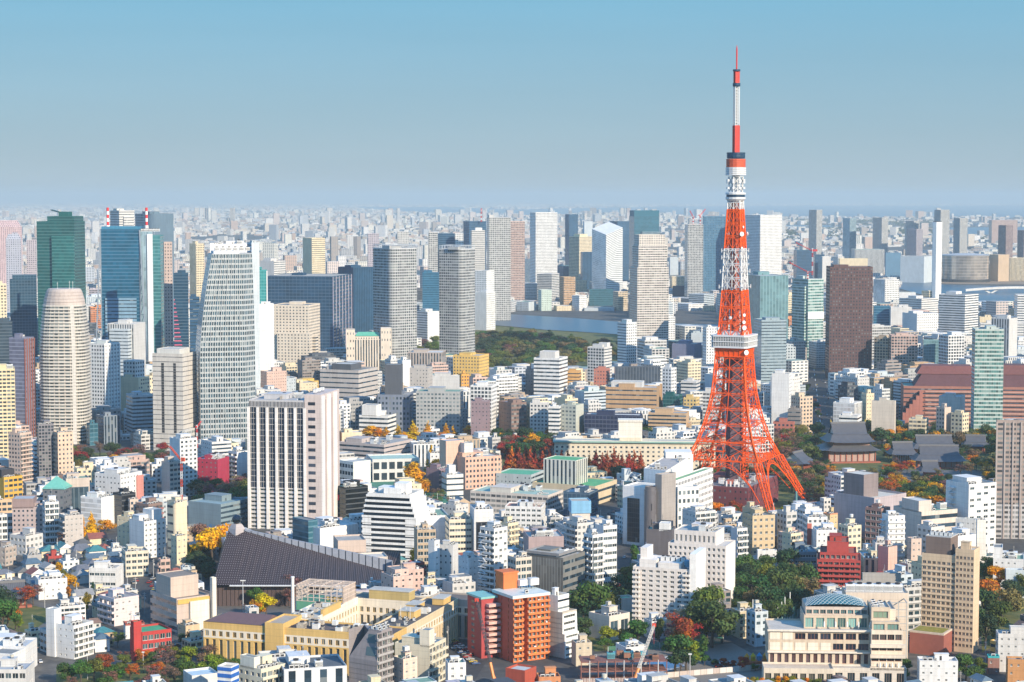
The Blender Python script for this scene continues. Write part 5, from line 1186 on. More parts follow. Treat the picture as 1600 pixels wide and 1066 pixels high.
def terrace_complex():
 D=912;xL=K(1201,1000)*D;xR=K(1358,1000)*D;xE=K(1406,1000)*D;r=empty('club_building',(xL,D,0),R(-3));L,L2=xR-xL,xE-xL
 tag(r,'cream terraced club building with arched blue glass roof and stepped terraces','building');Z=lambda y:ZT(y,D);rr=random.Random(3);cr=(.60,.49,.37)
 claim([local_to_world(r.location,R(-3),x,y)for x,y in((-2,-14),(L2+2,-14),(L2+14,95),(8,95))],1);CON.append((1200,1406,1066,D));CON.append((1400,1440,1000,1000));CON.append((1265,1440,925,1010));LAND.append((r['label'],1300,1040,D,22))
 def blk(name,x0,x1,y0,y1,z0,z1,nb,nf,wf,hf,col=cr,rc=(.55,.50,.44),frame=(.35,.25,.2),gl=None,sk=None,right=None,cl=0,rec=.6):
  mb=MB();c=wall_cells(mb,(x0,y0),(x1,y0),z0,z1,nb,nf,wf,hf,rec,skip=sk)if nb else[]
  if not nb:mb.face([(x0,y0,z0),(x1,y0,z0),(x1,y0,z1),(x0,y0,z1)])
  if right:c+=wall_cells(mb,(x1,y0),(x1,y1),z0,z1,right,nf,wf,hf,rec)
  else:mb.face([(x1,y0,z0),(x1,y1,z0),(x1,y1,z1),(x1,y0,z1)])
  mb.face([(x1,y1,z0),(x0,y1,z0),(x0,y1,z1),(x1,y1,z1)]);mb.face([(x0,y1,z0),(x0,y0,z0),(x0,y0,z1),(x0,y1,z1)])
  o=mb.build(name,[m_wall()],r,col);add_windows(o,c,frame=frame,rng=rr,n=3,gl=gl);roof(o,[(x0,y0),(x1,y0),(x1,y1),(x0,y1)],z1,rr,col,.8,rc,cl);return o
  # plinth, arcade floor, two panel floors
 z1,z2,z3=Z(1036),Z(1018),Z(986)
 blk('plinth',-3,L*.62,-12,-.05,0,z1-.3,8,1,.7,.6,(.66,.58,.47),(.62,.52,.42),gl=(.05,.06,.05));blk('plinth',L*.62+.05,L+16,-7,-.05,0,z1-1,6,1,.6,.6,(.64,.58,.5))
 blk('arcade',0,L,0,20,z1-.8,z2,14,1,.56,.72,cr,frame=(.30,.13,.09),gl=(.02,.03,.05))
 blk('panel_storeys',0,L,.3,24,z2+.06,z3,8,2,.82,.62,cr,frame=(.33,.15,.11),gl=(.02,.025,.04),sk=lambda i,j:(j==0 and i<5)or(j==1 and i<2))
 for i,j in((0,0),(1,0),(2,0),(3,0),(4,0),(0,1),(1,1)):
  mb=MB();bw=L/8;zz=z2+(z3-z2)*j/2;mb.box(i*bw+.6,(i+1)*bw-.6,.1,.295,zz+.8,zz+(z3-z2)/2-.5);mb.build('wall_panel',[m_wall()],r,(.78,.70,.58))
 mb=MB();mb.box(-.6,L+.4,-.9,.25,z3,z3+.9);mb.box(-.5,L,-1.2,-.06,z2-.3,z2+.5);mb.build('terrace_edge',[m_wall()],r,(.74,.66,.56))
 # upper glazed storey with umbrellas on its terrace
 z4=Z(967);xo=L*.36;blk('glazed_storey',xo,L,6,26,z3+.1,z4,6,1,.76,.8,cr,gl=(.16,.30,.27),frame=(.5,.45,.38));blk('upper_gallery',xo+1,L,9,28,z4+.1,Z(958)+.6,9,1,.8,.6,(.6,.5,.42),gl=(.05,.16,.18))
 # barrel vault of glass
 mb=MB();x0,x1,y0,y1,zb=xo+1,L-.4,9.5,27.5,Z(957)+1.2;n,m_=14,8;H_=4.2
 def vp(i,j):s=i/n;t=j/m_;e=math.sin(math.pi*s)**.7;return Vector((x0+(x1-x0)*s,y0+(y1-y0)*t,zb+H_*e*math.sin(math.pi*(.06+.88*t))**.8))
 for i in range(n):
  for j in range(m_):mb.face([vp(i,j),vp(i+1,j),vp(i+1,j+1),vp(i,j+1)],smooth=True)
 v=mb.build('glass_vault',[m_glass(.03,.13,.17,.22)],r);mb=MB()
 for i in range(n):
  for j in range(m_):mb.bar(vp(i,j),vp(i+1,j+1),.1);mb.bar(vp(i+1,j),vp(i,j+1),.1)
 mb.build('vault_ribs',[m_wall()],v,(.62,.66,.64))
 # right block with brown terraces
 zr=Z(982);blk('right_block',L+.05,L2,-5,34,0,zr,4,5,.9,.52,(.72,.62,.50),gl=(.05,.05,.05),frame=(.24,.11,.08),right=8)
 for k,yy in enumerate((1039,1020,1004)):mb=MB();mb.box(L-.6,L2+1.2,-7,-5.06,Z(yy)-.4,Z(yy)+1.0);mb.build('terrace',[m_wall()],r,(.74,.64,.52))
 z5=Z(970);blk('right_upper',L+.5,L2-1,-3,30,zr+.1,z5,2,1,.8,.8,cr,gl=(.16,.28,.25));blk('roof_pavilion',L+.8,L2-5,2,18,z5+.1,Z(951),1,1,.8,.55,cr,gl=(.2,.28,.2));blk('roof_pavilion',L2-5,L2-2,4,24,z5+.1,Z(955),0,1,.5,.5,(.72,.62,.5))
 for k in range(5):put('cooling_tower',r,L+3+(k%2)*3,5+k*2.4,Z(951)+.1,.5)
 # back block and the stepped terraces behind it, in the tower's shade
 zz=ZT(918,D+60);blk('back_block',L-6,L2+10,46,62,0,zz,0,1,.5,.5,(.64,.54,.44),right=3)
 for k in range(6):put('cooling_tower',r,L-3+k*4.6,54,zz+.1,1.1,0,(.75,.77,.78))
 mb=MB()
 for k in range(7):mb.bar((L-2+k*4,36,0),(L-2+k*4,36,zz-2),.25);
 for h in range(5):mb.bar((L-2,36,zz-2-h*3.4),(L+22,36,zz-2-h*3.4),.2)
 mb.bar((L-2,36,zz-2),(L-2,46,zz-2),.25);mb.bar((L+22,36,zz-2),(L+22,46,zz-2),.25);mb.build('glass_screen_frame',[m_wall()],r,(.4,.42,.42))
 for k in range(6):blk('stepped_terrace',L-16+k*4.6,L2+12,70+k*3.2,73.1+k*3.2,0,16+k*3.6,6,1,.7,.16,(.36,.34,.32),(.08,.12,.05),gl=(.05,.10,.11),rec=.5)
 # parasols and tables on the terraces
 for k in range(6):
  mb=MB();x=xo+9+k*5.3;mb.bar((x,2.6,z3+.9),(x,2.6,z3+4.4),.07,6);mb.lathe([(.35,z3+1.8),(.28,z3+3.8),(0,z3+4.5)],8,c=(x,2.6));o=mb.build('folded_parasol',[m_flat(.82,.8,.76,.7,0,'canvas')]);o.location=r.location;o.rotation_euler=r.rotation_euler;tag(o,'folded white parasol on the upper terrace of the club building','parasol','parasols on the upper club terrace')
 for k in range(4):
  x=L+4+k*2.8;mb=MB();zt_=Z(1041)+1.2;mb.bar((x,-6.2,zt_-1),(x,-6.2,zt_+2.6),.08,6);mb.lathe([(.4,zt_),(.3,zt_+2.2),(0,zt_+2.8)],8,c=(x,-6.2));o=mb.build('folded_parasol',[m_flat(.82,.8,.76,.7,0,'canvas')]);o.location=r.location;o.rotation_euler=r.rotation_euler;tag(o,'folded white parasol on the lower brown terrace of the club building','parasol','parasols on the lower club terrace')
terrace_complex()
def red_flats():
 D=DY(924);C,th,w_,d_=place(1277,1277,1345,870,D,dep=24);r=empty('apartment_building',(C.x,C.y,0),th);tag(r,'dark red tiled flats with long balconies stepping back at the top',A)
 claim([local_to_world(C,th,x,y)for x,y in rect(w_,d_,w_/2,d_/2)]);CON.append((1275,1346,915,D));LAND.append((r['label'],1310,920,D,28));red=(.40,.06,.05);rm=m_flat(*red,.7,0,'red_tile');z=ZT(876,D);nf=6;fh=z/nf
 for k,(x0,x1,y0,za,zb_)in enumerate(((0,1,0,0,z),(.06,.9,3,z+.05,ZT(866,D)),(.22,.72,5,ZT(866,D)+.05,ZT(850,D)))):
  mb=MB();n_=max(1,round((zb_-za)/fh));c=wall_cells(mb,(w_*x0,y0),(w_*x1,y0),za,zb_,round(w_*(x1-x0)/3),n_,.72,.55,.8)if k<2 else[]
  P=[(w_*x0,y0),(w_*x1,y0),(w_*x1,d_),(w_*x0,d_)]
  for i in range(0 if k==2 else 1,4):mb.face([(*P[i],za),(*P[(i+1)%4],za),(*P[(i+1)%4],zb_),(*P[i],zb_)])
  o=mb.build(('wall','upper_storey','crown')[k],[rm],r);add_windows(o,c,frame=(.5,.45,.42),gl=None);roof(o,P,zb_,random.Random(k),red,.7,(.3,.12,.1),1 if k==2 else 0)
 for j in range(1,nf):balconies(r,(w_*.02,0),(w_*.98,0),[j*fh],red,1.6,1.2,rm)
 mb=MB();mb.box(-4,w_*.5,-5,-.1,0,4);mb.build('porch',[rm],r)
red_flats()
def curved_white():
 D=1262;r0=K(1010,800)*D;r=empty('office_building',(r0,D,0));ox,oy=r0,D;tag(r,'white office with round dark stair drum and grey shaft before lattice tower',O)
 CON.append((972,1056,850,1262));CON.append((1056,1114,795,1290));LAND.append((r['label'],1040,850,D,45))
 def blk(nm,xl,xc,xr,yt,D_,rot,sL,sF,col,rc=(.5,.5,.5),fl=3.8,bay=3.2,cl=0,dep=None):
  C,th,w_,d_=place(xl,xc,xr,yt,D_,rot=rot,dep=dep);z=ZT(yt,D_);P=[local_to_world((C.x-ox,C.y-oy),th,x,y)for x,y in((0,0),(w_,0),(w_,d_),(0,d_))]
  claim([(p[0]+ox,p[1]+oy)for p in P]);o=body(nm,r,P,0,z,fl,bay,sF,sL,col);roof(o,P,z,random.Random(5),col,.9,rc,cl);return o,P,z
 o,P,z=blk('left_block',973,1009,1032,764,1270,62,'none','none',(.78,.78,.78),(.62,.6,.55))
 a,b=Vector(P[3]),Vector(P[0]);u=(b-a).normalized();nrm=Vector((u.y,-u.x));mb=MB();p,q=a.lerp(b,.2)+nrm*.05,a.lerp(b,.74)+nrm*.05;mb.face([(p.x,p.y,2),(q.x,q.y,2),(q.x,q.y,z*.82),(p.x,p.y,z*.82)],0,[(0,0),(6,0),(6,9),(0,9)])
 mb.build('glazing',[m_facade(wf=.92,hf=.9,tint=True,curtain=.02)],r,(.02,.025,.035))
 c=(K(1016,800)*1258-ox,1258-oy);zc=ZT(760,1258);mb=MB();mb.lathe([(3.9,0),(3.9,zc-2),(3.5,zc-2),(3.5,zc)],24,c=c);mb.face([(c[0]+3.5*math.cos(t),c[1]+3.5*math.sin(t),zc-.8)for t in[2*math.pi*k/24 for k in range(24)]]);dr=mb.build('stair_drum',[m_flat(.16,.15,.16,.35,.2,'bronze_panel')],r)
 for zz in(18,8,28):mb=MB();mb.bar((c[0]+.6,c[1]-3.92,zz-2.2),(c[0]+.6,c[1]-3.92,zz+2.2),.3);mb.build('slit_window',[m_dark],dr)
 blk('lift_shaft',1024,1034,1056,744,1256,52,'none','none',(.36,.33,.31))
 blk('long_wing',1030,1044,1114,757,1282,68,'grid','grid',(.80,.79,.77),(.20,.38,.24),fl=4.2,bay=2.6)
 blk('front_block',1050,1059,1093,764,1268,25,'none','lite',(.80,.78,.74),(.5,.52,.5),fl=5.5,bay=3.4)
 C=P;mb=MB();A_=Vector((K(1006,740)*1300-ox,1300-oy));B_=Vector((K(1040,740)*1286-ox,1286-oy));E_=Vector((K(1083,720)*1372-ox,1372-oy));W_=A_+(E_-B_);zz=ZT(738,1286);mb.prism([tuple(A_),tuple(B_),tuple(E_),tuple(W_)],0,zz);o=mb.build('roof_hall',[m_wall()],r,(.82,.80,.78));roof(o,[tuple(A_),tuple(B_),tuple(E_),tuple(W_)],zz,random.Random(5),(.8,.8,.78),.8,(.45,.42,.40),2)
 claim([(p.x+ox,p.y+oy)for p in(A_,B_,E_,W_)])
curved_white()
def stepped_black():
 D=1205;C,th,w_,d_=place(565,650,672,812,D,rot=70);r=empty('office_building',(C.x,C.y,0),th);tag(r,'white office of black glass bands stepping back floor by floor',O);wh=(.78,.78,.77)
 claim([local_to_world(C,th,x,y)for x,y in rect(w_,d_,w_/2,d_/2)]);CON.append((565,672,868,D));LAND.append((r['label'],615,880,D,40));z=ZT(776,D);nf=13;fh=z/nf
 for j in range(nf):
  s=max(0,j-8)*.95;zz=j*fh;y0,y1,x0,x1=s,d_-s*.8,0,w_-s*.3
  mb=MB();mb.box(x0+.5,x1,y0+.4,y1-.4,zz,zz+fh*.58,1);mb.box(x0,x1+.2,y0,y1,zz+fh*.58,zz+fh,0,bottom=True)
  mb.box(x0+.05,x1+.1,y0,y0+.35,zz,zz+fh*.57)
  if j<9:
   mb.box(x0+.1,x0+.45,y1-(y1-y0)*.17,y1-.5,zz+(fh*.25 if j%2 else 0),zz+fh*.5);mb.box(x0+.1,x0+.45,y0+.5,y0+(y1-y0)*.2,zz+(fh*.25 if j%2 else 0),zz+fh*.5)
  mb.build('storey',[m_wall(),m_glass(.01,.02,.032,.06)],r,wh)
 roof(r,[(0,4),(w_-1,4),(w_-1,d_-4),(0,d_-4)],z,random.Random(3),wh,1,(.45,.45,.42),2)
 for(x0,x1,y0,y1,h)in((3,12,d_*.3,d_*.62,4),(5,14,d_*.22,d_*.44,7)):mb=MB();mb.box(x0,x1,y0,y1,z+.1,z+h);mb.build('roof_house',[m_wall()],r,wh)
stepped_black()
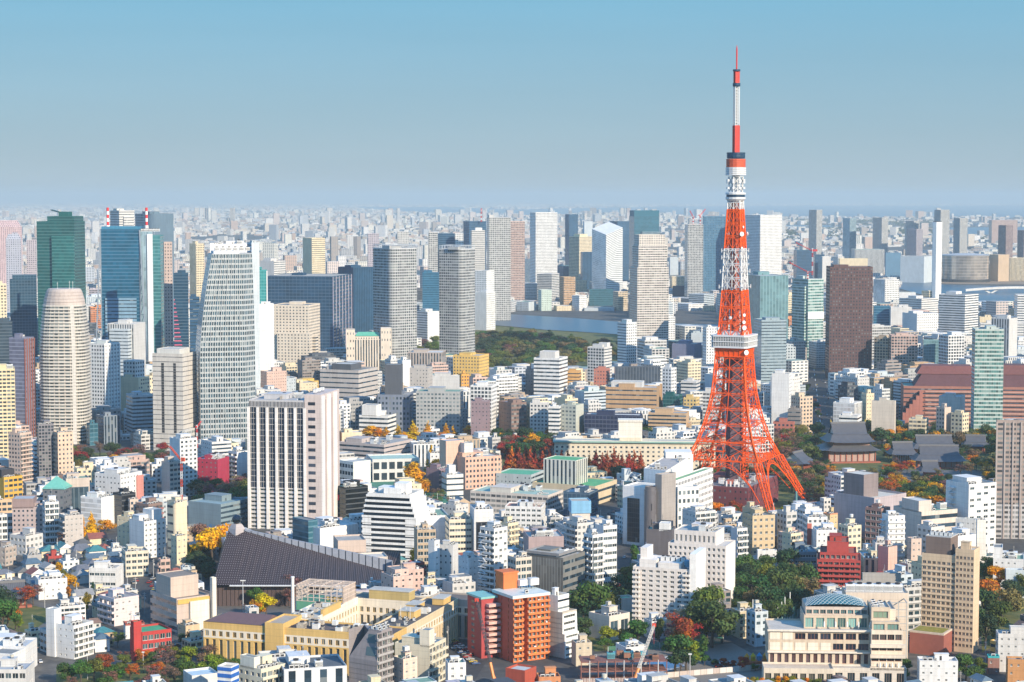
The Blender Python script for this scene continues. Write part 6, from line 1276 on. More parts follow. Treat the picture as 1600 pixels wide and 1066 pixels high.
# rows of nearer buildings: (kind, label, category, xl, xc, xr, yt, yv, D, style, colour, options)
H_='hotel'
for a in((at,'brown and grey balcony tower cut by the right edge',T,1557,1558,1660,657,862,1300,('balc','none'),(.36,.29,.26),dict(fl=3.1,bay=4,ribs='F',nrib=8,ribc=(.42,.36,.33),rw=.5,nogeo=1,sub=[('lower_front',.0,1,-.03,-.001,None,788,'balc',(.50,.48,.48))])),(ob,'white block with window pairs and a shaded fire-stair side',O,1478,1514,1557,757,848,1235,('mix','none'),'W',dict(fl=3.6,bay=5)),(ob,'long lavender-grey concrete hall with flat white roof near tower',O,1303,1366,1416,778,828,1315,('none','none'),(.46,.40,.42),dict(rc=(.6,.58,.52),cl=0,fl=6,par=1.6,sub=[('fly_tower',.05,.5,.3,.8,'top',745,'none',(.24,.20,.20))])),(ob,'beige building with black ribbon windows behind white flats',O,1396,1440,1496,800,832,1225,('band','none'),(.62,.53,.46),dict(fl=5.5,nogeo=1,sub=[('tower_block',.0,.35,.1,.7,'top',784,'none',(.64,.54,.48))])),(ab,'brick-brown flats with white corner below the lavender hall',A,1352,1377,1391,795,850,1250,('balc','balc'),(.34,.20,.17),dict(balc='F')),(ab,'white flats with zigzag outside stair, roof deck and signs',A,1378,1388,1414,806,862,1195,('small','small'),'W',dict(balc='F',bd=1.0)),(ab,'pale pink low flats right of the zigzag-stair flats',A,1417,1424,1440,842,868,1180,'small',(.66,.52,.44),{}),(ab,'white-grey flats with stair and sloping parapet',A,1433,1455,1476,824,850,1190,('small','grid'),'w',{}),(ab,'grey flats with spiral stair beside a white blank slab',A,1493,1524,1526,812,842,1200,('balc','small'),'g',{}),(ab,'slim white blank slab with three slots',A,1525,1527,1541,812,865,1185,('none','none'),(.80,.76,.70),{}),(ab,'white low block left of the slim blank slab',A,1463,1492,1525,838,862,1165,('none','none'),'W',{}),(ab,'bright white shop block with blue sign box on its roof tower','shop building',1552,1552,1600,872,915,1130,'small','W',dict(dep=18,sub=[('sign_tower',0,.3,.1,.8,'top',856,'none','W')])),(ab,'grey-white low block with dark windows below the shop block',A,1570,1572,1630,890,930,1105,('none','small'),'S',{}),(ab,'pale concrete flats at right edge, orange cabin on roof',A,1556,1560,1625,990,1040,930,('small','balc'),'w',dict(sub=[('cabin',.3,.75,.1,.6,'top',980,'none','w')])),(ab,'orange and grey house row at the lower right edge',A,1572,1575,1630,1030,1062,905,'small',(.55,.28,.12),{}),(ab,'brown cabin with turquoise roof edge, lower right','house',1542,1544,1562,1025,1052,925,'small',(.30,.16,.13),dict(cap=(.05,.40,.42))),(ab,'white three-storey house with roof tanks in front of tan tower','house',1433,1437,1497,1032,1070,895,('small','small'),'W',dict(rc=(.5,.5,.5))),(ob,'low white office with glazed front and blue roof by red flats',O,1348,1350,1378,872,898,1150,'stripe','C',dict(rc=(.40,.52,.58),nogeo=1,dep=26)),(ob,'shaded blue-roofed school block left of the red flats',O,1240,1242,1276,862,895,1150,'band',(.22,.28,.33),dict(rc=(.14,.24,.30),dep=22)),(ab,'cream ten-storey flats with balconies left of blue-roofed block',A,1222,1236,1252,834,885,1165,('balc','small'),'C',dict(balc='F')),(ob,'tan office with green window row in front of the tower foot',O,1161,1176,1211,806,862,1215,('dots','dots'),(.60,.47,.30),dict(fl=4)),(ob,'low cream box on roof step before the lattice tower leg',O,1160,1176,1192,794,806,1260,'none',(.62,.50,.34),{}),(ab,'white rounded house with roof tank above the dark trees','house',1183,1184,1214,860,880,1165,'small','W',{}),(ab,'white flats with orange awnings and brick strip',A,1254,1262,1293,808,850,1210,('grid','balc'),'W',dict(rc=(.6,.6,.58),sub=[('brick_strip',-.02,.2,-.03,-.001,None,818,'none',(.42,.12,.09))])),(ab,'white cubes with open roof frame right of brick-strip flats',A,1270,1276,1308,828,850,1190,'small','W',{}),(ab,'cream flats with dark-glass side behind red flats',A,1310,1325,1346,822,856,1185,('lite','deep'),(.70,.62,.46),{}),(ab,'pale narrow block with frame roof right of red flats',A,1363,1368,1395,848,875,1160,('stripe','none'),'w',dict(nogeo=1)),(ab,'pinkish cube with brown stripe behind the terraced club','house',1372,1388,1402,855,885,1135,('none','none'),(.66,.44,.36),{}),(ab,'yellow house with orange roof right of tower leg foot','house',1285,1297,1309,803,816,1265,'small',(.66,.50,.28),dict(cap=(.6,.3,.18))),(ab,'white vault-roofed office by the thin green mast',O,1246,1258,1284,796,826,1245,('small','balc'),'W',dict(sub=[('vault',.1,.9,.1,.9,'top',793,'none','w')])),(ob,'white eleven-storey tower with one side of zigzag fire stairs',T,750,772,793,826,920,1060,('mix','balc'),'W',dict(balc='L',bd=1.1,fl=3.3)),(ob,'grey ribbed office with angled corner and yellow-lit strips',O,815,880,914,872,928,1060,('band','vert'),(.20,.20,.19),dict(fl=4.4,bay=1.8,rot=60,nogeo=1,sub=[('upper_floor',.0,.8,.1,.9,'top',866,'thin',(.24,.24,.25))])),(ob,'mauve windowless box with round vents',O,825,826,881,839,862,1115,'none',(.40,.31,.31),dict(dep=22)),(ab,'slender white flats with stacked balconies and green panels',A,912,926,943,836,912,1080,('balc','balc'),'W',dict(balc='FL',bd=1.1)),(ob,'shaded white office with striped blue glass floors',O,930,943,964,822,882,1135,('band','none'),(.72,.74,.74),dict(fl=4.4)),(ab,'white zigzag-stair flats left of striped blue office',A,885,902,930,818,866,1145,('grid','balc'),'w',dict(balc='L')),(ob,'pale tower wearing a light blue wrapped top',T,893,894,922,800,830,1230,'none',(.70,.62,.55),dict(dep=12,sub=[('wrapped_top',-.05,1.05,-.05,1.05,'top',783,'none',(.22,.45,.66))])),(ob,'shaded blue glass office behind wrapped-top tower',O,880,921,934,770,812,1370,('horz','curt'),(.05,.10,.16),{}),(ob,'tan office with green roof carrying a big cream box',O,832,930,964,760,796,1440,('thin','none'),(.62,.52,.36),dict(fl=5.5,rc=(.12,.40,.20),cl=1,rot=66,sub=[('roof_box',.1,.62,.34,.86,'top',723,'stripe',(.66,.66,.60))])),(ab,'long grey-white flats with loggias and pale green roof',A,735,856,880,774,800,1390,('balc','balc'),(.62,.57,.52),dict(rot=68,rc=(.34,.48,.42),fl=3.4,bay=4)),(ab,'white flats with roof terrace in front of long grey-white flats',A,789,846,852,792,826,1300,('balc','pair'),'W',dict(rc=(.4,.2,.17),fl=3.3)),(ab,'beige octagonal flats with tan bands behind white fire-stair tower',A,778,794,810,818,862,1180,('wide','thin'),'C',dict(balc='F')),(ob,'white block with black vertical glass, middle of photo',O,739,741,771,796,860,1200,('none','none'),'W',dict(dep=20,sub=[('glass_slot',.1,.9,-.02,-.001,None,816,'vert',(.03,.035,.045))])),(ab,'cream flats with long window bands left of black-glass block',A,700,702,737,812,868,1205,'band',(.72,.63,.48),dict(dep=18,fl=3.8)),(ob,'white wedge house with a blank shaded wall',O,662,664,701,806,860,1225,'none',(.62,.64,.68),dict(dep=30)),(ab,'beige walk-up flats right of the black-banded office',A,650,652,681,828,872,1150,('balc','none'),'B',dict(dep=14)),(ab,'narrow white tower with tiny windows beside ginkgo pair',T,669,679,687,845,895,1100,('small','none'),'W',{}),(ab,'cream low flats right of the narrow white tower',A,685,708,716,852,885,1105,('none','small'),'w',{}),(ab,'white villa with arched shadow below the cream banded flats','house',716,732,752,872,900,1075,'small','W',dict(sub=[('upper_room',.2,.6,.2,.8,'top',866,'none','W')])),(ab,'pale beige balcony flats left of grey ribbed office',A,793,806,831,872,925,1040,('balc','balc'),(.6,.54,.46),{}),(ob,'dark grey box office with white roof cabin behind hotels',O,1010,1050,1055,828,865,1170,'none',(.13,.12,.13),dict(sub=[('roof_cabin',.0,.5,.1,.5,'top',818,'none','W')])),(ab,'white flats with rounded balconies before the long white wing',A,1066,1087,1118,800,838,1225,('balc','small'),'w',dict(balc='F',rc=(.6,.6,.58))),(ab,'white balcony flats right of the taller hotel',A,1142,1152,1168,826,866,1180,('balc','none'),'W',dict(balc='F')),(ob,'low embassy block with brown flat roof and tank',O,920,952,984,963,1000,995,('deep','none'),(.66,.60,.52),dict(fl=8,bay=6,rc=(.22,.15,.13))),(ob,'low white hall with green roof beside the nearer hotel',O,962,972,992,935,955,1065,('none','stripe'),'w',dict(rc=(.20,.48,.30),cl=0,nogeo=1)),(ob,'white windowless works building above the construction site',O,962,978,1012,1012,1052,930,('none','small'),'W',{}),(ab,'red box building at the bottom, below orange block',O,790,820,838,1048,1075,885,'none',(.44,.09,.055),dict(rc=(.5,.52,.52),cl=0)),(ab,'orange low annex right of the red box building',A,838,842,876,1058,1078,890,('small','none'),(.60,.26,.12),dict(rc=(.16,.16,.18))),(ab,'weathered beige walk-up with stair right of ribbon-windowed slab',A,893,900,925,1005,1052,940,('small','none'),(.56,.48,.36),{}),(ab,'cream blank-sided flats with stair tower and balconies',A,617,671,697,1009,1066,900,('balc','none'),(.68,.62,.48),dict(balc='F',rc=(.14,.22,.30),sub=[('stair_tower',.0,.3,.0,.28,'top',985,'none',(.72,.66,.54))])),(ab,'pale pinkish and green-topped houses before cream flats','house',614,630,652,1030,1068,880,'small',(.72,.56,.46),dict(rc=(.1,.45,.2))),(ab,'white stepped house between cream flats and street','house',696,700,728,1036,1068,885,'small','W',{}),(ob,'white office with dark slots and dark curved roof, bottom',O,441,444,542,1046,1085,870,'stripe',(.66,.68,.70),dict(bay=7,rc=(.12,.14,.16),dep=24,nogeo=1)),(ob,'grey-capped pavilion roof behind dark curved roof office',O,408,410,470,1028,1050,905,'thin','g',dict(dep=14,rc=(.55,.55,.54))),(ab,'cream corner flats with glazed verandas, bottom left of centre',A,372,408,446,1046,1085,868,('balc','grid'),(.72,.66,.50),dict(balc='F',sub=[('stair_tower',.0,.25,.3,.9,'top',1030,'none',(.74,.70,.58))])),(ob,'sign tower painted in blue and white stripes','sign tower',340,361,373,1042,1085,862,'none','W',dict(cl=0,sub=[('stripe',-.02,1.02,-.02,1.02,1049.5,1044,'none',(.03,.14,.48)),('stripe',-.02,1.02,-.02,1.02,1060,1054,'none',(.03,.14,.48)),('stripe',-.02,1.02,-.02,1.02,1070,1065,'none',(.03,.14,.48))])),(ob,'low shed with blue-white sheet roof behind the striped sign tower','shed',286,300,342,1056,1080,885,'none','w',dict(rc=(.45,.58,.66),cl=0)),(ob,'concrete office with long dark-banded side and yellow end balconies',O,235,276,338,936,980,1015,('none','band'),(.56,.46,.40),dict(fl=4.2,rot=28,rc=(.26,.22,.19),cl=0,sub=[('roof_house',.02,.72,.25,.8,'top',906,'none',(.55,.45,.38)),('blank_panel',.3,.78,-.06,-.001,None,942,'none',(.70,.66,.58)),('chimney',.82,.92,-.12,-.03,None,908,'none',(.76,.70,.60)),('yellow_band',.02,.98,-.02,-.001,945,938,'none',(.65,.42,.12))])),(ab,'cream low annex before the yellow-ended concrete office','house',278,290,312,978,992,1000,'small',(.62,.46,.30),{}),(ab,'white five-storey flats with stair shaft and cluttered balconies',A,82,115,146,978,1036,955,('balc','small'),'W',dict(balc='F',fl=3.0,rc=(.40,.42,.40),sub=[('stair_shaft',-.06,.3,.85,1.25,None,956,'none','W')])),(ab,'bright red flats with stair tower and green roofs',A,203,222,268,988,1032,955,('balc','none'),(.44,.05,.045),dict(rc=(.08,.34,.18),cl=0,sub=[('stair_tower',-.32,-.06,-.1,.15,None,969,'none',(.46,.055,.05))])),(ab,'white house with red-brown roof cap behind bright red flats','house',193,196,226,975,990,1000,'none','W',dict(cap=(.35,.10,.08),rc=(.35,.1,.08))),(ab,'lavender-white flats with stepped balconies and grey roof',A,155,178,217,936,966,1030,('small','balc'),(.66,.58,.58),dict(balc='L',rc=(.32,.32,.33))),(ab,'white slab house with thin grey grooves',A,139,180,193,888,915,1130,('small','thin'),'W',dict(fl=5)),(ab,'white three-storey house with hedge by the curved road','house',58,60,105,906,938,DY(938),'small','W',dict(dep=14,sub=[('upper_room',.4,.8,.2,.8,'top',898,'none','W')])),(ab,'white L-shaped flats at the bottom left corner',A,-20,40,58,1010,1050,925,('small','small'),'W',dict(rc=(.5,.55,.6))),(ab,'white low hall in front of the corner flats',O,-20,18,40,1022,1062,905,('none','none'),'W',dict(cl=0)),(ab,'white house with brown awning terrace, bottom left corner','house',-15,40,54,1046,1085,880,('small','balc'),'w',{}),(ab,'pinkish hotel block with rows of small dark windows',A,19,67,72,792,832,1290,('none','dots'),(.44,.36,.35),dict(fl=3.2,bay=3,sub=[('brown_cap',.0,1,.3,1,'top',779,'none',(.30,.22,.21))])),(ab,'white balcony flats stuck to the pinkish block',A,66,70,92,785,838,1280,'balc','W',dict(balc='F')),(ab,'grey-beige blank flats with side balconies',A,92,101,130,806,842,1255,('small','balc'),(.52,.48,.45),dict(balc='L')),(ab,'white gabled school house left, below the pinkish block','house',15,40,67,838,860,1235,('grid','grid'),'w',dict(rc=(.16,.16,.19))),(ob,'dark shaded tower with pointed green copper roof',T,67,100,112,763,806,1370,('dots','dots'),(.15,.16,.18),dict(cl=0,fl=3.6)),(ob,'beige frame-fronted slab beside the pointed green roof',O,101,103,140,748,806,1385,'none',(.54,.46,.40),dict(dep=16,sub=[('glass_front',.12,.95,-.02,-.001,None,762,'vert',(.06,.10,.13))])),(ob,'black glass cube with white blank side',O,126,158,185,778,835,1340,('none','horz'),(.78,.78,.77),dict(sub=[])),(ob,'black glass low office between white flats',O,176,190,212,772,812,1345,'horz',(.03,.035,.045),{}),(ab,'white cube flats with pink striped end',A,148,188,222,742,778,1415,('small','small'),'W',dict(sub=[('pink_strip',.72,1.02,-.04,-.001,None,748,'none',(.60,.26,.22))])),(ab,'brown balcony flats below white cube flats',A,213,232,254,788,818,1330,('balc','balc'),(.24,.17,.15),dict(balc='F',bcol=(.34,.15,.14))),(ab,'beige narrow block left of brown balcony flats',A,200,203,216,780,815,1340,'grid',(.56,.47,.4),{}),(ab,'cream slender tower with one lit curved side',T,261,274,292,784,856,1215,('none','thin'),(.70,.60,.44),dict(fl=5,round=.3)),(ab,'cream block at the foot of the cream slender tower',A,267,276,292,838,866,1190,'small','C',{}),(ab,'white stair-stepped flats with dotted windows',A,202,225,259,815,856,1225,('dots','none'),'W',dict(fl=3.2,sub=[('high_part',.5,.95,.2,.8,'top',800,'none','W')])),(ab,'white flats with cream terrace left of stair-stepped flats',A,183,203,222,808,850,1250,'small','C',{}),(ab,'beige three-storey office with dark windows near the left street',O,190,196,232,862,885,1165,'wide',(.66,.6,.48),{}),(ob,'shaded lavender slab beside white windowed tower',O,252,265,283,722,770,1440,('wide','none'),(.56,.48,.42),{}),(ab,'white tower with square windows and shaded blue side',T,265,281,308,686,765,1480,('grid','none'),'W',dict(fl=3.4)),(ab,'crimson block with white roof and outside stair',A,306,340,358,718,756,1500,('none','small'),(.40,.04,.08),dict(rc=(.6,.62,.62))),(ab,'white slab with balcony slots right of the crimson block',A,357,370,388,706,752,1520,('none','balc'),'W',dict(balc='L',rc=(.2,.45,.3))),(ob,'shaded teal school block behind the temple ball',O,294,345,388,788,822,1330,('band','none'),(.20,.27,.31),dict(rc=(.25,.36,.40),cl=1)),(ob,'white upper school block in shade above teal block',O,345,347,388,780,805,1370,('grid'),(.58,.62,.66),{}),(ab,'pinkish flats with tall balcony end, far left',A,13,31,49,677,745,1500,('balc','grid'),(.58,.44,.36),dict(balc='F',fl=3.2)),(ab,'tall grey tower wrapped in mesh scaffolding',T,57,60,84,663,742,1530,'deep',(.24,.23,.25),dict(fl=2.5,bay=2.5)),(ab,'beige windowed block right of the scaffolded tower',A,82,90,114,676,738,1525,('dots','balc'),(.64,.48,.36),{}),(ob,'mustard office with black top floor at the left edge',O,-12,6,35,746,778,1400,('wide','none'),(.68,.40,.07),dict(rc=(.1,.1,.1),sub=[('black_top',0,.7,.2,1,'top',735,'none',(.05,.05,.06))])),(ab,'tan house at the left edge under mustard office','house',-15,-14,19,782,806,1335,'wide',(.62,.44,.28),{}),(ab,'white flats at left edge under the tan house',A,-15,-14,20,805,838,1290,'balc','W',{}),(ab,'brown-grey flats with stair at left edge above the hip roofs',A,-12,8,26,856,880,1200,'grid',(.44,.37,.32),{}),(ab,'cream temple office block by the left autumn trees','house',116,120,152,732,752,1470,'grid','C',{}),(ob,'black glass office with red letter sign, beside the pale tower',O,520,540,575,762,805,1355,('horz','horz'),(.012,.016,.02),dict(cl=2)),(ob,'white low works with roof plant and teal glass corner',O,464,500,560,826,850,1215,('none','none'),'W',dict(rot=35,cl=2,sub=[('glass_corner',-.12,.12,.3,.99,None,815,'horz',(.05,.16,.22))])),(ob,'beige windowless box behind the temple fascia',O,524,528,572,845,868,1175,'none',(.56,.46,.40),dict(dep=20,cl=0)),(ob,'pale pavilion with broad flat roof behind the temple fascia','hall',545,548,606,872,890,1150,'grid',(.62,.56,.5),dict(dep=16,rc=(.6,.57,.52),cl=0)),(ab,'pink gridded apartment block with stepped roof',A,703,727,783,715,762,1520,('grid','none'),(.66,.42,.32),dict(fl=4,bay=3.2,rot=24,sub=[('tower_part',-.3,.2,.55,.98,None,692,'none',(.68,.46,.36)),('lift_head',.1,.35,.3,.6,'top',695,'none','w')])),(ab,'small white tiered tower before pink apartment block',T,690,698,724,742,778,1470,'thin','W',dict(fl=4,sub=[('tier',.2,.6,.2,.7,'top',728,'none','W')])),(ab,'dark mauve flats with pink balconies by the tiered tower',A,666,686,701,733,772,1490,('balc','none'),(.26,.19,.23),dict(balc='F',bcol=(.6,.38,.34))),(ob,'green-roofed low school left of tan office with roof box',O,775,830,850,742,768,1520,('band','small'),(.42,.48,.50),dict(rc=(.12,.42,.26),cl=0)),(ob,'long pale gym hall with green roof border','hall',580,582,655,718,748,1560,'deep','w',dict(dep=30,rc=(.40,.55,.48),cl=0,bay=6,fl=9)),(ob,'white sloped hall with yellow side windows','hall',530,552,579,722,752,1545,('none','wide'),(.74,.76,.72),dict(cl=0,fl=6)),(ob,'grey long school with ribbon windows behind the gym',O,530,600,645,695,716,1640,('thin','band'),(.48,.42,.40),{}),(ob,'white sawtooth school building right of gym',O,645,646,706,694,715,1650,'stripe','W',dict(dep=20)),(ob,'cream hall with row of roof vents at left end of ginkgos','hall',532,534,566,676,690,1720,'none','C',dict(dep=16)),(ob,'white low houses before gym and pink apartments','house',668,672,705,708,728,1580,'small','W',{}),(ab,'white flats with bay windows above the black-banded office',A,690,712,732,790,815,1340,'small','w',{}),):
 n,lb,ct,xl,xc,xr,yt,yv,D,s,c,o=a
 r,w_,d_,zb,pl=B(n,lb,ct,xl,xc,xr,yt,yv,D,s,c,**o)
 if 'with pointed green' in lb:
  mb=MB();P=[(x*1.1,y*1.1,zb+.3)for x,y in pl];ap=(w_*.2,d_*.1,zb+8)
  for k in range(4):mb.face([P[k],P[(k+1)%4],ap])
  mb.build('copper_roof',[m_flat(.16,.46,.36,.55,0,'copper_green')],r)
 if 'one side of zigzag fire' in lb or 'with zigzag outside' in lb or 'shaded fire-stair' in lb:
  for k in range(int(zb/3.3)-1):
   mb=MB();s_=1 if k%2 else-1;mb.bar((-w_/2-1.2,s_*2+d_*.2,k*3.3+2),(-w_/2-1.2,-s_*2+d_*.2,k*3.3+5.3),.35);mb.box(-w_/2-2,-w_/2-.02,d_*.2-3,d_*.2+3,k*3.3+5.2,k*3.3+5.45,bottom=True);mb.build('fire_stair',[m_wall()],r,(.66,.68,.70))
 if 'red letter sign' in lb:
  fc=bpy.data.curves.new('sign_letter','FONT');fc.body='n';fc.size=9;fc.extrude=.15;fc.align_x='CENTER';sg=bpy.data.objects.new('sign_letter',fc);COL.objects.link(sg);fc.materials.append(m_flat(.65,.03,.05,.5,0,'sign_red'));dg=bpy.context.evaluated_depsgraph_get();me=bpy.data.meshes.new_from_object(sg.evaluated_get(dg));bpy.data.objects.remove(sg);sg=link('sign_letter',me,r)
  sg.location=(-w_/2-.25,d_*.1,zb-9);sg.rotation_euler=(math.pi/2,0,-math.pi/2)
  mb=MB();mb.box(-w_/2-.2,-w_/2-.02,-d_*.05+6,d_*.25+6,zb-12,zb-6);mb.build('sign_panel',[m_flat(.02,.22,.25,.5,0,'sign_teal')],r)
def slanted_grey():
 D=872;C,th,w_,d_=place(545,589,613,1000,D,rot=52);r=empty('apartment_building',(C.x,C.y,0),th);tag(r,'grey-brown flats with sloped glazed top and stacked loggias',A);z=ZT(1034,D);z2=ZT(990,D)
 claim([local_to_world(C,th,x,y)for x,y in rect(w_,d_,w_/2,d_/2)]);CON.append((545,613,1066,D));LAND.append((r['label'],580,1066,D,z2));col=(.27,.245,.25)
 mb=MB();c=wall_cells(mb,(0,0),(w_,0),0,z2,3,9,.82,.62,1.2);mb.face([(0,d_,0),(0,0,0),(0,0,z),(0,d_,z)]);s=3.2
 mb.face([(0,d_,z),(0,0,z),(s,0,z2),(s,d_*.45,z2)]);mb.face([(0,d_,z),(s,d_*.45,z2),(s+4,d_,z)]);mb.face([(s,0,z2),(w_,0,z2),(w_,d_,z2),(s,d_*.45,z2)]);mb.face([(w_,0,0),(w_,d_,0),(w_,d_,z2),(w_,0,z2)]);mb.face([(w_,d_,0),(0,d_,0),(0,d_,z2),(w_,d_,z2)])
 mb.build('wall',[m_wall()],r,col);add_windows(r,c,frame=(.55,.55,.54),n=2)
 for t0,t1 in((.15,.45),(.58,.88)):
  mb=MB();q=lambda y,t:(s*t-.1,y,z+(z2-z)*t+.1);mb.face([q(d_*.42,t0),q(d_*.06,t0),q(d_*.06,t1),q(d_*.42,t1)]);mb.build('skylight',[m_glass(.06,.09,.10)],r)
 for j in range(1,9):balconies(r,(0,0),(w_,0),[j*z2/9],(.40,.38,.37),.9,1)
 for k in range(1,8):mb=MB();mb.box(-.07,-.01,0,d_,k*z/8,k*z/8+.15);mb.build('joint_strip',[m_wall()],r,(.16,.15,.15))
 roof(r,[(s,0),(w_,0),(w_,d_*.7),(s,d_*.45)],z2,random.Random(2),col,.7,(.5,.52,.52),0)
 for k in range(6):put('air_conditioner',r,s+2+(k%3)*3,3+(k//3)*3,z2+.1,1.0)
slanted_grey()
def long_hotel():
 D=1600;C,th,w_,d_=place(866,866,1118,688,D,dep=18);r=empty('hotel',(C.x,C.y,0),th);tag(r,'long low cream hotel with green eaves behind the rust-red trees','hotel');z=ZT(690,D)
 claim([local_to_world(C,th,x,y)for x,y in rect(w_,d_,w_/2,d_/2)]);CON.append((866,1080,716,D));LAND.append((r['label'],970,740,D,z));cr=(.72,.64,.50)
 body('wall',r,rect(w_,d_,w_/2,d_/2),0,z-2.6,3.7,4.4,'dots','dots',cr)
 mb=MB();mb.box(.5,w_-.5,.5,d_-.5,z-2.6,z-.6);mb.build('top_storey',[m_facade(wf=.6,hf=1.01,glass=(.05,.05,.05))],r,cr)
 mb=MB();mb.box(-1,w_+1,-1.4,d_+1,z-.6,z+.4,bottom=True);mb.build('eaves',[m_flat(.26,.42,.36,.6,0,'green_eaves')],r);roof(r,rect(w_-1,d_-2,w_/2,d_/2),z+.4,random.Random(5),(.7,.66,.56),.5,(.55,.52,.45),0)
 x0=w_*.40;zz=ZT(656,D);mb=MB();mb.box(x0,x0+19,2,14,z+.45,zz-1.5);mb.box(x0-.6,x0+19.6,1.4,14.6,zz-1.5,zz);mb.build('roof_block',[m_wall()],r,(.78,.74,.66))
 mb=MB();mb.box(x0+.8,x0+18,1.0,1.98,z+.5,z+3.5);mb.build('loggia',[m_facade(wf=.7,hf=1.01)],r,cr)
long_hotel()
def foot_town():
 c=TOWER.location;r=empty('base_building',(c.x,c.y,0),R(20.9+45));tag(r,'maroon base building under the lattice tower with roof plant','building');w_,d_=74,46;z=19
 claim([local_to_world((c.x,c.y),R(65.9),x,y)for x,y in rect(92,92)],0);CON.append((1145,1214,797,1388));CON.append((1120,1150,788,1400));CON.append((1212,1276,785,1440));CON.append((1070,1120,730,1436));LAND.append((r['label'],1170,790,1400,z))
 body('wall',r,rect(w_,d_),0,z,4.5,4,'small','small',(.17,.05,.06));roof(r,rect(w_,d_),z,random.Random(3),(.2,.07,.08),1,(.3,.3,.31),2);rr=random.Random(12)
 for _ in range(34):put(rr.choice(['cooling_tower','roof_tank','air_conditioner','water_tank']),r,rr.uniform(-28,28),rr.uniform(-17,17),z+.1,rr.uniform(.7,1.5),rr.choice((0,1.57)),rr.choice(((.75,.75,.75),(.5,.52,.55),(.6,.2,.15))))
 for k in range(4):mb=MB();mb.bar((-31.6,-14+k*3,0),(-31.6,-14+k*3,z+4),.6,8);mb.build('duct',[m_wall()],r,(.7,.7,.7))
foot_town()
# ------------------------------------------------------------------ temple halls
def kawara():
 N=NT('grey_roof_tiles');uv=N.n('UVMap').outputs[0];sp=N.n('SeparateXYZ');N.l(uv,sp.inputs[0])
 f=N.math('FRACT',sp.outputs[0]);s=N.math('LESS_THAN',f,.35);c=N.mix(N.noise(.3,N.obj(),4),(.075,.078,.09),(.135,.135,.148));N.base(N.mix(N.math('MULTIPLY',s,.65),c,(.045,.047,.055)),.45);return N.m
M_KAW=kawara()
def tiled(mb,P,n,mi=0):
 L=(Vector(P[1])-Vector(P[0])).length;k=max(2,round(L/1.1));mb.face(P,mi,[(0,0),(k,0),(k*.85,1),(k*.15,1)][:len(P)]if len(P)==4 else[(0,0),(k,0),(k/2,1)])
def curved_roof(mb,w_,d_,z0,h,wt,dt,mi=0,up=1.0,steps=5):
 """a sweeping hipped roof from eaves (w_,d_) at z0 to a smaller top (wt,dt) at z0+h, eaves corners turned up"""
 prev=None
 for i in range(steps+1):
  t=i/steps;z=z0+h*(t**1.45);a,b=w_/2+(wt/2-w_/2)*t,d_/2+(dt/2-d_/2)*t;lift=up*(1-t)**3
  ring=[]
  for(x0,y0),(x1,y1)in(((-a,-b),(a,-b)),((a,-b),(a,b)),((a,b),(-a,b)),((-a,b),(-a,-b))):
   for k in range(6):s=k/6;ring.append((x0+(x1-x0)*s,y0+(y1-y0)*s,z+lift*abs(2*s-1)**4))
  if prev:
   for k in range(24):
    j=(k+1)%24;l=(Vector(prev[j])-Vector(prev[k])).length;n=max(1,round(l/1.0));mb.face([prev[k],prev[j],ring[j],ring[k]],mi,[(0,0),(n,0),(n,1),(0,1)])
  prev=ring
 return prev
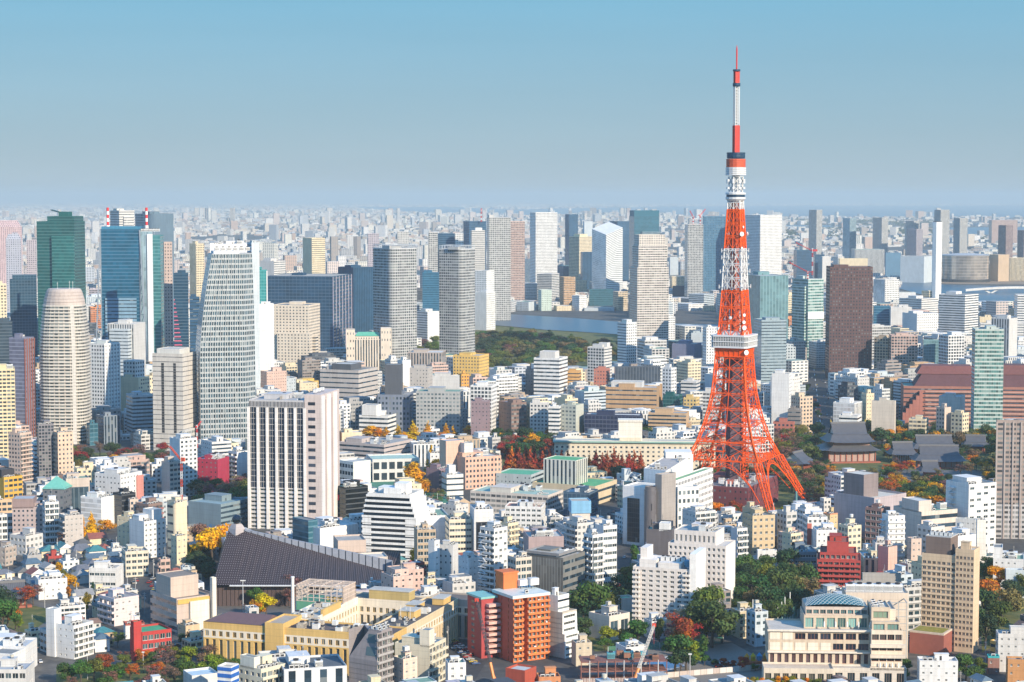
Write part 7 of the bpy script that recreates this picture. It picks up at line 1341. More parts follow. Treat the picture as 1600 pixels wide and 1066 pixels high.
def temple_hall(label,px,D,yb,w_,d_,hb,two=True,rot=0.0,wall=(.42,.30,.26),h1=7,h2=11):
 x=K(px,yb)*D;r=empty('temple_hall',(x,D,0),R(rot));tag(r,label,'temple hall',None);claim([local_to_world((x,D),R(rot),a,b)for a,b in rect(w_+8,d_+8)],1);LAND.append((label,px,yb,D,hb+15));CON.append((px-w_*1.0,px+w_*1.0,yb-12,D-20))
 mb=MB();mb.box(-w_/2+3,w_/2-3,-d_/2+3,d_/2-3,0,hb+1);mb.build('wall',[m_facade(wf=.7,hf=.8,glass=(.03,.025,.02),curtain=.1)],r,wall)
 mb=MB()
 for k in range(9):s=-w_/2+2.4+(w_-4.8)*k/8;mb.box(s-.35,s+.35,-d_/2+2.2,-d_/2+2.9,0,hb)
 mb.box(-w_/2-1,w_/2+1,-d_/2-2,-d_/2+2.1,0,1.2);mb.build('columns',[m_wall()],r,(.36,.12,.08))
 z=hb;mb=MB()
 if two:
  curved_roof(mb,w_+6,d_+6,z,h1*.55,w_*.72,d_*.72,up=1.3);mb.build('lower_roof',[M_KAW],r);z2=z+h1*.55
  mb=MB();mb.box(-w_*.35,w_*.35,-d_*.35,d_*.35,z2-1.5,z2+2.8);mb.build('clerestory',[m_facade(wf=.6,hf=.7,glass=(.05,.03,.02))],r,(.40,.24,.18));z=z2+2.6;W2,D2=w_*.72+9,d_*.72+9;mb=MB()
 else:W2,D2=w_+4,d_+4
 curved_roof(mb,W2,D2,z,h2*.42,W2*.76,D2*.46,up=1.2);zt=z+h2*.42;a,b=W2*.36,D2*.23+.6
 nseg=4
 for s in(-1,1):
  for i in range(nseg):
   t0,t1=i/nseg,(i+1)/nseg;y0,y1=-s*b*(1-t0),-s*b*(1-t1);q0,q1=zt-.3+(h2*.58)*t0**1.25,zt-.3+(h2*.58)*t1**1.25;n=round(2*a)
   P=[(-a,y0,q0),(a,y0,q0),(a,y1,q1),(-a,y1,q1)];mb.face(P if s>0 else P[::-1],0,[(0,0),(n,0),(n,1),(0,1)])
 mb.build('upper_roof' if two else 'roof',[M_KAW],r)
 for s in(-1,1):
  mb=MB();x_=s*(a-1.2);mb.face([(x_,-b+.6,zt-.3),(x_,b-.6,zt-.3),(x_,0,zt-.3+h2*.52)]);mb.build('gable',[m_wall()],r,(.62,.58,.52))
 mb=MB();zr=zt-.3+h2*.58;mb.box(-a-.3,a+.3,-.5,.5,zr-.4,zr+1.1);rd=mb.build('ridge',[m_flat(.16,.16,.17,.5,0,'ridge_tile')],r)
 if two:
  for s in(-1,1):mb=MB();mb.bar((s*a,0,zr+1),(s*a*1.01,0,zr+3.2),.7,5,r2=.2);mb.build('gold_finial',[m_flat(.75,.48,.06,.3,.6,'gilding')],rd)
 return r
temple_hall('great two-tier temple hall with grey tiled roofs and gold finials',1324,1690,744,45,34,10,True,6,h1=8,h2=15.5)
temple_hall('broad blue-grey roofed temple hall right of the great hall',1466,1650,742,41,26,6,False,-4,h2=12)
temple_hall('small grey-roofed temple hall between the two larger halls',1409,1680,740,20,18,7,False,3,(.7,.66,.6),h2=10)
temple_hall('long low temple hall behind the blue-grey roofed hall',1458,1720,718,40,22,7,False,2,h2=11)
temple_hall('small red-framed temple gate at the right',1524,1745,712,20,14,6,False,-10,(.45,.14,.10),h2=9)
temple_hall('little gabled temple building with reddish front',1452,1590,758,14,18,5,False,0,(.40,.16,.13),h2=8)
temple_hall('white-ridged temple roof by the right tower leg',1246,1640,738,20,24,5,False,55,h2=9)
temple_hall('grey hip-roofed temple house at the left edge',12,1085,955,22,18,5,False,20,(.66,.56,.42),h2=8)
# ------------------------------------------------------------------ roads, open ground, cars, cranes, poles, flag
OPEN=[]
def ground_patch(name,pix,z,mat,claim_=True):
 P=[G(*q)for q in pix];o=sheet(name,P,z,mat)
 if claim_:OPEN.append([(p.x,p.y)for p in P])
 return o
m_pave=m_flat(.13,.125,.12,.85,0,'paving');m_yard=m_flat(.20,.18,.16,.9,0,'yard_gravel');m_court=m_flat(.05,.20,.14,.8,0,'green_court');m_clay=m_flat(.33,.10,.07,.85,0,'red_court')
N=NT('park_grass');N.base(N.ramp(N.noise(.12,N.pos(),4),[(.35,(.06,.085,.02)),(.55,(.13,.13,.03)),(.7,(.20,.15,.06))]),.95);m_grass=N.m
ground_patch('avenue',[(1256,548),(1280,548),(1309,695),(1264,695)],.02,m_asph)
for k in range(16):
 y0=560+k*8;f=lambda y:1268+(y-548)*.12;sheet('road_marking',[G(f(y0),y0),G(f(y0)+.8,y0),G(f(y0+3.5)+.8,y0+3.5),G(f(y0+3.5),y0+3.5)],.03,m_white)
ground_patch('left_street_road',[(196,1030),(262,1012),(276,985),(232,930),(262,876),(300,858),(335,850),(318,845),(272,862),(236,895),(212,930),(236,985),(190,1010)],.02,m_asph)
ground_patch('yard_road',[(716,985),(752,960),(775,1010),(740,1066),(700,1075),(690,1040)],.02,m_asph)
ground_patch('hotel_street_road',[(940,925),(925,890),(935,870),(1000,850),(985,890),(962,925)],.02,m_asph)
ground_patch('temple_precinct',[(1225,735),(1560,735),(1560,765),(1480,775),(1300,772),(1240,758)],.02,m_pave)
ground_patch('wooded_ground',[(1366,760),(1480,765),(1478,815),(1420,815),(1366,792)],.015,m_grass)
ground_patch('precinct_ground',[(1205,676),(1560,676),(1560,734.5),(1225,734.5)],.015,m_grass)
ground_patch('tower_foot_ground',[(1235,738),(1302,736),(1312,798),(1258,800)],.025,m_grass)
ground_patch('tower_park',[(1080,745),(1245,738),(1238,803),(1100,803)],.012,m_grass)
ground_patch('canal_bank',[(690,500),(738,506),(800,511),(850,516),(905,519),(962,523),(985,526),(985,550),(905,538),(800,532),(690,530)],.012,m_grass)
ground_patch('hotel_wood_ground',[(1148,895),(1245,895),(1265,935),(1258,985),(1150,985)],.015,m_grass)
ground_patch('hotel_garden',[(785,715),(1010,720),(1010,755),(785,755)],.015,m_grass)
ground_patch('canal_garden',[(640,545),(738,526),(800,528),(905,534),(970,545),(978,562),(900,590),(760,594),(640,578)],.015,m_grass)
ground_patch('hillside_park',[(108,708),(304,706),(305,740),(112,748)],.015,m_grass)
ground_patch('shaded_park',[(298,760),(390,760),(390,802),(300,808)],.015,m_grass)
ground_patch('lower_park',[(88,1043),(262,1034),(430,1060),(430,1090),(88,1090)],.015,m_grass)
ground_patch('small_park',[(-30,945),(52,945),(105,958),(70,985),(40,1005),(-30,1005)],.015,m_grass)
ground_patch('curved_road',[(-30,941),(60,941),(108,950),(112,957),(70,983),(48,1004),(40,1002),(62,978),(96,957),(55,947),(-30,947)],.03,m_pave)
ground_patch('slope_ground',[(1530,885),(1600,885),(1610,960),(1575,1000),(1534,1020)],.015,m_grass)
ground_patch('embassy_garden',[(895,985),(905,925),(945,935),(1000,905),(1000,1015),(930,1018)],.015,m_grass)
ground_patch('construction_yard',[(930,1022),(1145,1005),(1190,1030),(1195,1090),(905,1090)],.015,m_yard)
ground_patch('temple_forecourt',[(328,952),(333,938),(545,920),(560,940),(470,968),(425,985),(330,985)],.015,m_pave)
ground_patch('club_forecourt',[(1195,985),(1260,945),(1262,960),(1205,1010)],.03,m_pave)
ground_patch('sports_ground',[(578,750),(700,750),(700,796),(590,800)],.02,m_court)
ground_patch('red_court_ground',[(1172,972),(1200,960),(1212,966),(1188,985)],.03,m_clay)
for P in OPEN:claim(P,0)if False else None
def in_open(x,y):return any(inpoly(x,y,P)for P in OPEN)
# cars
def car_mesh():
 mb=MB();P=[(-2.1,.35),(-2.15,.8),(-1.5,.95),(1.0,.95),(2.0,.75),(2.1,.35)]
 n=len(P)
 for k in range(n-1):a,b=P[k],P[k+1];mb.face([(a[0],-.85,a[1]),(a[0],.85,a[1]),(b[0],.85,b[1]),(b[0],-.85,b[1])])
 mb.face([(x,-.85,z)for x,z in P]);mb.face([(x,.85,z)for x,z in P[::-1]])
 return mb
def cab_mesh():
 mb=MB();lo,hi=[(-1.6,-.78),(.95,-.78),(.95,.78),(-1.6,.78)],[(-1.1,-.62),(.25,-.62),(.25,.62),(-1.1,.62)]
 for k in range(4):j=(k+1)%4;mb.face([(*lo[k],.95),(*lo[j],.95),(*hi[j],1.45),(*hi[k],1.45)],1)
 mb.box(-1.12,.27,-.64,.64,1.45,1.5);return mb
N=NT('car_paint');oi=N.n('ObjectInfo');N.base(oi.outputs['Color'],.25,.1);m_car=N.m
CARB,CABM=car_mesh().data('parked_car',[m_car]),cab_mesh().data('cabin',[m_car,m_glass(.02,.03,.04)])
mbw=MB();mbw.lathe([(0,-.1),(.32,-.1),(.32,.1),(0,.1)],10);WHM=mbw.data('wheel',[m_dark])
CARC=[((.75,.75,.75),'white'),((.45,.47,.49),'silver'),((.03,.03,.035),'black'),((.75,.75,.75),'white'),((.05,.10,.25),'blue'),((.35,.04,.03),'red'),((.55,.40,.05),'yellow')]
CARS={}
def car(x,y,rot,col,where,group):
 c,wd=col;o=link('parked_car',CARB,None,c,(x,y,.04),rot);cb=link('cabin',CABM,o,c)
 for sx in(-1.3,1.3):
  for sy in(-.82,.82):wh=link('wheel',WHM,o,None,(sx,sy,.32));wh.rotation_euler=(math.pi/2,0,0)
 CARS.setdefault((wd,where,group),[]).append(o);return o
rc_=random.Random(21)
for k in range(34):
 y=566+k*3.6;x=1264+(y-548)*.12+rc_.choice((0,5,12,17))*(1+(y-548)/300);p=G(x,y);car(p.x,p.y,R(90)-math.atan(K(1275,620))+R(-4),rc_.choice(CARC),'driving along the broad avenue','cars on the broad avenue')
for k in range(20):
 t=k/19;x=236+38*(t if t<.5 else 1-t)*1.2+rc_.uniform(-5,5)-t*10;y=1005-t*105;p=G(228+26*math.sin(t*3.1)+rc_.choice((-4,6)),y);car(p.x,p.y,R(80)+rc_.uniform(-.2,.2),rc_.choice(CARC),'in street left of concrete office','cars in the left street')
for k in range(12):
 p=G(284+k*4,868-k*1.4+(k%2)*5);car(p.x,p.y,R(30),rc_.choice(CARC),'parked left of temple roof','cars in the left street')
for k in range(16):
 p=G(706+(k%8)*4.5+(k//8)*6,1000+(k%8)*3.5+(k//8)*14);car(p.x,p.y,R(20),rc_.choice(CARC),'in yard beside orange block','cars in the yard')
for k in range(14):
 p=G(938+rc_.uniform(-6,40),868+k*4);car(p.x,p.y,R(60)+rc_.uniform(-.3,.3),rc_.choice(CARC),'in street behind embassy trees','cars behind the embassy')
for k in range(6):
 p=G(1118+k*6,1038+(k%2)*5);car(p.x,p.y,R(10),rc_.choice(CARC),'beside the terraced club plinth','cars by the club')
for(wd,where,group),L in CARS.items():
 L.sort(key=lambda o:o.location.y)
 for k,o in enumerate(L):tag(o,f'{wd} car {where}'+('' if len(L)==1 else f', {ordw(k)} from near end'),'car',group)
 # cranes
def lattice_bar(mb,p,q,w_,n,r=.12):
 p,q=Vector(p),Vector(q);d=(q-p).normalized();a=d.orthogonal().normalized()*w_;b=d.cross(a)
 cs=[a+b,b-a,-a-b,a-b]
 for i in range(n):
  u,v=p.lerp(q,i/n),p.lerp(q,(i+1)/n)
  for k in range(4):mb.bar(u+cs[k],v+cs[k],r);mb.bar(u+cs[k],v+cs[(k+1)%4],r*.7)
def mobile_crane(label,bx,by,D,tx,ty,D2,split,upper):
 p=Vector((K(bx,by)*D,D,0));t=Vector((K(tx,ty)*D2,D2,ZT(ty,D2)));r=empty('mobile_crane',p,0);tag(r,label,'crane');org=m_flat(.72,.22,.03,.45,0,'crane_orange')
 mb=MB();mb.box(-6,6,-1.4,1.4,.9,2.0);mb.box(3.4,5.8,-1.3,1.3,2.0,3.3);mb.box(-3.5,1,-1.3,1.3,2.0,3.8);mb.build('carrier',[org],r)
 for x in(-4.6,-2.6,2.4,4.4):
  for s in(-1.35,1.35):wh=MB();wh.lathe([(0,-.25),(.75,-.25),(.75,.25),(0,.25)],12);o=wh.build('wheel',[m_dark],r);o.location=(x,s,.75);o.rotation_euler=(math.pi/2,0,0)
 a,b=Vector((-1,0,3)),t-p;m=a.lerp(b,split);mb=MB();mb.bar(a,m,.75,6);mb.bar(a+Vector((2,0,-1)),a.lerp(b,split*.6),.3,6);mb.build('lower_boom',[org],r)
 mb=MB();lattice_bar(mb,m,b,.45,16,.14);mb.build('upper_boom',[m_wall()],r,upper);mb=MB();mb.box(b.x-.9,b.x+.9,b.y-.6,b.y+.6,b.z-.6,b.z+.9);mb.bar(b,b-Vector((0,0,9)),.06);mb.build('boom_head',[m_flat(.6,.06,.03,.5,0,'crane_red')],r)
mobile_crane('mobile crane with orange foot and dark lattice boom before orange block',777,1090,893,745,938,905,.26,(.10,.10,.11))
mobile_crane('mobile crane with orange foot and pale boom before the hotels',994,1085,900,1022,977,915,.22,(.62,.58,.52))
def tower_crane(label,px,y0,y1,D,jib,ang,c1=(.62,.05,.05),lean=.5):
 x=K(px,y0)*D;z0,z1=ZT(y0,D),ZT(y1,D);r=empty('tower_crane',(x,D,z0),ang);tag(r,label,'crane',None);n=6;hh=z1-z0;wd=max(.5,D/4000)
 for k in range(n):mb=MB();lattice_bar(mb,(0,0,hh*k/n),(0,0,hh*(k+1)/n),wd,3,wd*.3);mb.build('mast_section',[m_wall()],r,c1 if k%2==0 else(.8,.8,.8))
 mb=MB();lattice_bar(mb,(0,0,hh*.9),(jib,0,hh*.9+jib*lean),wd*.8,8,wd*.28);mb.build('jib',[m_wall()],r,c1);mb=MB();mb.box(-jib*.3,0,-wd,wd,hh*.88,hh*.96);mb.build('counter_jib',[m_wall()],r,c1)
tower_crane('red tower crane on a white mast above the cream slender tower',284,785,712,1225,9,R(150),(.66,.10,.05),.9)
tower_crane('red and white crane on the pale green glass tower roof',1262,436,424,2720,26,R(160))
tower_crane('tall red and white crane behind the dark brown tower',1269,430,388,3600,30,R(170))
tower_crane('thin red crane left of the white drum of the tower, rear one',1094,352,335,4900,30,R(60));tower_crane('thin red crane left of the lattice tower, front one',1083,352,338,4900,30,R(100))
tower_crane('small red crane on the white flats by the gridded tower',308,700,664,1490,5,R(60),(.66,.06,.06),.8)
tower_crane('red crane on the portal-shaped tower',752,347,328,4200,10,R(90))
# poles, flag
def pole(name,label,cat,px,py,h,r_=.14,col=(.78,.78,.76),group=None,arm=0):
 p=G(px,py);mb=MB();mb.bar((0,0,0),(0,0,h),r_,7,r2=r_*.7);r=mb.build(name,[m_wall()],None,col,p);tag(r,label,cat,group)
 if arm:mb=MB();mb.box(-arm,arm,-.25,.25,h-.2,h+.3);mb.build('lamp_head',[m_wall()],r,(.7,.7,.68))
 return r
for k,(px,py,h)in enumerate(((1215,985,12),(1221,982,14),(1226,980,16),(1234,975,17),(1165,992,11),(1170,985,13),(1176,978,14))):pole('floodlight_pole',f'white pole by the dark wood and courts, {ORD[k]} of seven','pole',px,py,h,.35,(.8,.8,.76),'white poles by the courts')
pole('lamp_post','tall grey lamp post in front of the temple wall','lamp post',380,962,19,.22,(.6,.62,.64),None,1.4)
pole('mast','thin green mast by the white vault-roofed office','mast',1244,815,21,.9,(.16,.34,.34));pole('lamp_post','lamp post above the construction yard','lamp post',1078,1062,12,.2,(.6,.6,.6),None,.8)
pole('lamp_post','lamp post in the lower left park','lamp post',224,1052,10,.15,(.6,.6,.6),None,.6);pole('lamp_post','second lamp post in the lower left park','lamp post',137,1062,12,.15,(.6,.6,.6),None,.6)
fp_=pole('flagpole','white flagpole at the embassy','flagpole',957,958,13,.12)
mb=MB();n=8
f0=G(957,958)
for i in range(n):
 for j in range(3):
  q=lambda a,b:(-.1-a*.48,.5*math.sin(a*.9)*.6,12.6-b*.8-a*.30);mb.face([q(i,j),q(i,j+1),q(i+1,j+1),q(i+1,j)],j)
fl_=mb.build('flag',[m_flat(.8,.8,.8,.8,0,'flag_white'),m_flat(.03,.08,.40,.8,0,'flag_blue'),m_flat(.62,.03,.05,.8,0,'flag_red')],None,None,f0);tag(fl_,'white, blue and red striped flag flying at the embassy','flag')
# sports ground nets
def net(px0,py0,px1,py1,h,label,k_=8):
 a,b=G(px0,py0),G(px1,py1);r=empty('net_fence',a);tag(r,label,'fence');b=b-a;n=k_
 for k in range(n+1):p=b*(k/n);mb=MB();mb.bar(p,p+Vector((0,0,h)),.16,5);mb.build('post',[m_wall()],r,(.6,.65,.62))
 mb=MB();lv=10
 for j in range(lv+1):mb.bar((0,0,h*j/lv),b+Vector((0,0,h*j/lv)),.07)
 for k in range(n*5):p=b*(k/(n*5));mb.bar(p,p+Vector((0,0,h)),.05)
 mb.build('netting',[m_flat(.05,.30,.22,.8,0,'green_net')],r)
net(580,752,702,752,14,'tall green net behind the sports ground',6);net(590,799,702,796,12,'tall green net on the near side of the sports ground',6);net(1205,1000,1262,950,7,'green net fence beside the terraced club',7);net(950,1020,1130,1005,3,'green mesh fence above the construction yard',9)
def site_frame():
 p=G(908,1066);r=empty('construction_frame',p,R(4));tag(r,'rusty steel frame building on the construction site, bottom centre','building');claim([(p.x-2,p.y-2),(p.x+42,p.y-2),(p.x+42,p.y+14),(p.x-2,p.y+14)])
 for j,z in enumerate((0,4.5,9)):
  mb=MB();mb.box(0,40,0,12,z,z+.5,bottom=True);mb.build('deck',[m_wall()],r,(.24,.11,.09))
 for k in range(11):mb=MB();mb.box(k*4-.2,k*4+.2,-.3,-.01,0,10);mb.build('column',[m_wall()],r,(.55,.55,.55)if k%2 else(.25,.11,.09))
 mb=MB()
 for k in range(60):mb.box(k*.68,k*.68+.34,-6.1,-6,0,3.2)
 mb.build('hoarding',[m_wall()],r,(.62,.54,.50));rr=random.Random(3)
 for _ in range(14):put(rr.choice(['air_conditioner','roof_tank','cooling_tower']),r,rr.uniform(2,38),rr.uniform(2,10),9.5,rr.uniform(.6,1.1),0,rr.choice(((.6,.6,.6),(.1,.35,.42),(.3,.15,.1))))
site_frame()
def bridge():
 D=4650;x0,x1=K(1508,455)*D,K(1640,450)*D;r=empty('harbour_bridge',(x0,D,0));tag(r,'pale harbour bridge on V-shaped piers at the right edge','bridge');L=x1-x0;z=ZT(449,D);mb=MB();n=20
 for i in range(n):
  f=lambda t:z-10+10*math.sin(math.pi*min(1,.12+t*.6))+2;a,b=i/n,(i+1)/n;mb.face([(L*a,-7,f(a)),(L*b,-7,f(b)),(L*b,7,f(b)),(L*a,7,f(a))]);mb.face([(L*a,-7,f(a)-5),(L*b,-7,f(b)-5),(L*b,-7,f(b)),(L*a,-7,f(a))]);mb.face([(L*a,7,f(a)-5),(L*a,-7,f(a)-5),(L*b,-7,f(b)-5),(L*b,7,f(b)-5)][::-1])
 mb.build('deck',[m_wall()],r,(.72,.70,.66))
 for px in(1548,1630):
  x=K(px,455)*D-x0
  for s in(-1,1):mb=MB();mb.bar((x,0,0),(x+s*18,0,z-4),2.6);mb.build('pier',[m_wall()],r,(.66,.68,.70))
bridge()
ground_patch('white_sheeting',[(1012,1036),(1046,1024),(1070,1040),(1020,1056)],.03,m_flat(.62,.64,.66,.8,0,'white_sheet'),False)
def playground():
 p=G(1182,1036);r=empty('playground_climber',p,R(15));tag(r,'orange, yellow and blue playground climber beside the terraced club','playground')
 mb=MB();mb.box(-8,8,-3,3,0,1.2);mb.build('base',[m_wall()],r,(.45,.12,.05))
 for k,c in enumerate(((.75,.30,.03),(.70,.45,.03),(.05,.30,.55),(.75,.30,.03))):
  x=-5+k*3.2;mb=MB();mb.box(x-.9,x+.9,-.9,.9,1.2,3.4);mb.lathe([(1.5,3.4),(0,5.2)],6,c=(x,0));mb.build('turret',[m_wall()],r,c)
 mb=MB();mb.bar((-5,-.5,3),(-9,-3,1),.5,6);mb.build('slide',[m_wall()],r,(.75,.55,.05))
playground()
def yard_wall():
 a,b=G(1012,1062),G(1195,1046);d=b-a;r=empty('yard_wall',a,math.atan2(d.y,d.x));tag(r,'pale hoarding wall along the construction yard','wall');L=d.length
 for k in range(18):mb=MB();mb.box(L*k/18,L*(k+1)/18-.12,-.1,.1,0,2.6);mb.build('panel',[m_wall()],r,random.Random(k).choice(((.60,.52,.46),(.66,.62,.58),(.5,.42,.38))))
yard_wall()
for k,(px,py)in enumerate(((212,935),(226,960),(240,905),(258,885),(205,990),(120,945),(70,950),(30,940),(160,930),(188,915),(700,1015),(742,985),(945,905),(958,885),(1235,945),(1540,1040),(1562,960),(120,890),(60,880),(90,870))):
 p=G(px,py);r=empty('utility_pole',p,R(20+k*13));w_=('left street','left lanes','yard','embassy street','right slope')[0 if px<260 and px>180 else(1 if px<200 else(2 if px<800 else(3 if px<1000 else 4)))];tag(r,f'grey utility pole with crossarms by the {w_}, {ordw(k)} from front' if False else f'grey utility pole with crossarms by the {w_}','pole','utility poles by the '+w_)
 mb=MB();mb.bar((0,0,0),(0,0,12),.17,7,r2=.12);mb.build('shaft',[m_wall()],r,(.5,.5,.48))
 for z in(10.2,11.2):mb=MB();mb.box(-1.1,1.1,-.07,.07,z,z+.14);mb.build('crossarm',[m_wall()],r,(.4,.4,.4))
 mb=MB();mb.lathe([(0,8.2),(.32,8.2),(.32,9.3),(0,9.3)],8,c=(.45,0));mb.build('transformer',[m_wall()],r,(.55,.56,.56))
 # ------------------------------------------------------------------ trees
def m_leaf():
 N=NT('leaves');oi=N.n('ObjectInfo');o=N.obj()
 a=N.noise(.35,o,3);wn=N.n('TexWhiteNoise',noise_dimensions='3D');N.l(N.n('NewGeometry').outputs['Random Per Island'],wn.inputs[0])
 v=N.math('MULTIPLY',N.math('MULTIPLY_ADD',a,1.3,.35),N.math('MULTIPLY_ADD',wn.outputs['Value'],.7,.65))
 hs=N.n('HueSaturation');N.l(oi.outputs['Color'],hs.inputs['Color']);N.l(N.math('MULTIPLY_ADD',N.noise(.22,o,2),.10,.45),hs.inputs['Hue'])
 c=N.mix(N.math('MULTIPLY',N.math('GREATER_THAN',N.noise(.55,o,2),.54),.38),hs.outputs[0],(.10,.10,.03));c=N.mix(1.0,c,_grey(N,v),'MULTIPLY');N.base(c,.75,0,.2)
 tr=N.n('BsdfTranslucent');N.l(c,tr.inputs[0]);mx=N.n('MixShader');mx.inputs[0].default_value=.28
 N.l(N.b.outputs[0],mx.inputs[1]);N.l(tr.outputs[0],mx.inputs[2]);N.l(mx.outputs[0],N.out.inputs[0]);return N.m
M_LEAF=m_leaf();M_BARK=m_flat(.09,.07,.055,.9,0,'bark')
def leafcloud(rng,lobes,n,size):
 mb=MB();tot=sum(l[3]*l[4]for l in lobes)
 for(x,y,z,r,h)in lobes:
  for _ in range(int(n*r*h/tot)):
   while True:
    d=Vector((rng.gauss(0,1),rng.gauss(0,1),rng.gauss(0,1)))
    if d.length>.01:d.normalize();break
   k=rng.uniform(.55,1.06)if rng.random()<.8 else rng.uniform(.1,.6)
   if d.z<-.55:k*=.7
   p=Vector((x+d.x*r*k,y+d.y*r*k,z+d.z*h*k));s=size*rng.uniform(.6,1.4)
   nrm=(d+Vector((rng.uniform(-1,1),rng.uniform(-1,1),rng.uniform(-.6,1)))*.8).normalized();a=nrm.orthogonal().normalized();b=nrm.cross(a);t=rng.uniform(0,6.3);a,b=a*math.cos(t)+b*math.sin(t),b*math.cos(t)-a*math.sin(t)
   mb.face([p-a*s,p-b*s*.6,p+a*s,p+b*s*.6])
 return mb
def trunkmesh(rng,h,r,limbs):
 mb=MB();p=Vector((0,0,0))
 for k in range(4):q=Vector((rng.uniform(-.25,.25),rng.uniform(-.25,.25),h*(k+1)/4));mb.bar(p,q,r*(1-k*.2),7,r2=r*(1-(k+1)*.2));p=q
 for l in limbs:mb.bar((0,0,h*.45),l,r*.4,5,r2=r*.1)
 return mb
PROTO={}
def make_proto():
 for v in range(4):
  rng=random.Random(40+v);lobes=[]
  for k in range(10+v):
   a=rng.uniform(0,6.3);d=rng.uniform(1.0,3.4)if k else 0;z=rng.uniform(4.2,8.2)-d*.35;r=rng.uniform(1.3,2.4);lobes.append((math.cos(a)*d,math.sin(a)*d,z,r,r*rng.uniform(.65,.95)))
  PROTO['broad',v]=(leafcloud(rng,lobes,2600,.34).data('crown',[M_LEAF]),trunkmesh(rng,5.5,.34,[l[:3]for l in lobes[:6]]).data('trunk',[M_BARK]))
 for v in range(3):
  rng=random.Random(60+v);lobes=[]
  for k in range(13):
   t=k/12;r=(1-t)**.85*2.1+.22
   for j in range(1+int(r*1.6)):a=rng.uniform(0,6.3);lobes.append((math.cos(a)*r*.45,math.sin(a)*r*.45,1.6+t*8.0,r*rng.uniform(.5,.72),.75))
  PROTO['cone',v]=(leafcloud(rng,lobes,2000,.26).data('crown',[M_LEAF]),trunkmesh(rng,8,.26,[]).data('trunk',[M_BARK]))
 for v in range(2):
  rng=random.Random(80+v);lobes=[]
  for k in range(9):a=rng.uniform(0,6.3);d=rng.uniform(0,1.3);z=rng.uniform(3,8.4);lobes.append((math.cos(a)*d,math.sin(a)*d,z,rng.uniform(.9,1.5)*(1.1-abs(z-5)*.1),rng.uniform(1,1.6)))
  PROTO['oval',v]=(leafcloud(rng,lobes,1800,.30).data('crown',[M_LEAF]),trunkmesh(rng,5,.25,[]).data('trunk',[M_BARK]))
 for v in range(2):
  rng=random.Random(90+v);lobes=[]
  for k in range(12):a=rng.uniform(0,6.3);d=rng.uniform(.6,3.4);z=rng.uniform(4.5,8.6)-d*.3;lobes.append((math.cos(a)*d,math.sin(a)*d,z,rng.uniform(1.0,1.7),rng.uniform(.7,1.1)))
  PROTO['sparse',v]=(leafcloud(rng,lobes,1300,.24).data('crown',[M_LEAF]),trunkmesh(rng,6,.28,[l[:3]for l in lobes]).data('trunk',[M_BARK]))
make_proto()
LEAFC={'green':(.075,.15,.035),'dark':(.045,.095,.04),'olive':(.17,.19,.035),'lime':(.26,.28,.02),'yellow':(.85,.50,.008),'gold':(.72,.34,.01),'orange':(.60,.20,.02),'rust':(.42,.085,.03),'red':(.38,.035,.03),'mauve':(.24,.125,.10),'tan':(.32,.22,.12),'brown':(.22,.17,.07)}
LWORD={'green':'green','dark':'dark green','olive':'olive green','lime':'yellow-green','yellow':'bright yellow','gold':'golden','orange':'orange','rust':'rust-red','red':'red','mauve':'mauve-brown','tan':'pale tan','brown':'brown-green'}
TREES={}
def tree(kind,x,y,h,colname,place_,group,wide=1.0,rng=random):
 nm={'broad':'broadleaf_tree','cone':'conical_tree','oval':'upright_tree','sparse':'autumn_tree'}[kind]
 v=rng.choice([k for k in PROTO if k[0]==kind]);cm,tm=PROTO[v]
 nm={'garden wood by the canal':'garden_tree','trees by the temple precinct':'park_tree','mixed wood in front of temple':'park_tree','trees of the left hillside park':'park_tree'}.get(group,nm)
 r=empty(nm,(x,y,0),rng.uniform(0,6.3));s=h/10;c=[q*rng.uniform(.78,1.2)for q in LEAFC[colname]]
 o=link('crown',cm,r,c);o.scale=(s*wide,s*wide,s);o=link('trunk',tm,r);o.scale=(s,s,s)
 r['category']='tree';TREES.setdefault((group,kind,LWORD[colname],place_),[]).append(r);claim([(x-h*.2,y-h*.2),(x+h*.2,y-h*.2),(x+h*.2,y+h*.2),(x-h*.2,y+h*.2)],0);return r
def label_trees():
 for(group,kind,cw,place_),L in TREES.items():
  L.sort(key=lambda o:o.location.x/o.location.y)
  kw={'broad':'round','cone':'conical','oval':'upright','sparse':'thin'}[kind]
  for k,o in enumerate(L):
   o['group']=group
   o['label']=f'{cw} {kw} tree {place_}' if len(L)==1 else f'{cw} {kw} tree {place_}, {ordw(k)} from left'
def grove(group,place_,poly,n,mix,h=(8,12),kinds=('broad',),wide=1.0,seed=1,at_base=True,sep=.55,con=None):
 """n trees whose feet stand inside a patch of ground given by photo pixels"""
 rng=random.Random(seed);P=[G(*p)for p in poly];P=[(p.x,p.y)for p in P];x0,x1,y0,y1=min(p[0]for p in P),max(p[0]for p in P),min(p[1]for p in P),max(p[1]for p in P)
 got=[];t=0
 while len(got)<n and t<n*60:
  t+=1;x,y=rng.uniform(x0,x1),rng.uniform(y0,y1)
  if not inpoly(x,y,P):continue
  hh=rng.uniform(*h)
  if any(math.hypot(x-a,y-b)<(hh+c)*.5*sep for a,b,c in got):continue
  k=rng.choice(kinds)
  if not free([(x-1.5,y-1.5),(x+1.5,y-1.5),(x+1.5,y+1.5),(x-1.5,y+1.5)]):continue
  got.append((x,y,hh))
 for x,y,hh in sorted(got,key=lambda q:q[1]):
  c=rng.choice(mix);k=rng.choice(kinds)
  if c in('mauve','tan')and 'broad' in kinds:k='sparse'
  tree(k,x,y,hh,c,place_,group,wide,rng)
 if con:CON.append(con)
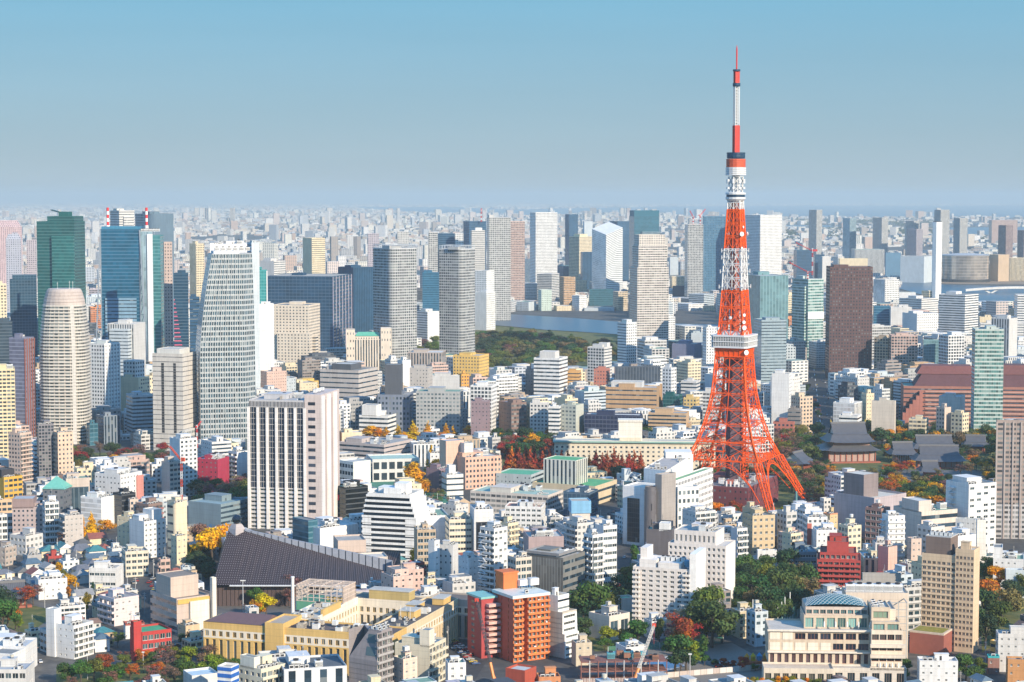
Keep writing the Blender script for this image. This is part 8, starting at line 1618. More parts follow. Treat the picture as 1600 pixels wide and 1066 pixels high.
def row(group,place_,pts,n,mix,h,kinds,wide=1.0,seed=1,jit=.5):
 rng=random.Random(seed)
 for k in range(n):
  t=(k+rng.uniform(-jit,jit)*.5)/max(1,n-1);t=min(1,max(0,t))*(len(pts)-1);i=min(int(t),len(pts)-2);f=t-i
  p=G(pts[i][0]+(pts[i+1][0]-pts[i][0])*f,pts[i][1]+(pts[i+1][1]-pts[i][1])*f)
  tree(rng.choice(kinds),p.x,p.y,rng.uniform(*h),rng.choice(mix),place_,group,wide,rng)
  # --- groves of the photograph
row('rust-red conifers before the hotel','in the row before the long cream hotel',[(790,748),(900,752),(1000,748)],24,['rust','rust','orange'],(19,26),['cone'],1.15,2)
row('rust-red conifers before the hotel','behind the row before the long cream hotel',[(795,738),(985,738)],16,['rust','red'],(19,24),['cone'],1.15,3)
CON.append((788,1000,735,1575));CON.append((570,860,683,1815));CON.append((570,700,745,1590))
for k,(x,y,h,wd)in enumerate(((578,690,15,1.5),(590,690,12,1.6),(603,691,12,1.6),(622,692,15,1.1),(632,693,10,1.5),(645,692,18,1.2),(669,692,17,1.1),(690,692,10,1.3),(697,690,15,1.0),(708,690,13,1.),(732,690,14,1.3),(744,690,13,1.3),(757,695,12,1.6),(786,697,12,1.2),(829,715,20,1.2),(856,690,16,1.0),(674,745,22,.8),(680,752,18,.9),(650,776,24,1.2),(657,785,16,1.1))):
 p=G(x,y);tree('cone' if k in(2,3,5,6,8,9,15,16)else 'oval',p.x,p.y,h*1.15,['yellow','gold'][k%4==3],'along the ginkgo line behind gym and pink flats','ginkgo trees in the middle distance',wd*1.6,random.Random(k))
for x,y,h,c,w_,kd,pl_ in((331,886,26,'yellow',1.15,'broad','left of the temple roof, nearer one'),(345,874,27,'yellow',1.0,'broad','left of the temple roof, rear one'),(318,862,21,'tan',1.1,'broad','behind the ginkgos by temple roof'),(416,966,15,'yellow',1.15,'broad','in front of the temple wall'),(404,967,12,'gold',1.1,'broad','in front of the temple wall'),(464,945,19,'mauve',1.1,'sparse','by the temple gutter and yellow block'),(455,950,14,'mauve',1.,'sparse','beside the taller one near the yellow block'),(397,950,13,'green',.9,'broad','before the temple front'),(393,968,8,'mauve',1.2,'broad','low beside the temple ginkgo'),(650,896,17,'yellow',1.1,'oval','right of the temple fascia end'),(661,893,17,'lime',1.0,'oval','right of the temple fascia end'),(656,902,12,'olive',1.3,'oval','below the ginkgo pair'),(683,902,11,'orange',1.3,'sparse','beside the narrow white tower'),(489,852,9,'yellow',1.4,'broad','peeking over the temple fascia'),(503,855,10,'mauve',1.4,'broad','peeking over the temple fascia'),(460,848,8,'red',2.0,'broad','behind the temple fascia'),(925,978,27,'green',1.05,'broad','left of the embassy block'),(912,978,20,'dark',1.2,'broad','left of the embassy block'),(938,970,21,'olive',1.0,'broad','behind the embassy block'),(915,1000,13,'green',1.1,'broad','beside the ribbon-windowed slab'),(985,930,20,'olive',1.1,'broad','behind the nearer hotel'),(970,938,16,'dark',1.5,'broad','behind the nearer hotel'),(978,936,9,'red',1.2,'broad','low behind the nearer hotel'),(992,905,24,'green',.7,'oval','behind the nearer hotel'),(951,1012,12,'lime',1.2,'broad','before the embassy block'),(978,1008,10,'olive',1.1,'broad','between embassy block and hotel'),(996,1012,15,'green',1.2,'broad','at the foot of the nearer hotel'),(985,1010,11,'dark',1.1,'broad','at the foot of the nearer hotel'),(1031,1012,17,'green',.85,'oval','in front of the nearer hotel'),(1066,1022,23,'rust',1.05,'sparse','in front of the hotel corner'),(1054,1016,18,'mauve',1.2,'sparse','in front of the hotel corner'),(1078,1018,18,'red',1.1,'sparse','in front of the hotel corner'),(1068,1020,19,'orange',.8,'broad','in front of the hotel corner'),(1112,1012,29,'green',1.0,'broad','right of the nearer hotel'),(1100,990,28,'olive',.9,'broad','right of the nearer hotel'),(1128,1005,23,'green',1.0,'broad','right of the nearer hotel'),(1104,1003,20,'dark',1.0,'broad','right of the nearer hotel'),(1055,1052,21,'green',1.05,'broad','above the construction yard'),(1072,1048,17,'lime',1.0,'broad','above the construction yard'),(1064,1056,15,'dark',1.2,'broad','above the construction yard'),(1097,1036,15,'green',1.,'oval','above the construction yard'),(945,1018,8,'green',1.3,'broad','in the yard below the embassy block'),(1180,950,20,'mauve',1.2,'sparse','in front of the dark wood right of hotels'),(1155,965,12,'green',1.1,'broad','by the white poles right of hotels'),(1168,972,12,'olive',1.1,'broad','by the white poles right of hotels'),(1262,960,13,'green',1,'oval','left of the terraced club'),(1414,1064,12,'green',1,'broad','right of the terraced club plinth'),(1510,1066,15,'green',1.15,'broad','at the foot of the tan tower'),(1497,1058,10,'green',1,'broad','at the foot of the tan tower'),(1532,1055,10,'olive',.8,'broad','at the foot of the tan tower'),(1536,962,22,'orange',1.0,'broad','right of the tan tower'),(1548,955,19,'orange',1.0,'broad','right of the tan tower'),(1560,930,18,'gold',1.1,'broad','right of the tan tower'),(1565,965,19,'brown',1.2,'broad','right of the tan tower'),(1540,985,24,'dark',.9,'broad','right of the tan tower'),(1556,1000,22,'green',.9,'broad','right of the tan tower'),(1540,1010,19,'dark',.9,'broad','right of the tan tower'),(1548,915,17,'green',1.2,'broad','right of the tan tower, above the orange crowns'),(1592,935,17,'olive',1.1,'broad','at the right edge beyond tan tower'),(1582,945,16,'dark',1.3,'broad','at the right edge beyond tan tower'),(1538,905,16,'dark',1.2,'broad','right of the tan tower, rearmost'),(92,838,9,'rust',1.2,'broad','below the grey-beige blank flats'),(104,858,14,'mauve',1.1,'sparse','below the grey-beige blank flats'),(131,842,15,'yellow',.6,'cone','beside the black glass cube'),(143,838,17,'yellow',1.3,'cone','beside the black glass cube'),(165,832,10,'gold',1.5,'broad','beside the black glass cube'),(92,912,15,'gold',.9,'oval','by the lane above the curved road'),(100,922,14,'olive',1.0,'oval','by the lane above the curved road'),(108,930,14,'gold',1.,'broad','by the lane above the curved road'),(107,940,10,'orange',.9,'oval','by the curved road'),(42,950,14,'rust',1.2,'sparse','by the curved road at left'),(52,945,13,'mauve',1.2,'sparse','by the curved road at left'),(135,960,13,'lime',1.1,'oval','above the lavender-white flats'),(145,935,10,'dark',1.,'oval','above the lavender-white flats'),(5,990,21,'green',1.1,'broad','at the left edge'),(-6,975,22,'dark',1.2,'broad','at the left edge'),(12,978,15,'green',1.,'broad','at the left edge'),(24,985,15,'orange',.9,'sparse','in the small park at left'),(30,990,11,'lime',.8,'sparse','in the small park at left'),(184,1012,9,'olive',1.2,'sparse','beside the bright red flats'),(293,1012,9,'dark',1.2,'broad','between bright red flats and yellow block'),(183,955,10,'mauve',1.2,'sparse','beside the left street')):
 p=G(x,y);tree(kd,p.x,p.y,h,c,pl_,'street and garden trees',w_,random.Random(int(x*7+y)))
grove('park trees at lower left','in the park at the lower left',[(95,1045),(330,1025),(330,1085),(95,1085)],34,['green','olive','mauve','lime','rust','mauve','green','orange'],(7,13),('broad','broad','sparse'),1.1,5,con=(150,330,1036,930))
grove('hedge trees before the yellow block','in the belt below the yellow block',[(262,1040),(335,1040),(420,1072),(330,1075)],8,['green','olive','green'],(8,11),('broad',),1.15,6)
grove('dark wood right of the hotels','in the dark wood right of the hotels',[(1152,905),(1240,905),(1262,935),(1255,978),(1205,985),(1180,965),(1150,950)],24,['dark','green','green','dark','olive','brown'],(16,25),('broad',),1.0,7,con=(1150,1265,900,1110))
grove('autumn wood by the right tower leg','in the autumn wood right of the tower foot',[(1240,745),(1300,735),(1310,790),(1250,800)],24,['brown','gold','mauve','olive','orange','dark','tan'],(12,18),('broad','sparse'),1.1,8,con=(1240,1312,780,1330))
grove('trees by the temple precinct','in the belt left of the temple halls',[(1205,690),(1290,680),(1280,735),(1225,730)],30,['dark','green','olive','mauve','red','brown','lime'],(14,20),('broad','sparse'),1.1,9,con=(1205,1300,725,1640))
grove('trees by the temple precinct','in the belt behind the temple halls',[(1320,676),(1560,690),(1560,715),(1330,700)],44,['dark','green','dark','green','brown','gold'],(15,21),('broad',),1.15,10,con=(1300,1560,700,1725))
grove('trees by the temple precinct','among the temple halls',[(1378,705),(1425,705),(1425,745),(1378,750)],20,['mauve','orange','green','gold','rust','dark'],(8,13),('broad','sparse'),1.1,11)
grove('trees by the temple precinct','right of the temple halls',[(1492,705),(1560,705),(1558,760),(1492,745)],22,['dark','mauve','brown','gold','green'],(9,14),('broad','sparse'),1.15,12,con=(1490,1560,750,1550))
grove('mixed wood in front of temple','in the mixed wood before the temple halls',[(1366,765),(1480,768),(1478,812),(1420,812),(1366,790)],50,['mauve','rust','dark','gold','olive','brown','orange','dark','lime'],(11,18),('broad','sparse'),1.15,13,con=(1400,1480,792,1390))
grove('mixed wood in front of temple','under the temple main hall',[(1290,760),(1366,755),(1366,772),(1300,775)],16,['mauve','brown','olive','gold'],(9,14),('broad','sparse'),1.15,14)
grove('trees beside the long hotel','left of the long cream hotel',[(755,690),(865,690),(865,722),(790,720)],26,['dark','green','dark','mauve','rust','dark'],(13,19),('broad',),1.15,15,con=(752,866,706,1690))
grove('trees beside the long hotel','behind the long cream hotel',[(880,690),(925,690),(925,700),(880,700)],7,['green','mauve','dark'],(13,17),('broad',),1.2,16)
grove('trees beside the long hotel','behind the long hotel roof block',[(1005,688),(1078,688),(1078,696),(1005,696)],12,['dark','green'],(15,19),('broad',),1.2,17)
grove('trees beside the long hotel','below the right part of the long hotel',[(960,748),(1010,745),(1020,770),(965,775)],9,['dark','dark','rust'],(13,19),('broad',),1.15,18)
grove('red trees by the hotel end','low against the long hotel',[(1025,726),(1062,722),(1062,732),(1028,735)],7,['red','red','rust'],(8,12),('broad',),1.2,19)
grove('trees of the left hillside park','in the hillside park below the beige rounded tower',[(112,715),(300,708),(303,738),(118,745)],44,['mauve','dark','green','mauve','red','gold','olive','dark'],(11,17),('broad','sparse'),1.1,20,con=(112,265,720,1600))
grove('trees beside the pale bay tower','left of the tower with dark bays',[(302,765),(388,765),(388,800),(305,805)],22,['dark','green','dark','olive','mauve','orange','tan'],(12,18),('broad',),1.1,21,con=(302,388,785,1390))
grove('dark trees by the temple','in the shade left of the temple roof',[(280,870),(330,880),(330,915),(300,905)],9,['dark','dark','green'],(10,15),('broad',),1.15,22)
grove('tower foot trees','between the tower legs and temple roofs',[(1195,742),(1245,740),(1240,768),(1205,768)],14,['brown','dark','gold','mauve','green'],(11,16),('broad','sparse'),1.15,52)
grove('tower foot trees','behind the tower base building',[(1090,745),(1190,740),(1190,752),(1100,758)],12,['dark','green','rust'],(10,14),('broad',),1.15,53)
grove('garden wood by the canal','on the canal bank of the large garden',[(690,512),(738,511),(850,521),(985,532),(980,546),(905,536),(800,530),(690,528)],34,['brown','dark','green','olive'],(6,10),('broad',),1.3,54)
grove('tower foot trees','below the near tower leg',[(1118,800),(1165,800),(1165,830),(1118,828)],9,['dark','gold','green','rust'],(11,16),('broad',),1.1,23)
grove('tower foot trees','in front of the right tower leg',[(1215,805),(1262,800),(1262,812),(1215,822)],8,['dark','green','lime'],(8,13),('broad','oval'),1.1,24)
grove('sports ground shrubs','around the green-netted sports ground',[(660,770),(705,770),(705,800),(660,805)],12,['mauve','tan','olive','green'],(7,12),('sparse','broad'),1.0,25)
grove('garden wood by the canal','in the large garden by the canal',[(640,545),(760,530),(860,536),(955,548),(968,562),(900,586),(760,590),(640,578)],190,['brown','green','dark','brown','olive','olive','dark','mauve'],(15,23),('broad',),1.35,26,sep=.62)
CON+=[(-50,690,1060,921),(690,1200,1062,926),(1200,1650,1050,921),(735,985,518,3150),(985,1130,531,3050),(1400,1700,470,4250),(700,1225,341,21000),(1225,1700,343,19000),(650,690,552,2700),(742,915,572,2600),(900,965,566,2600)]
row('shrubs before the club plinth','before the terraced club plinth',[(1160,1076),(1275,1076)],16,['lime','gold','lime','olive'],(4,7),['oval','broad'],1.4,41)
row('yard edge trees','along the construction yard edge',[(1100,1040),(1195,1050)],7,['green','rust','olive'],(4,7),['broad'],1.2,42)
grove('trees by the temple precinct','in front of the temple halls',[(1290,748),(1500,748),(1500,764),(1290,762)],26,['dark','mauve','gold','green','rust','brown'],(7,11),('broad','sparse'),1.2,51)
grove('roadside trees','along the broad avenue',[(1250,600),(1262,600),(1282,660),(1262,660)],10,['mauve','brown','dark'],(8,12),('broad',),1.1,27)
# ------------------------------------------------------------------ the crowd of lesser buildings
SHORT=[('the temple roof',450,900),('the yellow block',450,1010),('the orange block',800,1000),('the nearer hotel',1035,960),('the taller hotel',1110,920),('the terraced club',1300,1020),('the tan tower',1485,960),('the red flats',1310,895),('the concrete office',285,960),('the bright red flats',230,1010),('the dark bay tower',455,780),('the black-banded office',615,850),('the lavender hall',1355,810),('the lattice tower',1170,780),('the pale wrapped tower',907,815),('the fire-stair tower',772,880),('the pinkish block',45,815),('the black glass cube',150,815),('the cream slender tower',277,840),('the crimson block',330,740),('the gridded tower',355,660),('the beige rounded tower',94,660),('the panelled tower',270,650),('the slot block',545,610),('the square-window office',685,650),('the mustard hotel',735,580),('the ribbon tower',860,600),('the tan brick office',988,630),('the dark brown tower',1328,570),('the green slim tower',1543,660),('the brick complex',1450,645),('the great temple hall',1324,720),('the right-edge tower',1580,830),('the pink apartments',742,745),('the gym hall',617,735),('the long cream hotel',960,715),('the white slotted tower',1518,820),('the curved road',80,950),('the white stair-shaft flats',110,1010),('the cream hotel blocks',460,545),('the left gridded twin',617,535),('the right gridded twin',714,540),('the brown balcony tower',1015,530),('the avenue',1283,630),('the striped white tower',160,620),('the canal',880,505),('the garden',800,540),('the chimney',1463,465),('the mauve vent box',853,850),('the roof-box office',890,780),('the embassy block',950,985),('the small park',40,975),('the scaffolded tower',70,720),('the teal glass tower',1200,570),('the classical hall',577,555)]
_lab={}
def fill_label(words,px,py,seen=_lab):
 n=sorted(SHORT,key=lambda s:(s[1]-px)**2+((s[2]-py)*1.6)**2)
 a=n[0];rel='behind' if(py<a[2]-14 and abs(px-a[1])<50)else('below' if(py>a[2]+14 and abs(px-a[1])<50)else('left of' if px<a[1]else 'right of'))
 base=f'{words} {rel} {a[0]}';key=base
 if key not in seen:seen[key]=0;return base
 b=n[1];base=f'{words} between {a[0]} and {b[0]}'
 if len(base.split())<=16 and base not in seen:seen[base]=0;return base
 seen[key]+=1
 return f'{words} {rel} {a[0]}, {ordw(seen[key])} nearest such'
def max_h(poly,z=0):
 P=[project((x,y,0))for x,y in poly];x0,x1=min(p[0]for p in P),max(p[0]for p in P);Y=min(p[1]for p in poly);m=1e9
 for a,b,yv,D in CON:
  if b>x0+1 and a<x1-1 and D>Y:m=min(m,ZT(yv,Y))
 return m,x0,x1,max(p[1]for p in P)
WCOL=[('W',10),('w',9),('C',3.4),('B',2.4),('g',6),('G',3),('P',1.6),('T',1),('S',3.2),('v',1),('q',1.5),('D',.9),('N',.8),('E',.8),('R',.4),('O',.35),('Y',.35)]
GLS=[m_glass(.025,.045,.06),m_glass(.05,.07,.08),m_glass(.13,.14,.14),m_glass(.03,.06,.075)]
SIZEW=((9,'low'),(15,'three-storey'),(22,'mid-height'),(32,'tall'),(999,'very tall'))
def simple_block(rng,C,th,w_,d_,h,near,kindname,typ,group,parts=True):
 ck=rng.choices([c[0]for c in WCOL],[c[1]for c in WCOL])[0];col,cw=PAL[ck];k=rng.uniform(.85,1.08);col=tuple(min(.86,x*k)for x in col)
 style=rng.choices(['grid','balc','band','wide','small','dots','pair','mix','deep','stripe'],(5,4,2.4,4,2,2,3,2,2,1))[0];sL=style if rng.random()<.45 else rng.choice(['small','none','dots','grid'])
 pl=rect(w_,d_);fl=rng.uniform(3.0,3.7);bay=rng.uniform(2.6,4.0);nf=max(1,round(h/fl));fh=h/nf
 feat={'grid':'gridded','balc':'balconied','band':'ribbon-windowed','wide':'wide-windowed','small':'plain','dots':'small-windowed','pair':'pair-windowed','mix':'plain','deep':'deep-windowed','stripe':'slotted'}[style]
 if near and style in GEOS:
  mb=MB()
  for p,q,s in((pl[0],pl[1],style),(pl[3],pl[0],sL)):
   L=math.hypot(q[0]-p[0],q[1]-p[1]);nb=max(1,round(L/bay))
   if s in GEOS:
    sk=(lambda i,j:rng.random()<.3)if s in('small','mix')else None
    for(c,a,ww,hh)in wall_cells(mb,p,q,0,h,nb,nf,*GEOS[s],.25,skip=sk):
     ca,sa=math.cos(a)*ww/2,math.sin(a)*ww/2;mb.face([(c[0]-ca,c[1]-sa,c[2]-hh/2),(c[0]+ca,c[1]+sa,c[2]-hh/2),(c[0]+ca,c[1]+sa,c[2]+hh/2),(c[0]-ca,c[1]-sa,c[2]+hh/2)],rng.choice((1,2,2,3,4)))
   else:mb.face([(*p,0),(*q,0),(*q,h),(*p,h)])
  for p,q in((pl[1],pl[2]),(pl[2],pl[3])):mb.face([(*p,0),(*q,0),(*q,h),(*p,h)],5,[(0,0),(max(1,round(w_/bay)),0),(max(1,round(w_/bay)),nf),(0,nf)])
  r=mb.build(kindname,[m_wall(),*GLS,sty('grid')],None,col,(*C,0),th)
 else:
  r=body(kindname,None,pl,0,h,fl,bay,style,sL,col);r.location=(*C,0);r.rotation_euler=(0,0,th)
 roof(r,pl,h,rng,col,rng.uniform(.5,1.2),None,2 if near else 1)
 if near and style in('balc','wide')and rng.random()<.7:
  f=rng.choice('FL');p,q=(pl[0],pl[1])if f=='F' else(pl[3],pl[0]);balconies(r,p,q,[j*fh for j in range(1,nf)],tuple(min(.85,x*1.08)for x in col),1.1,1.0)
 if rng.random()<.3 and h>9 and w_>10:
  P=rect(w_*.7,d_*.7,w_*.1,d_*.1);b_=body('upper_storey',r,P,h+.1,h+3.2,3.2,bay,style if style in STY else 'grid','small',col);roof(b_,P,h+3.2,rng,col,.5,None,0)
 sz=next(s for m,s in SIZEW if h<m)
 px,py,_=(*project((*C,0)),0);tag(r,fill_label(f'{sz} {cw} {feat} {typ}',px,py),typ,group);return r
HR=[((.16,.17,.20),'slate-grey'),((.22,.14,.11),'brown'),((.10,.16,.22),'blue-grey'),((.30,.30,.30),'pale grey'),((.30,.10,.07),'red-brown'),((.06,.22,.24),'teal'),((.12,.12,.12),'dark')]
def house(rng,C,th,w_,d_):
 h=rng.uniform(4.5,7.5);ck=rng.choice('WwCBgwWC');col,cw=PAL[ck];rcol,rw=rng.choice(HR);pl=rect(w_,d_);mb=MB()
 for p,q in((pl[0],pl[1]),(pl[3],pl[0]),(pl[1],pl[2]),(pl[2],pl[3])):
  L=math.hypot(q[0]-p[0],q[1]-p[1])
  for(c,a,ww,hh)in wall_cells(mb,p,q,0,h,max(1,round(L/3.2)),2,.4,.42,.2,skip=lambda i,j:rng.random()<.35):
   ca,sa=math.cos(a)*ww/2,math.sin(a)*ww/2;mb.face([(c[0]-ca,c[1]-sa,c[2]-hh/2),(c[0]+ca,c[1]+sa,c[2]-hh/2),(c[0]+ca,c[1]+sa,c[2]+hh/2),(c[0]-ca,c[1]-sa,c[2]+hh/2)],1)
 r=mb.build('house',[m_wall(),GLS[0]],None,col,(*C,0),th)
 mb=MB();e=.7;a,b=w_/2+e,d_/2+e;rh=min(a,b)*rng.uniform(.45,.65);hip=rng.choice((0,.5,.9));t=m_kawc(rcol)
 if a>=b:R0,R1=(-a+b*hip,0),(a-b*hip,0)
 else:R0,R1=(0,-b+a*hip),(0,b-a*hip)
 c=[(-a,-b,h),(a,-b,h),(a,b,h),(-a,b,h)];q0,q1=(*R0,h+rh),(*R1,h+rh)
 F_=([c[0],c[1],q1,q0],[c[1],c[2],q1],[c[2],c[3],q0,q1],[c[3],c[0],q0])if a>=b else([c[0],c[1],q0],[c[1],c[2],q1,q0],[c[2],c[3],q1],[c[3],c[0],q0,q1])
 for P in F_:
  n=round((Vector(P[1])-Vector(P[0])).length/.5)
  mb.face(P,1 if(len(P)==3 and not hip)else 0,[(0,0),(n,0),(n,1),(0,1)][:len(P)])
 mb.face([(x,y,z-.02)for x,y,z in c[::-1]],1)
 mb.build('roof',[t,m_wall()],r,col)
 px,py=project((*C,0));tag(r,fill_label(f'{cw} house with {rw} {"hipped" if hip else "gabled"} roof',px,py),'house','small houses');return r
_kc={}
def m_kawc(c):
 if c not in _kc:
  N=NT('roof_tiles');uv=N.n('UVMap').outputs[0];sp=N.n('SeparateXYZ');N.l(uv,sp.inputs[0]);s=N.math('LESS_THAN',N.math('FRACT',sp.outputs[0]),.4)
  k=N.math('MULTIPLY_ADD',N.noise(.6,N.obj(),4),.9,.55);cc=N.mix(1.0,c,_grey(N,k),'MULTIPLY');N.base(N.mix(N.math('MULTIPLY',s,.5),cc,tuple(x*.35 for x in c)),.6);_kc[c]=N.m
 return _kc[c]
def zone_fill(Y0,Y1,cw_,cd_,seed,fn,ang=0.0,marg=30):
 rng=random.Random(seed);ca,sa=math.cos(ang),math.sin(ang);ext=max(Y1,Y1*.26)*1.2
 n=int(ext*2/min(cw_,cd_));cells=[]
 for i in range(-n,n):
  for j in range(-n,n):
   u,v=i*cw_+(j%2)*cw_*.3,j*cd_;x,y=ca*u-sa*v,sa*u+ca*v+(Y0+Y1)/2
   if Y0<=y<Y1 and abs(x)<y*.2572+marg:cells.append((y,x))
 cells.sort()
 for y,x in cells:fn(rng,x+rng.uniform(-.12,.12)*cw_,y+rng.uniform(-.12,.12)*cd_,ang)
CNT={};FARC=[]
def street_gap(x,y,ang,su,sv,wd):
 c,s=math.cos(-ang),math.sin(-ang);u,v=c*x-s*y,s*x+c*y
 return(u%su)<wd or(v%sv)<wd
def near_cell(rng,x,y,ang):
 px,py=project((x,y,0))
 if in_open(x,y)or street_gap(x,y,ang,88,64,7):return
 low=(px<330 and py>850)or(px>1520 and py>870)
 for t in range(3):
  w_,d_=(rng.uniform(8,13),rng.uniform(7,12))if low and rng.random()<.6 else(rng.uniform(9,19),rng.uniform(9,17));s=(1,.75,.55)[t];w_,d_=w_*s,d_*s
  th=ang+rng.choice((0,0,0,math.pi/2))+rng.uniform(-.08,.08);P=[local_to_world((x,y),th,a,b)for a,b in rect(w_,d_)]
  if any(in_open(a,b)for a,b in P):continue
  if free(P):break
 else:return
 m,x0,x1,yb=max_h(P)
 if x1<-25 or x0>1625:return
 h=rng.uniform(6,15)if low else rng.choice((rng.uniform(9,18),rng.uniform(14,30)))
 h=min(h,m-rng.uniform(3.5,6))
 if h<3.2:return
 claim(P,1.0)
 if(h<7.5 or(low and rng.random()<.5))and max(w_,d_)<14:house(rng,(x,y),th,w_,d_);CNT['house']=CNT.get('house',0)+1
 else:
  nm,ty,gr=('apartment_block','apartment block','small apartment blocks nearby')if y<1180 else('flat_roofed_building','building','crowded flat-roofed buildings')
  CNT[nm]=CNT.get(nm,0)+1;simple_block(rng,(x,y),th,w_,d_,h,y<1330,nm,ty,gr)
def low_cell(rng,x,y,ang):
 px,py=project((x,y,0))
 if not((px<335 and py>862)or(px>1525 and py>875))or in_open(x,y)or street_gap(x,y,ang,60,44,4)or rng.random()<.12:return
 w_,d_=rng.uniform(7,11.5),rng.uniform(6.5,10);th=ang+rng.choice((0,0,math.pi/2))+rng.uniform(-.15,.15);P=[local_to_world((x,y),th,a,b)for a,b in rect(w_,d_)]
 if any(in_open(a,b)for a,b in P)or not free(P):return
 m,x0,x1,yb=max_h(P)
 if x1<-15 or x0>1615 or m<8:return
 claim(P,.6)
 if rng.random()<.72:house(rng,(x,y),th,w_,d_)
 else:simple_block(rng,(x,y),th,w_,d_,min(m-4,rng.uniform(7,11)),True,'apartment_block','apartment block','small apartment blocks nearby')
zone_fill(905,1240,13.2,12.4,4,low_cell,R(32))
zone_fill(840,1500,19,18,3,near_cell,R(24))
def mid_cell(rng,x,y,ang):
 if in_open(x,y)or street_gap(x,y,ang,130,90,10):return
 for t in range(3):
  s=(1,.75,.55)[t];w_,d_=rng.uniform(14,27)*s,rng.uniform(13,24)*s;th=ang+rng.uniform(-.06,.06);P=[local_to_world((x,y),th,a,b)for a,b in rect(w_,d_)]
  if not any(in_open(a,b)for a,b in P)and free(P):break
 else:return
 m,x0,x1,yb=max_h(P)
 if x1<-10 or x0>1610:return
 h=rng.choice((rng.uniform(10,22),rng.uniform(18,38),rng.uniform(22,44)));h=min(h,m-rng.uniform(1,4))
 if h<4:return
 claim(P,1.0);nm,ty,gr=('office_block','office block','mid-distance office blocks')if y<1880 else('city_block','city building','buildings of the farther blocks')
 CNT[nm]=CNT.get(nm,0)+1
 if CNT[nm]>290:FARC.append((h*w_/y**2,x,y,th,w_,d_,h));return
 simple_block(rng,(x,y),th,w_,d_,h,False,nm,ty,gr)
def street_cars():
 rng=random.Random(61);n=0;t=0;ang=R(24);c,s=math.cos(-ang),math.sin(-ang)
 while n<120 and t<9000:
  t+=1;y=rng.uniform(930,1480);x=rng.uniform(-1,1)*y*.25;u,v=c*x-s*y,s*x+c*y;fu,fv=u%88,v%64
  if not(fu<7 or fv<7)or in_open(x,y)or not free([(x-2.5,y-2.5),(x+2.5,y-2.5),(x+2.5,y+2.5),(x-2.5,y+2.5)]):continue
  px,py=project((x,y,0));q=rng.choice(CARC);o=car(x,y,ang+(math.pi/2 if fu<7 else 0)+rng.choice((0,math.pi)),q,'','');claim([(x-2,y-2),(x+2,y-2),(x+2,y+2),(x-2,y+2)],.5)
  tag(o,fill_label(q[1]+' car in a narrow street',px,py),'car','cars in the narrow streets');n+=1
street_cars()
zone_fill(1500,2300,27,25,5,mid_cell,R(30))
# farther blocks: the largest are things of their own, the rest join the mass of the distant city
def far_cell(rng,x,y,ang):
 if in_open(x,y):return
 if any(inpoly(x,y,P)for P in WP):return
 w_,d_=rng.uniform(18,42),rng.uniform(16,36);th=ang+rng.uniform(-.1,.1);P=[local_to_world((x,y),th,a,b)for a,b in rect(w_,d_)]
 if not free(P):return
 m,x0,x1,yb=max_h(P)
 if x1<-5 or x0>1605:return
 h=rng.choice((rng.uniform(12,28),rng.uniform(18,45),rng.uniform(30,60)));h=min(h,m-rng.uniform(1,5))
 if h<5:return
 claim(P,1.0);FARC.append((h*w_/y**2,x,y,th,w_,d_,h))
WP=[[(G(*q).x,G(*q).y)for q in px]for nm,px in WATER.items()]
zone_fill(2300,3900,44,42,7,far_cell,R(20))
FARC.sort(reverse=True);rng=random.Random(77)
for k,(s,x,y,th,w_,d_,h)in enumerate(sorted(FARC[:290],key=lambda q:q[2])):simple_block(rng,(x,y),th,w_,d_,h,False,'hazy_building','hazy building','buildings of the hazy distance')
print('FILL',CNT,len(FARC))
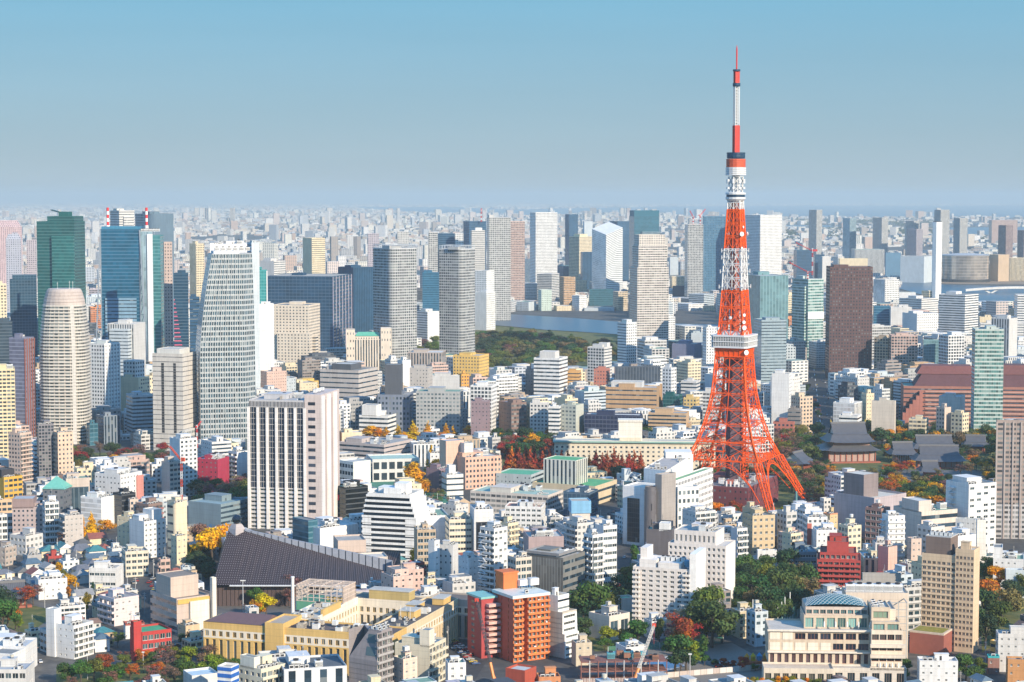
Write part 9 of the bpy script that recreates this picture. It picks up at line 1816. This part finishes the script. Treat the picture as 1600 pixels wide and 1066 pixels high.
# ------------------------------------------------------------------ the distant city: one mass
def distant_city():
 from mathutils import noise as mnoise
 rng=random.Random(9);mb=MB();cols=[]
 CC=[(.80,.78,.74),(.74,.72,.70),(.72,.64,.54),(.66,.56,.52),(.50,.54,.60),(.80,.79,.78),(.42,.36,.32),(.62,.62,.62),(.60,.44,.36),(.80,.78,.70)]
 def add(x,y,th,w_,d_,h):
  c=rng.choice(CC);k=rng.uniform(.75,1.05);c=tuple(q*k for q in c);P=[local_to_world((x,y),th,a,b)for a,b in rect(w_,d_)];nf=max(1,round(h/4))
  for i in range(4):
   a,b=P[i],P[(i+1)%4];nb=max(1,round((w_,d_)[i%2]/6));mb.face([(*a,0),(*b,0),(*b,h),(*a,h)],0,[(0,0),(nb,0),(nb,nf),(0,nf)]);cols.extend([c]*4)
  mb.face([(*p,h)for p in P],1);rc=rng.choice(((.45,.45,.44),(.6,.6,.58),(.3,.33,.35),(.25,.35,.30)));cols.extend([rc]*4)
 for(s,x,y,th,w_,d_,h)in FARC[290:]:add(x,y,th,w_,d_,h)
 n=0
 while n<52000:
  t=rng.random();y=3900*(62000/3900)**(t**1.25);x=rng.uniform(-1,1)*(y*.262+30);px,py=project((x,y,0));n+=1
  if any(inpoly(x,y,P)for P in WP):continue
  if in_open(x,y):continue
  if px>1225 and 340<py<372 and rng.random()<.55:continue
  q=mnoise.noise(Vector((x/800,y/2600,3.3)))+.6*mnoise.noise(Vector((x/260,y/900,7.7)))
  if q<-.28 or(q<0 and rng.random()<.45):continue
  s=.8+(y/12000)**.9;w_,d_=rng.uniform(9,27)*s,rng.uniform(9,27)*s;th=rng.choice((.35,.35,.2,-.3))+rng.uniform(-.1,.1)
  P=[local_to_world((x,y),th,a,b)for a,b in rect(w_,d_)]
  if y<9000 and not free(P):continue
  m=max_h(P)[0]if y<9000 else 1e9;hmax=20 if px>1225 else 26
  h=rng.uniform(7,hmax)*(1+min(.5,y/40000))*(.7+max(0,q)*1.1)
  if rng.random()<.05 and y<25000:h*=rng.uniform(2,3.6)
  h=min(h,m-3,max(12,ZT(325,y))if y<30000 else 45)
  if h<4:continue
  add(x,y,th,w_,d_,h)
  if y<9000:claim(P,0)
 N=NT('distant_walls');at=N.n('Attribute',attribute_name='Col');uv=N.n('UVMap').outputs[0];sp=N.n('SeparateXYZ');N.l(uv,sp.inputs[0]);fu,fv=N.math('FRACT',sp.outputs[0]),N.math('FRACT',sp.outputs[1])
 wn=N.math('MULTIPLY',N.math('LESS_THAN',N.math('ABSOLUTE',N.math('SUBTRACT',fu,.5)),.34),N.math('LESS_THAN',N.math('ABSOLUTE',N.math('SUBTRACT',fv,.5)),.24));N.base(N.mix(wn,at.outputs['Color'],(.10,.13,.16)),.7);m1=N.m
 N=NT('distant_roofs');at=N.n('Attribute',attribute_name='Col');N.base(at.outputs['Color'],.9);m2=N.m
 me=mb.data('distant_city',[m1,m2]);ca=me.color_attributes.new('Col','FLOAT_COLOR','CORNER');ca.data.foreach_set('color',[q for c in cols for q in(*c,1)])
 o=link('distant_city',me);tag(o,kind='stuff')
distant_city()
def far_woods():
 rng=random.Random(31);mb=MB()
 Z=[([(1225,343),(1450,343),(1450,353),(1225,353)],260),([(1225,358),(1470,358),(1500,372),(1225,376)],320),([(1500,371),(1700,372),(1700,378),(1500,378)],100),([(985,372),(1010,372),(1010,385),(985,385)],30),([(700,341),(1000,341),(1000,350),(700,350)],120),([(400,340),(700,340),(700,362),(400,362)],160),([(0,335),(400,335),(400,350),(0,350)],120),([(1460,428),(1700,430),(1700,436),(1460,434)],120),([(1340,506),(1600,515),(1600,545),(1430,560),(1360,590)],90)]
 for poly,n in Z:
  P=[G(*q)for q in poly];P=[(p.x,p.y)for p in P];x0,x1,y0,y1=min(p[0]for p in P),max(p[0]for p in P),min(p[1]for p in P),max(p[1]for p in P);k=0
  while k<n:
   x,y=rng.uniform(x0,x1),rng.uniform(y0,y1);k+=1
   if not inpoly(x,y,P)or any(inpoly(x,y,q)for q in WP)or not free([(x-2,y-2),(x+2,y-2),(x+2,y+2),(x-2,y+2)]):continue
   s=1+y/9000
   for _ in range(26):
    a,b,c=rng.gauss(0,8*s),rng.gauss(0,8*s),abs(rng.gauss(6,4));p=Vector((x+a,y+b,c));u=Vector((rng.uniform(-1,1),rng.uniform(-1,1),rng.uniform(-.5,.5))).normalized()*3.2*s;v=Vector((rng.uniform(-.4,.4),rng.uniform(-.4,.4),1))*2.4;mb.face([p-u-v,p+u-v,p+u+v,p-u+v])
 o=mb.build('far_woods',[M_LEAF],None,(.035,.07,.035));tag(o,kind='stuff')
far_woods()
label_trees()
# ------------------------------------------------------------------ the air
HAZE=4.6e-5
mb=MB();mb.box(-34000,34000,-3000,67000,-1,345,bottom=True)
hm=bpy.data.materials.new('haze_air');hm.use_nodes=True;t=hm.node_tree;t.nodes.clear()
vo=t.nodes.new('ShaderNodeVolumePrincipled');vo.inputs['Density'].default_value=HAZE;vo.inputs['Color'].default_value=(.62,.745,.80,1);vo.inputs['Anisotropy'].default_value=0.0
oo=t.nodes.new('ShaderNodeOutputMaterial');t.links.new(vo.outputs[0],oo.inputs['Volume'])
tag(mb.build('haze',[hm]),kind='stuff')
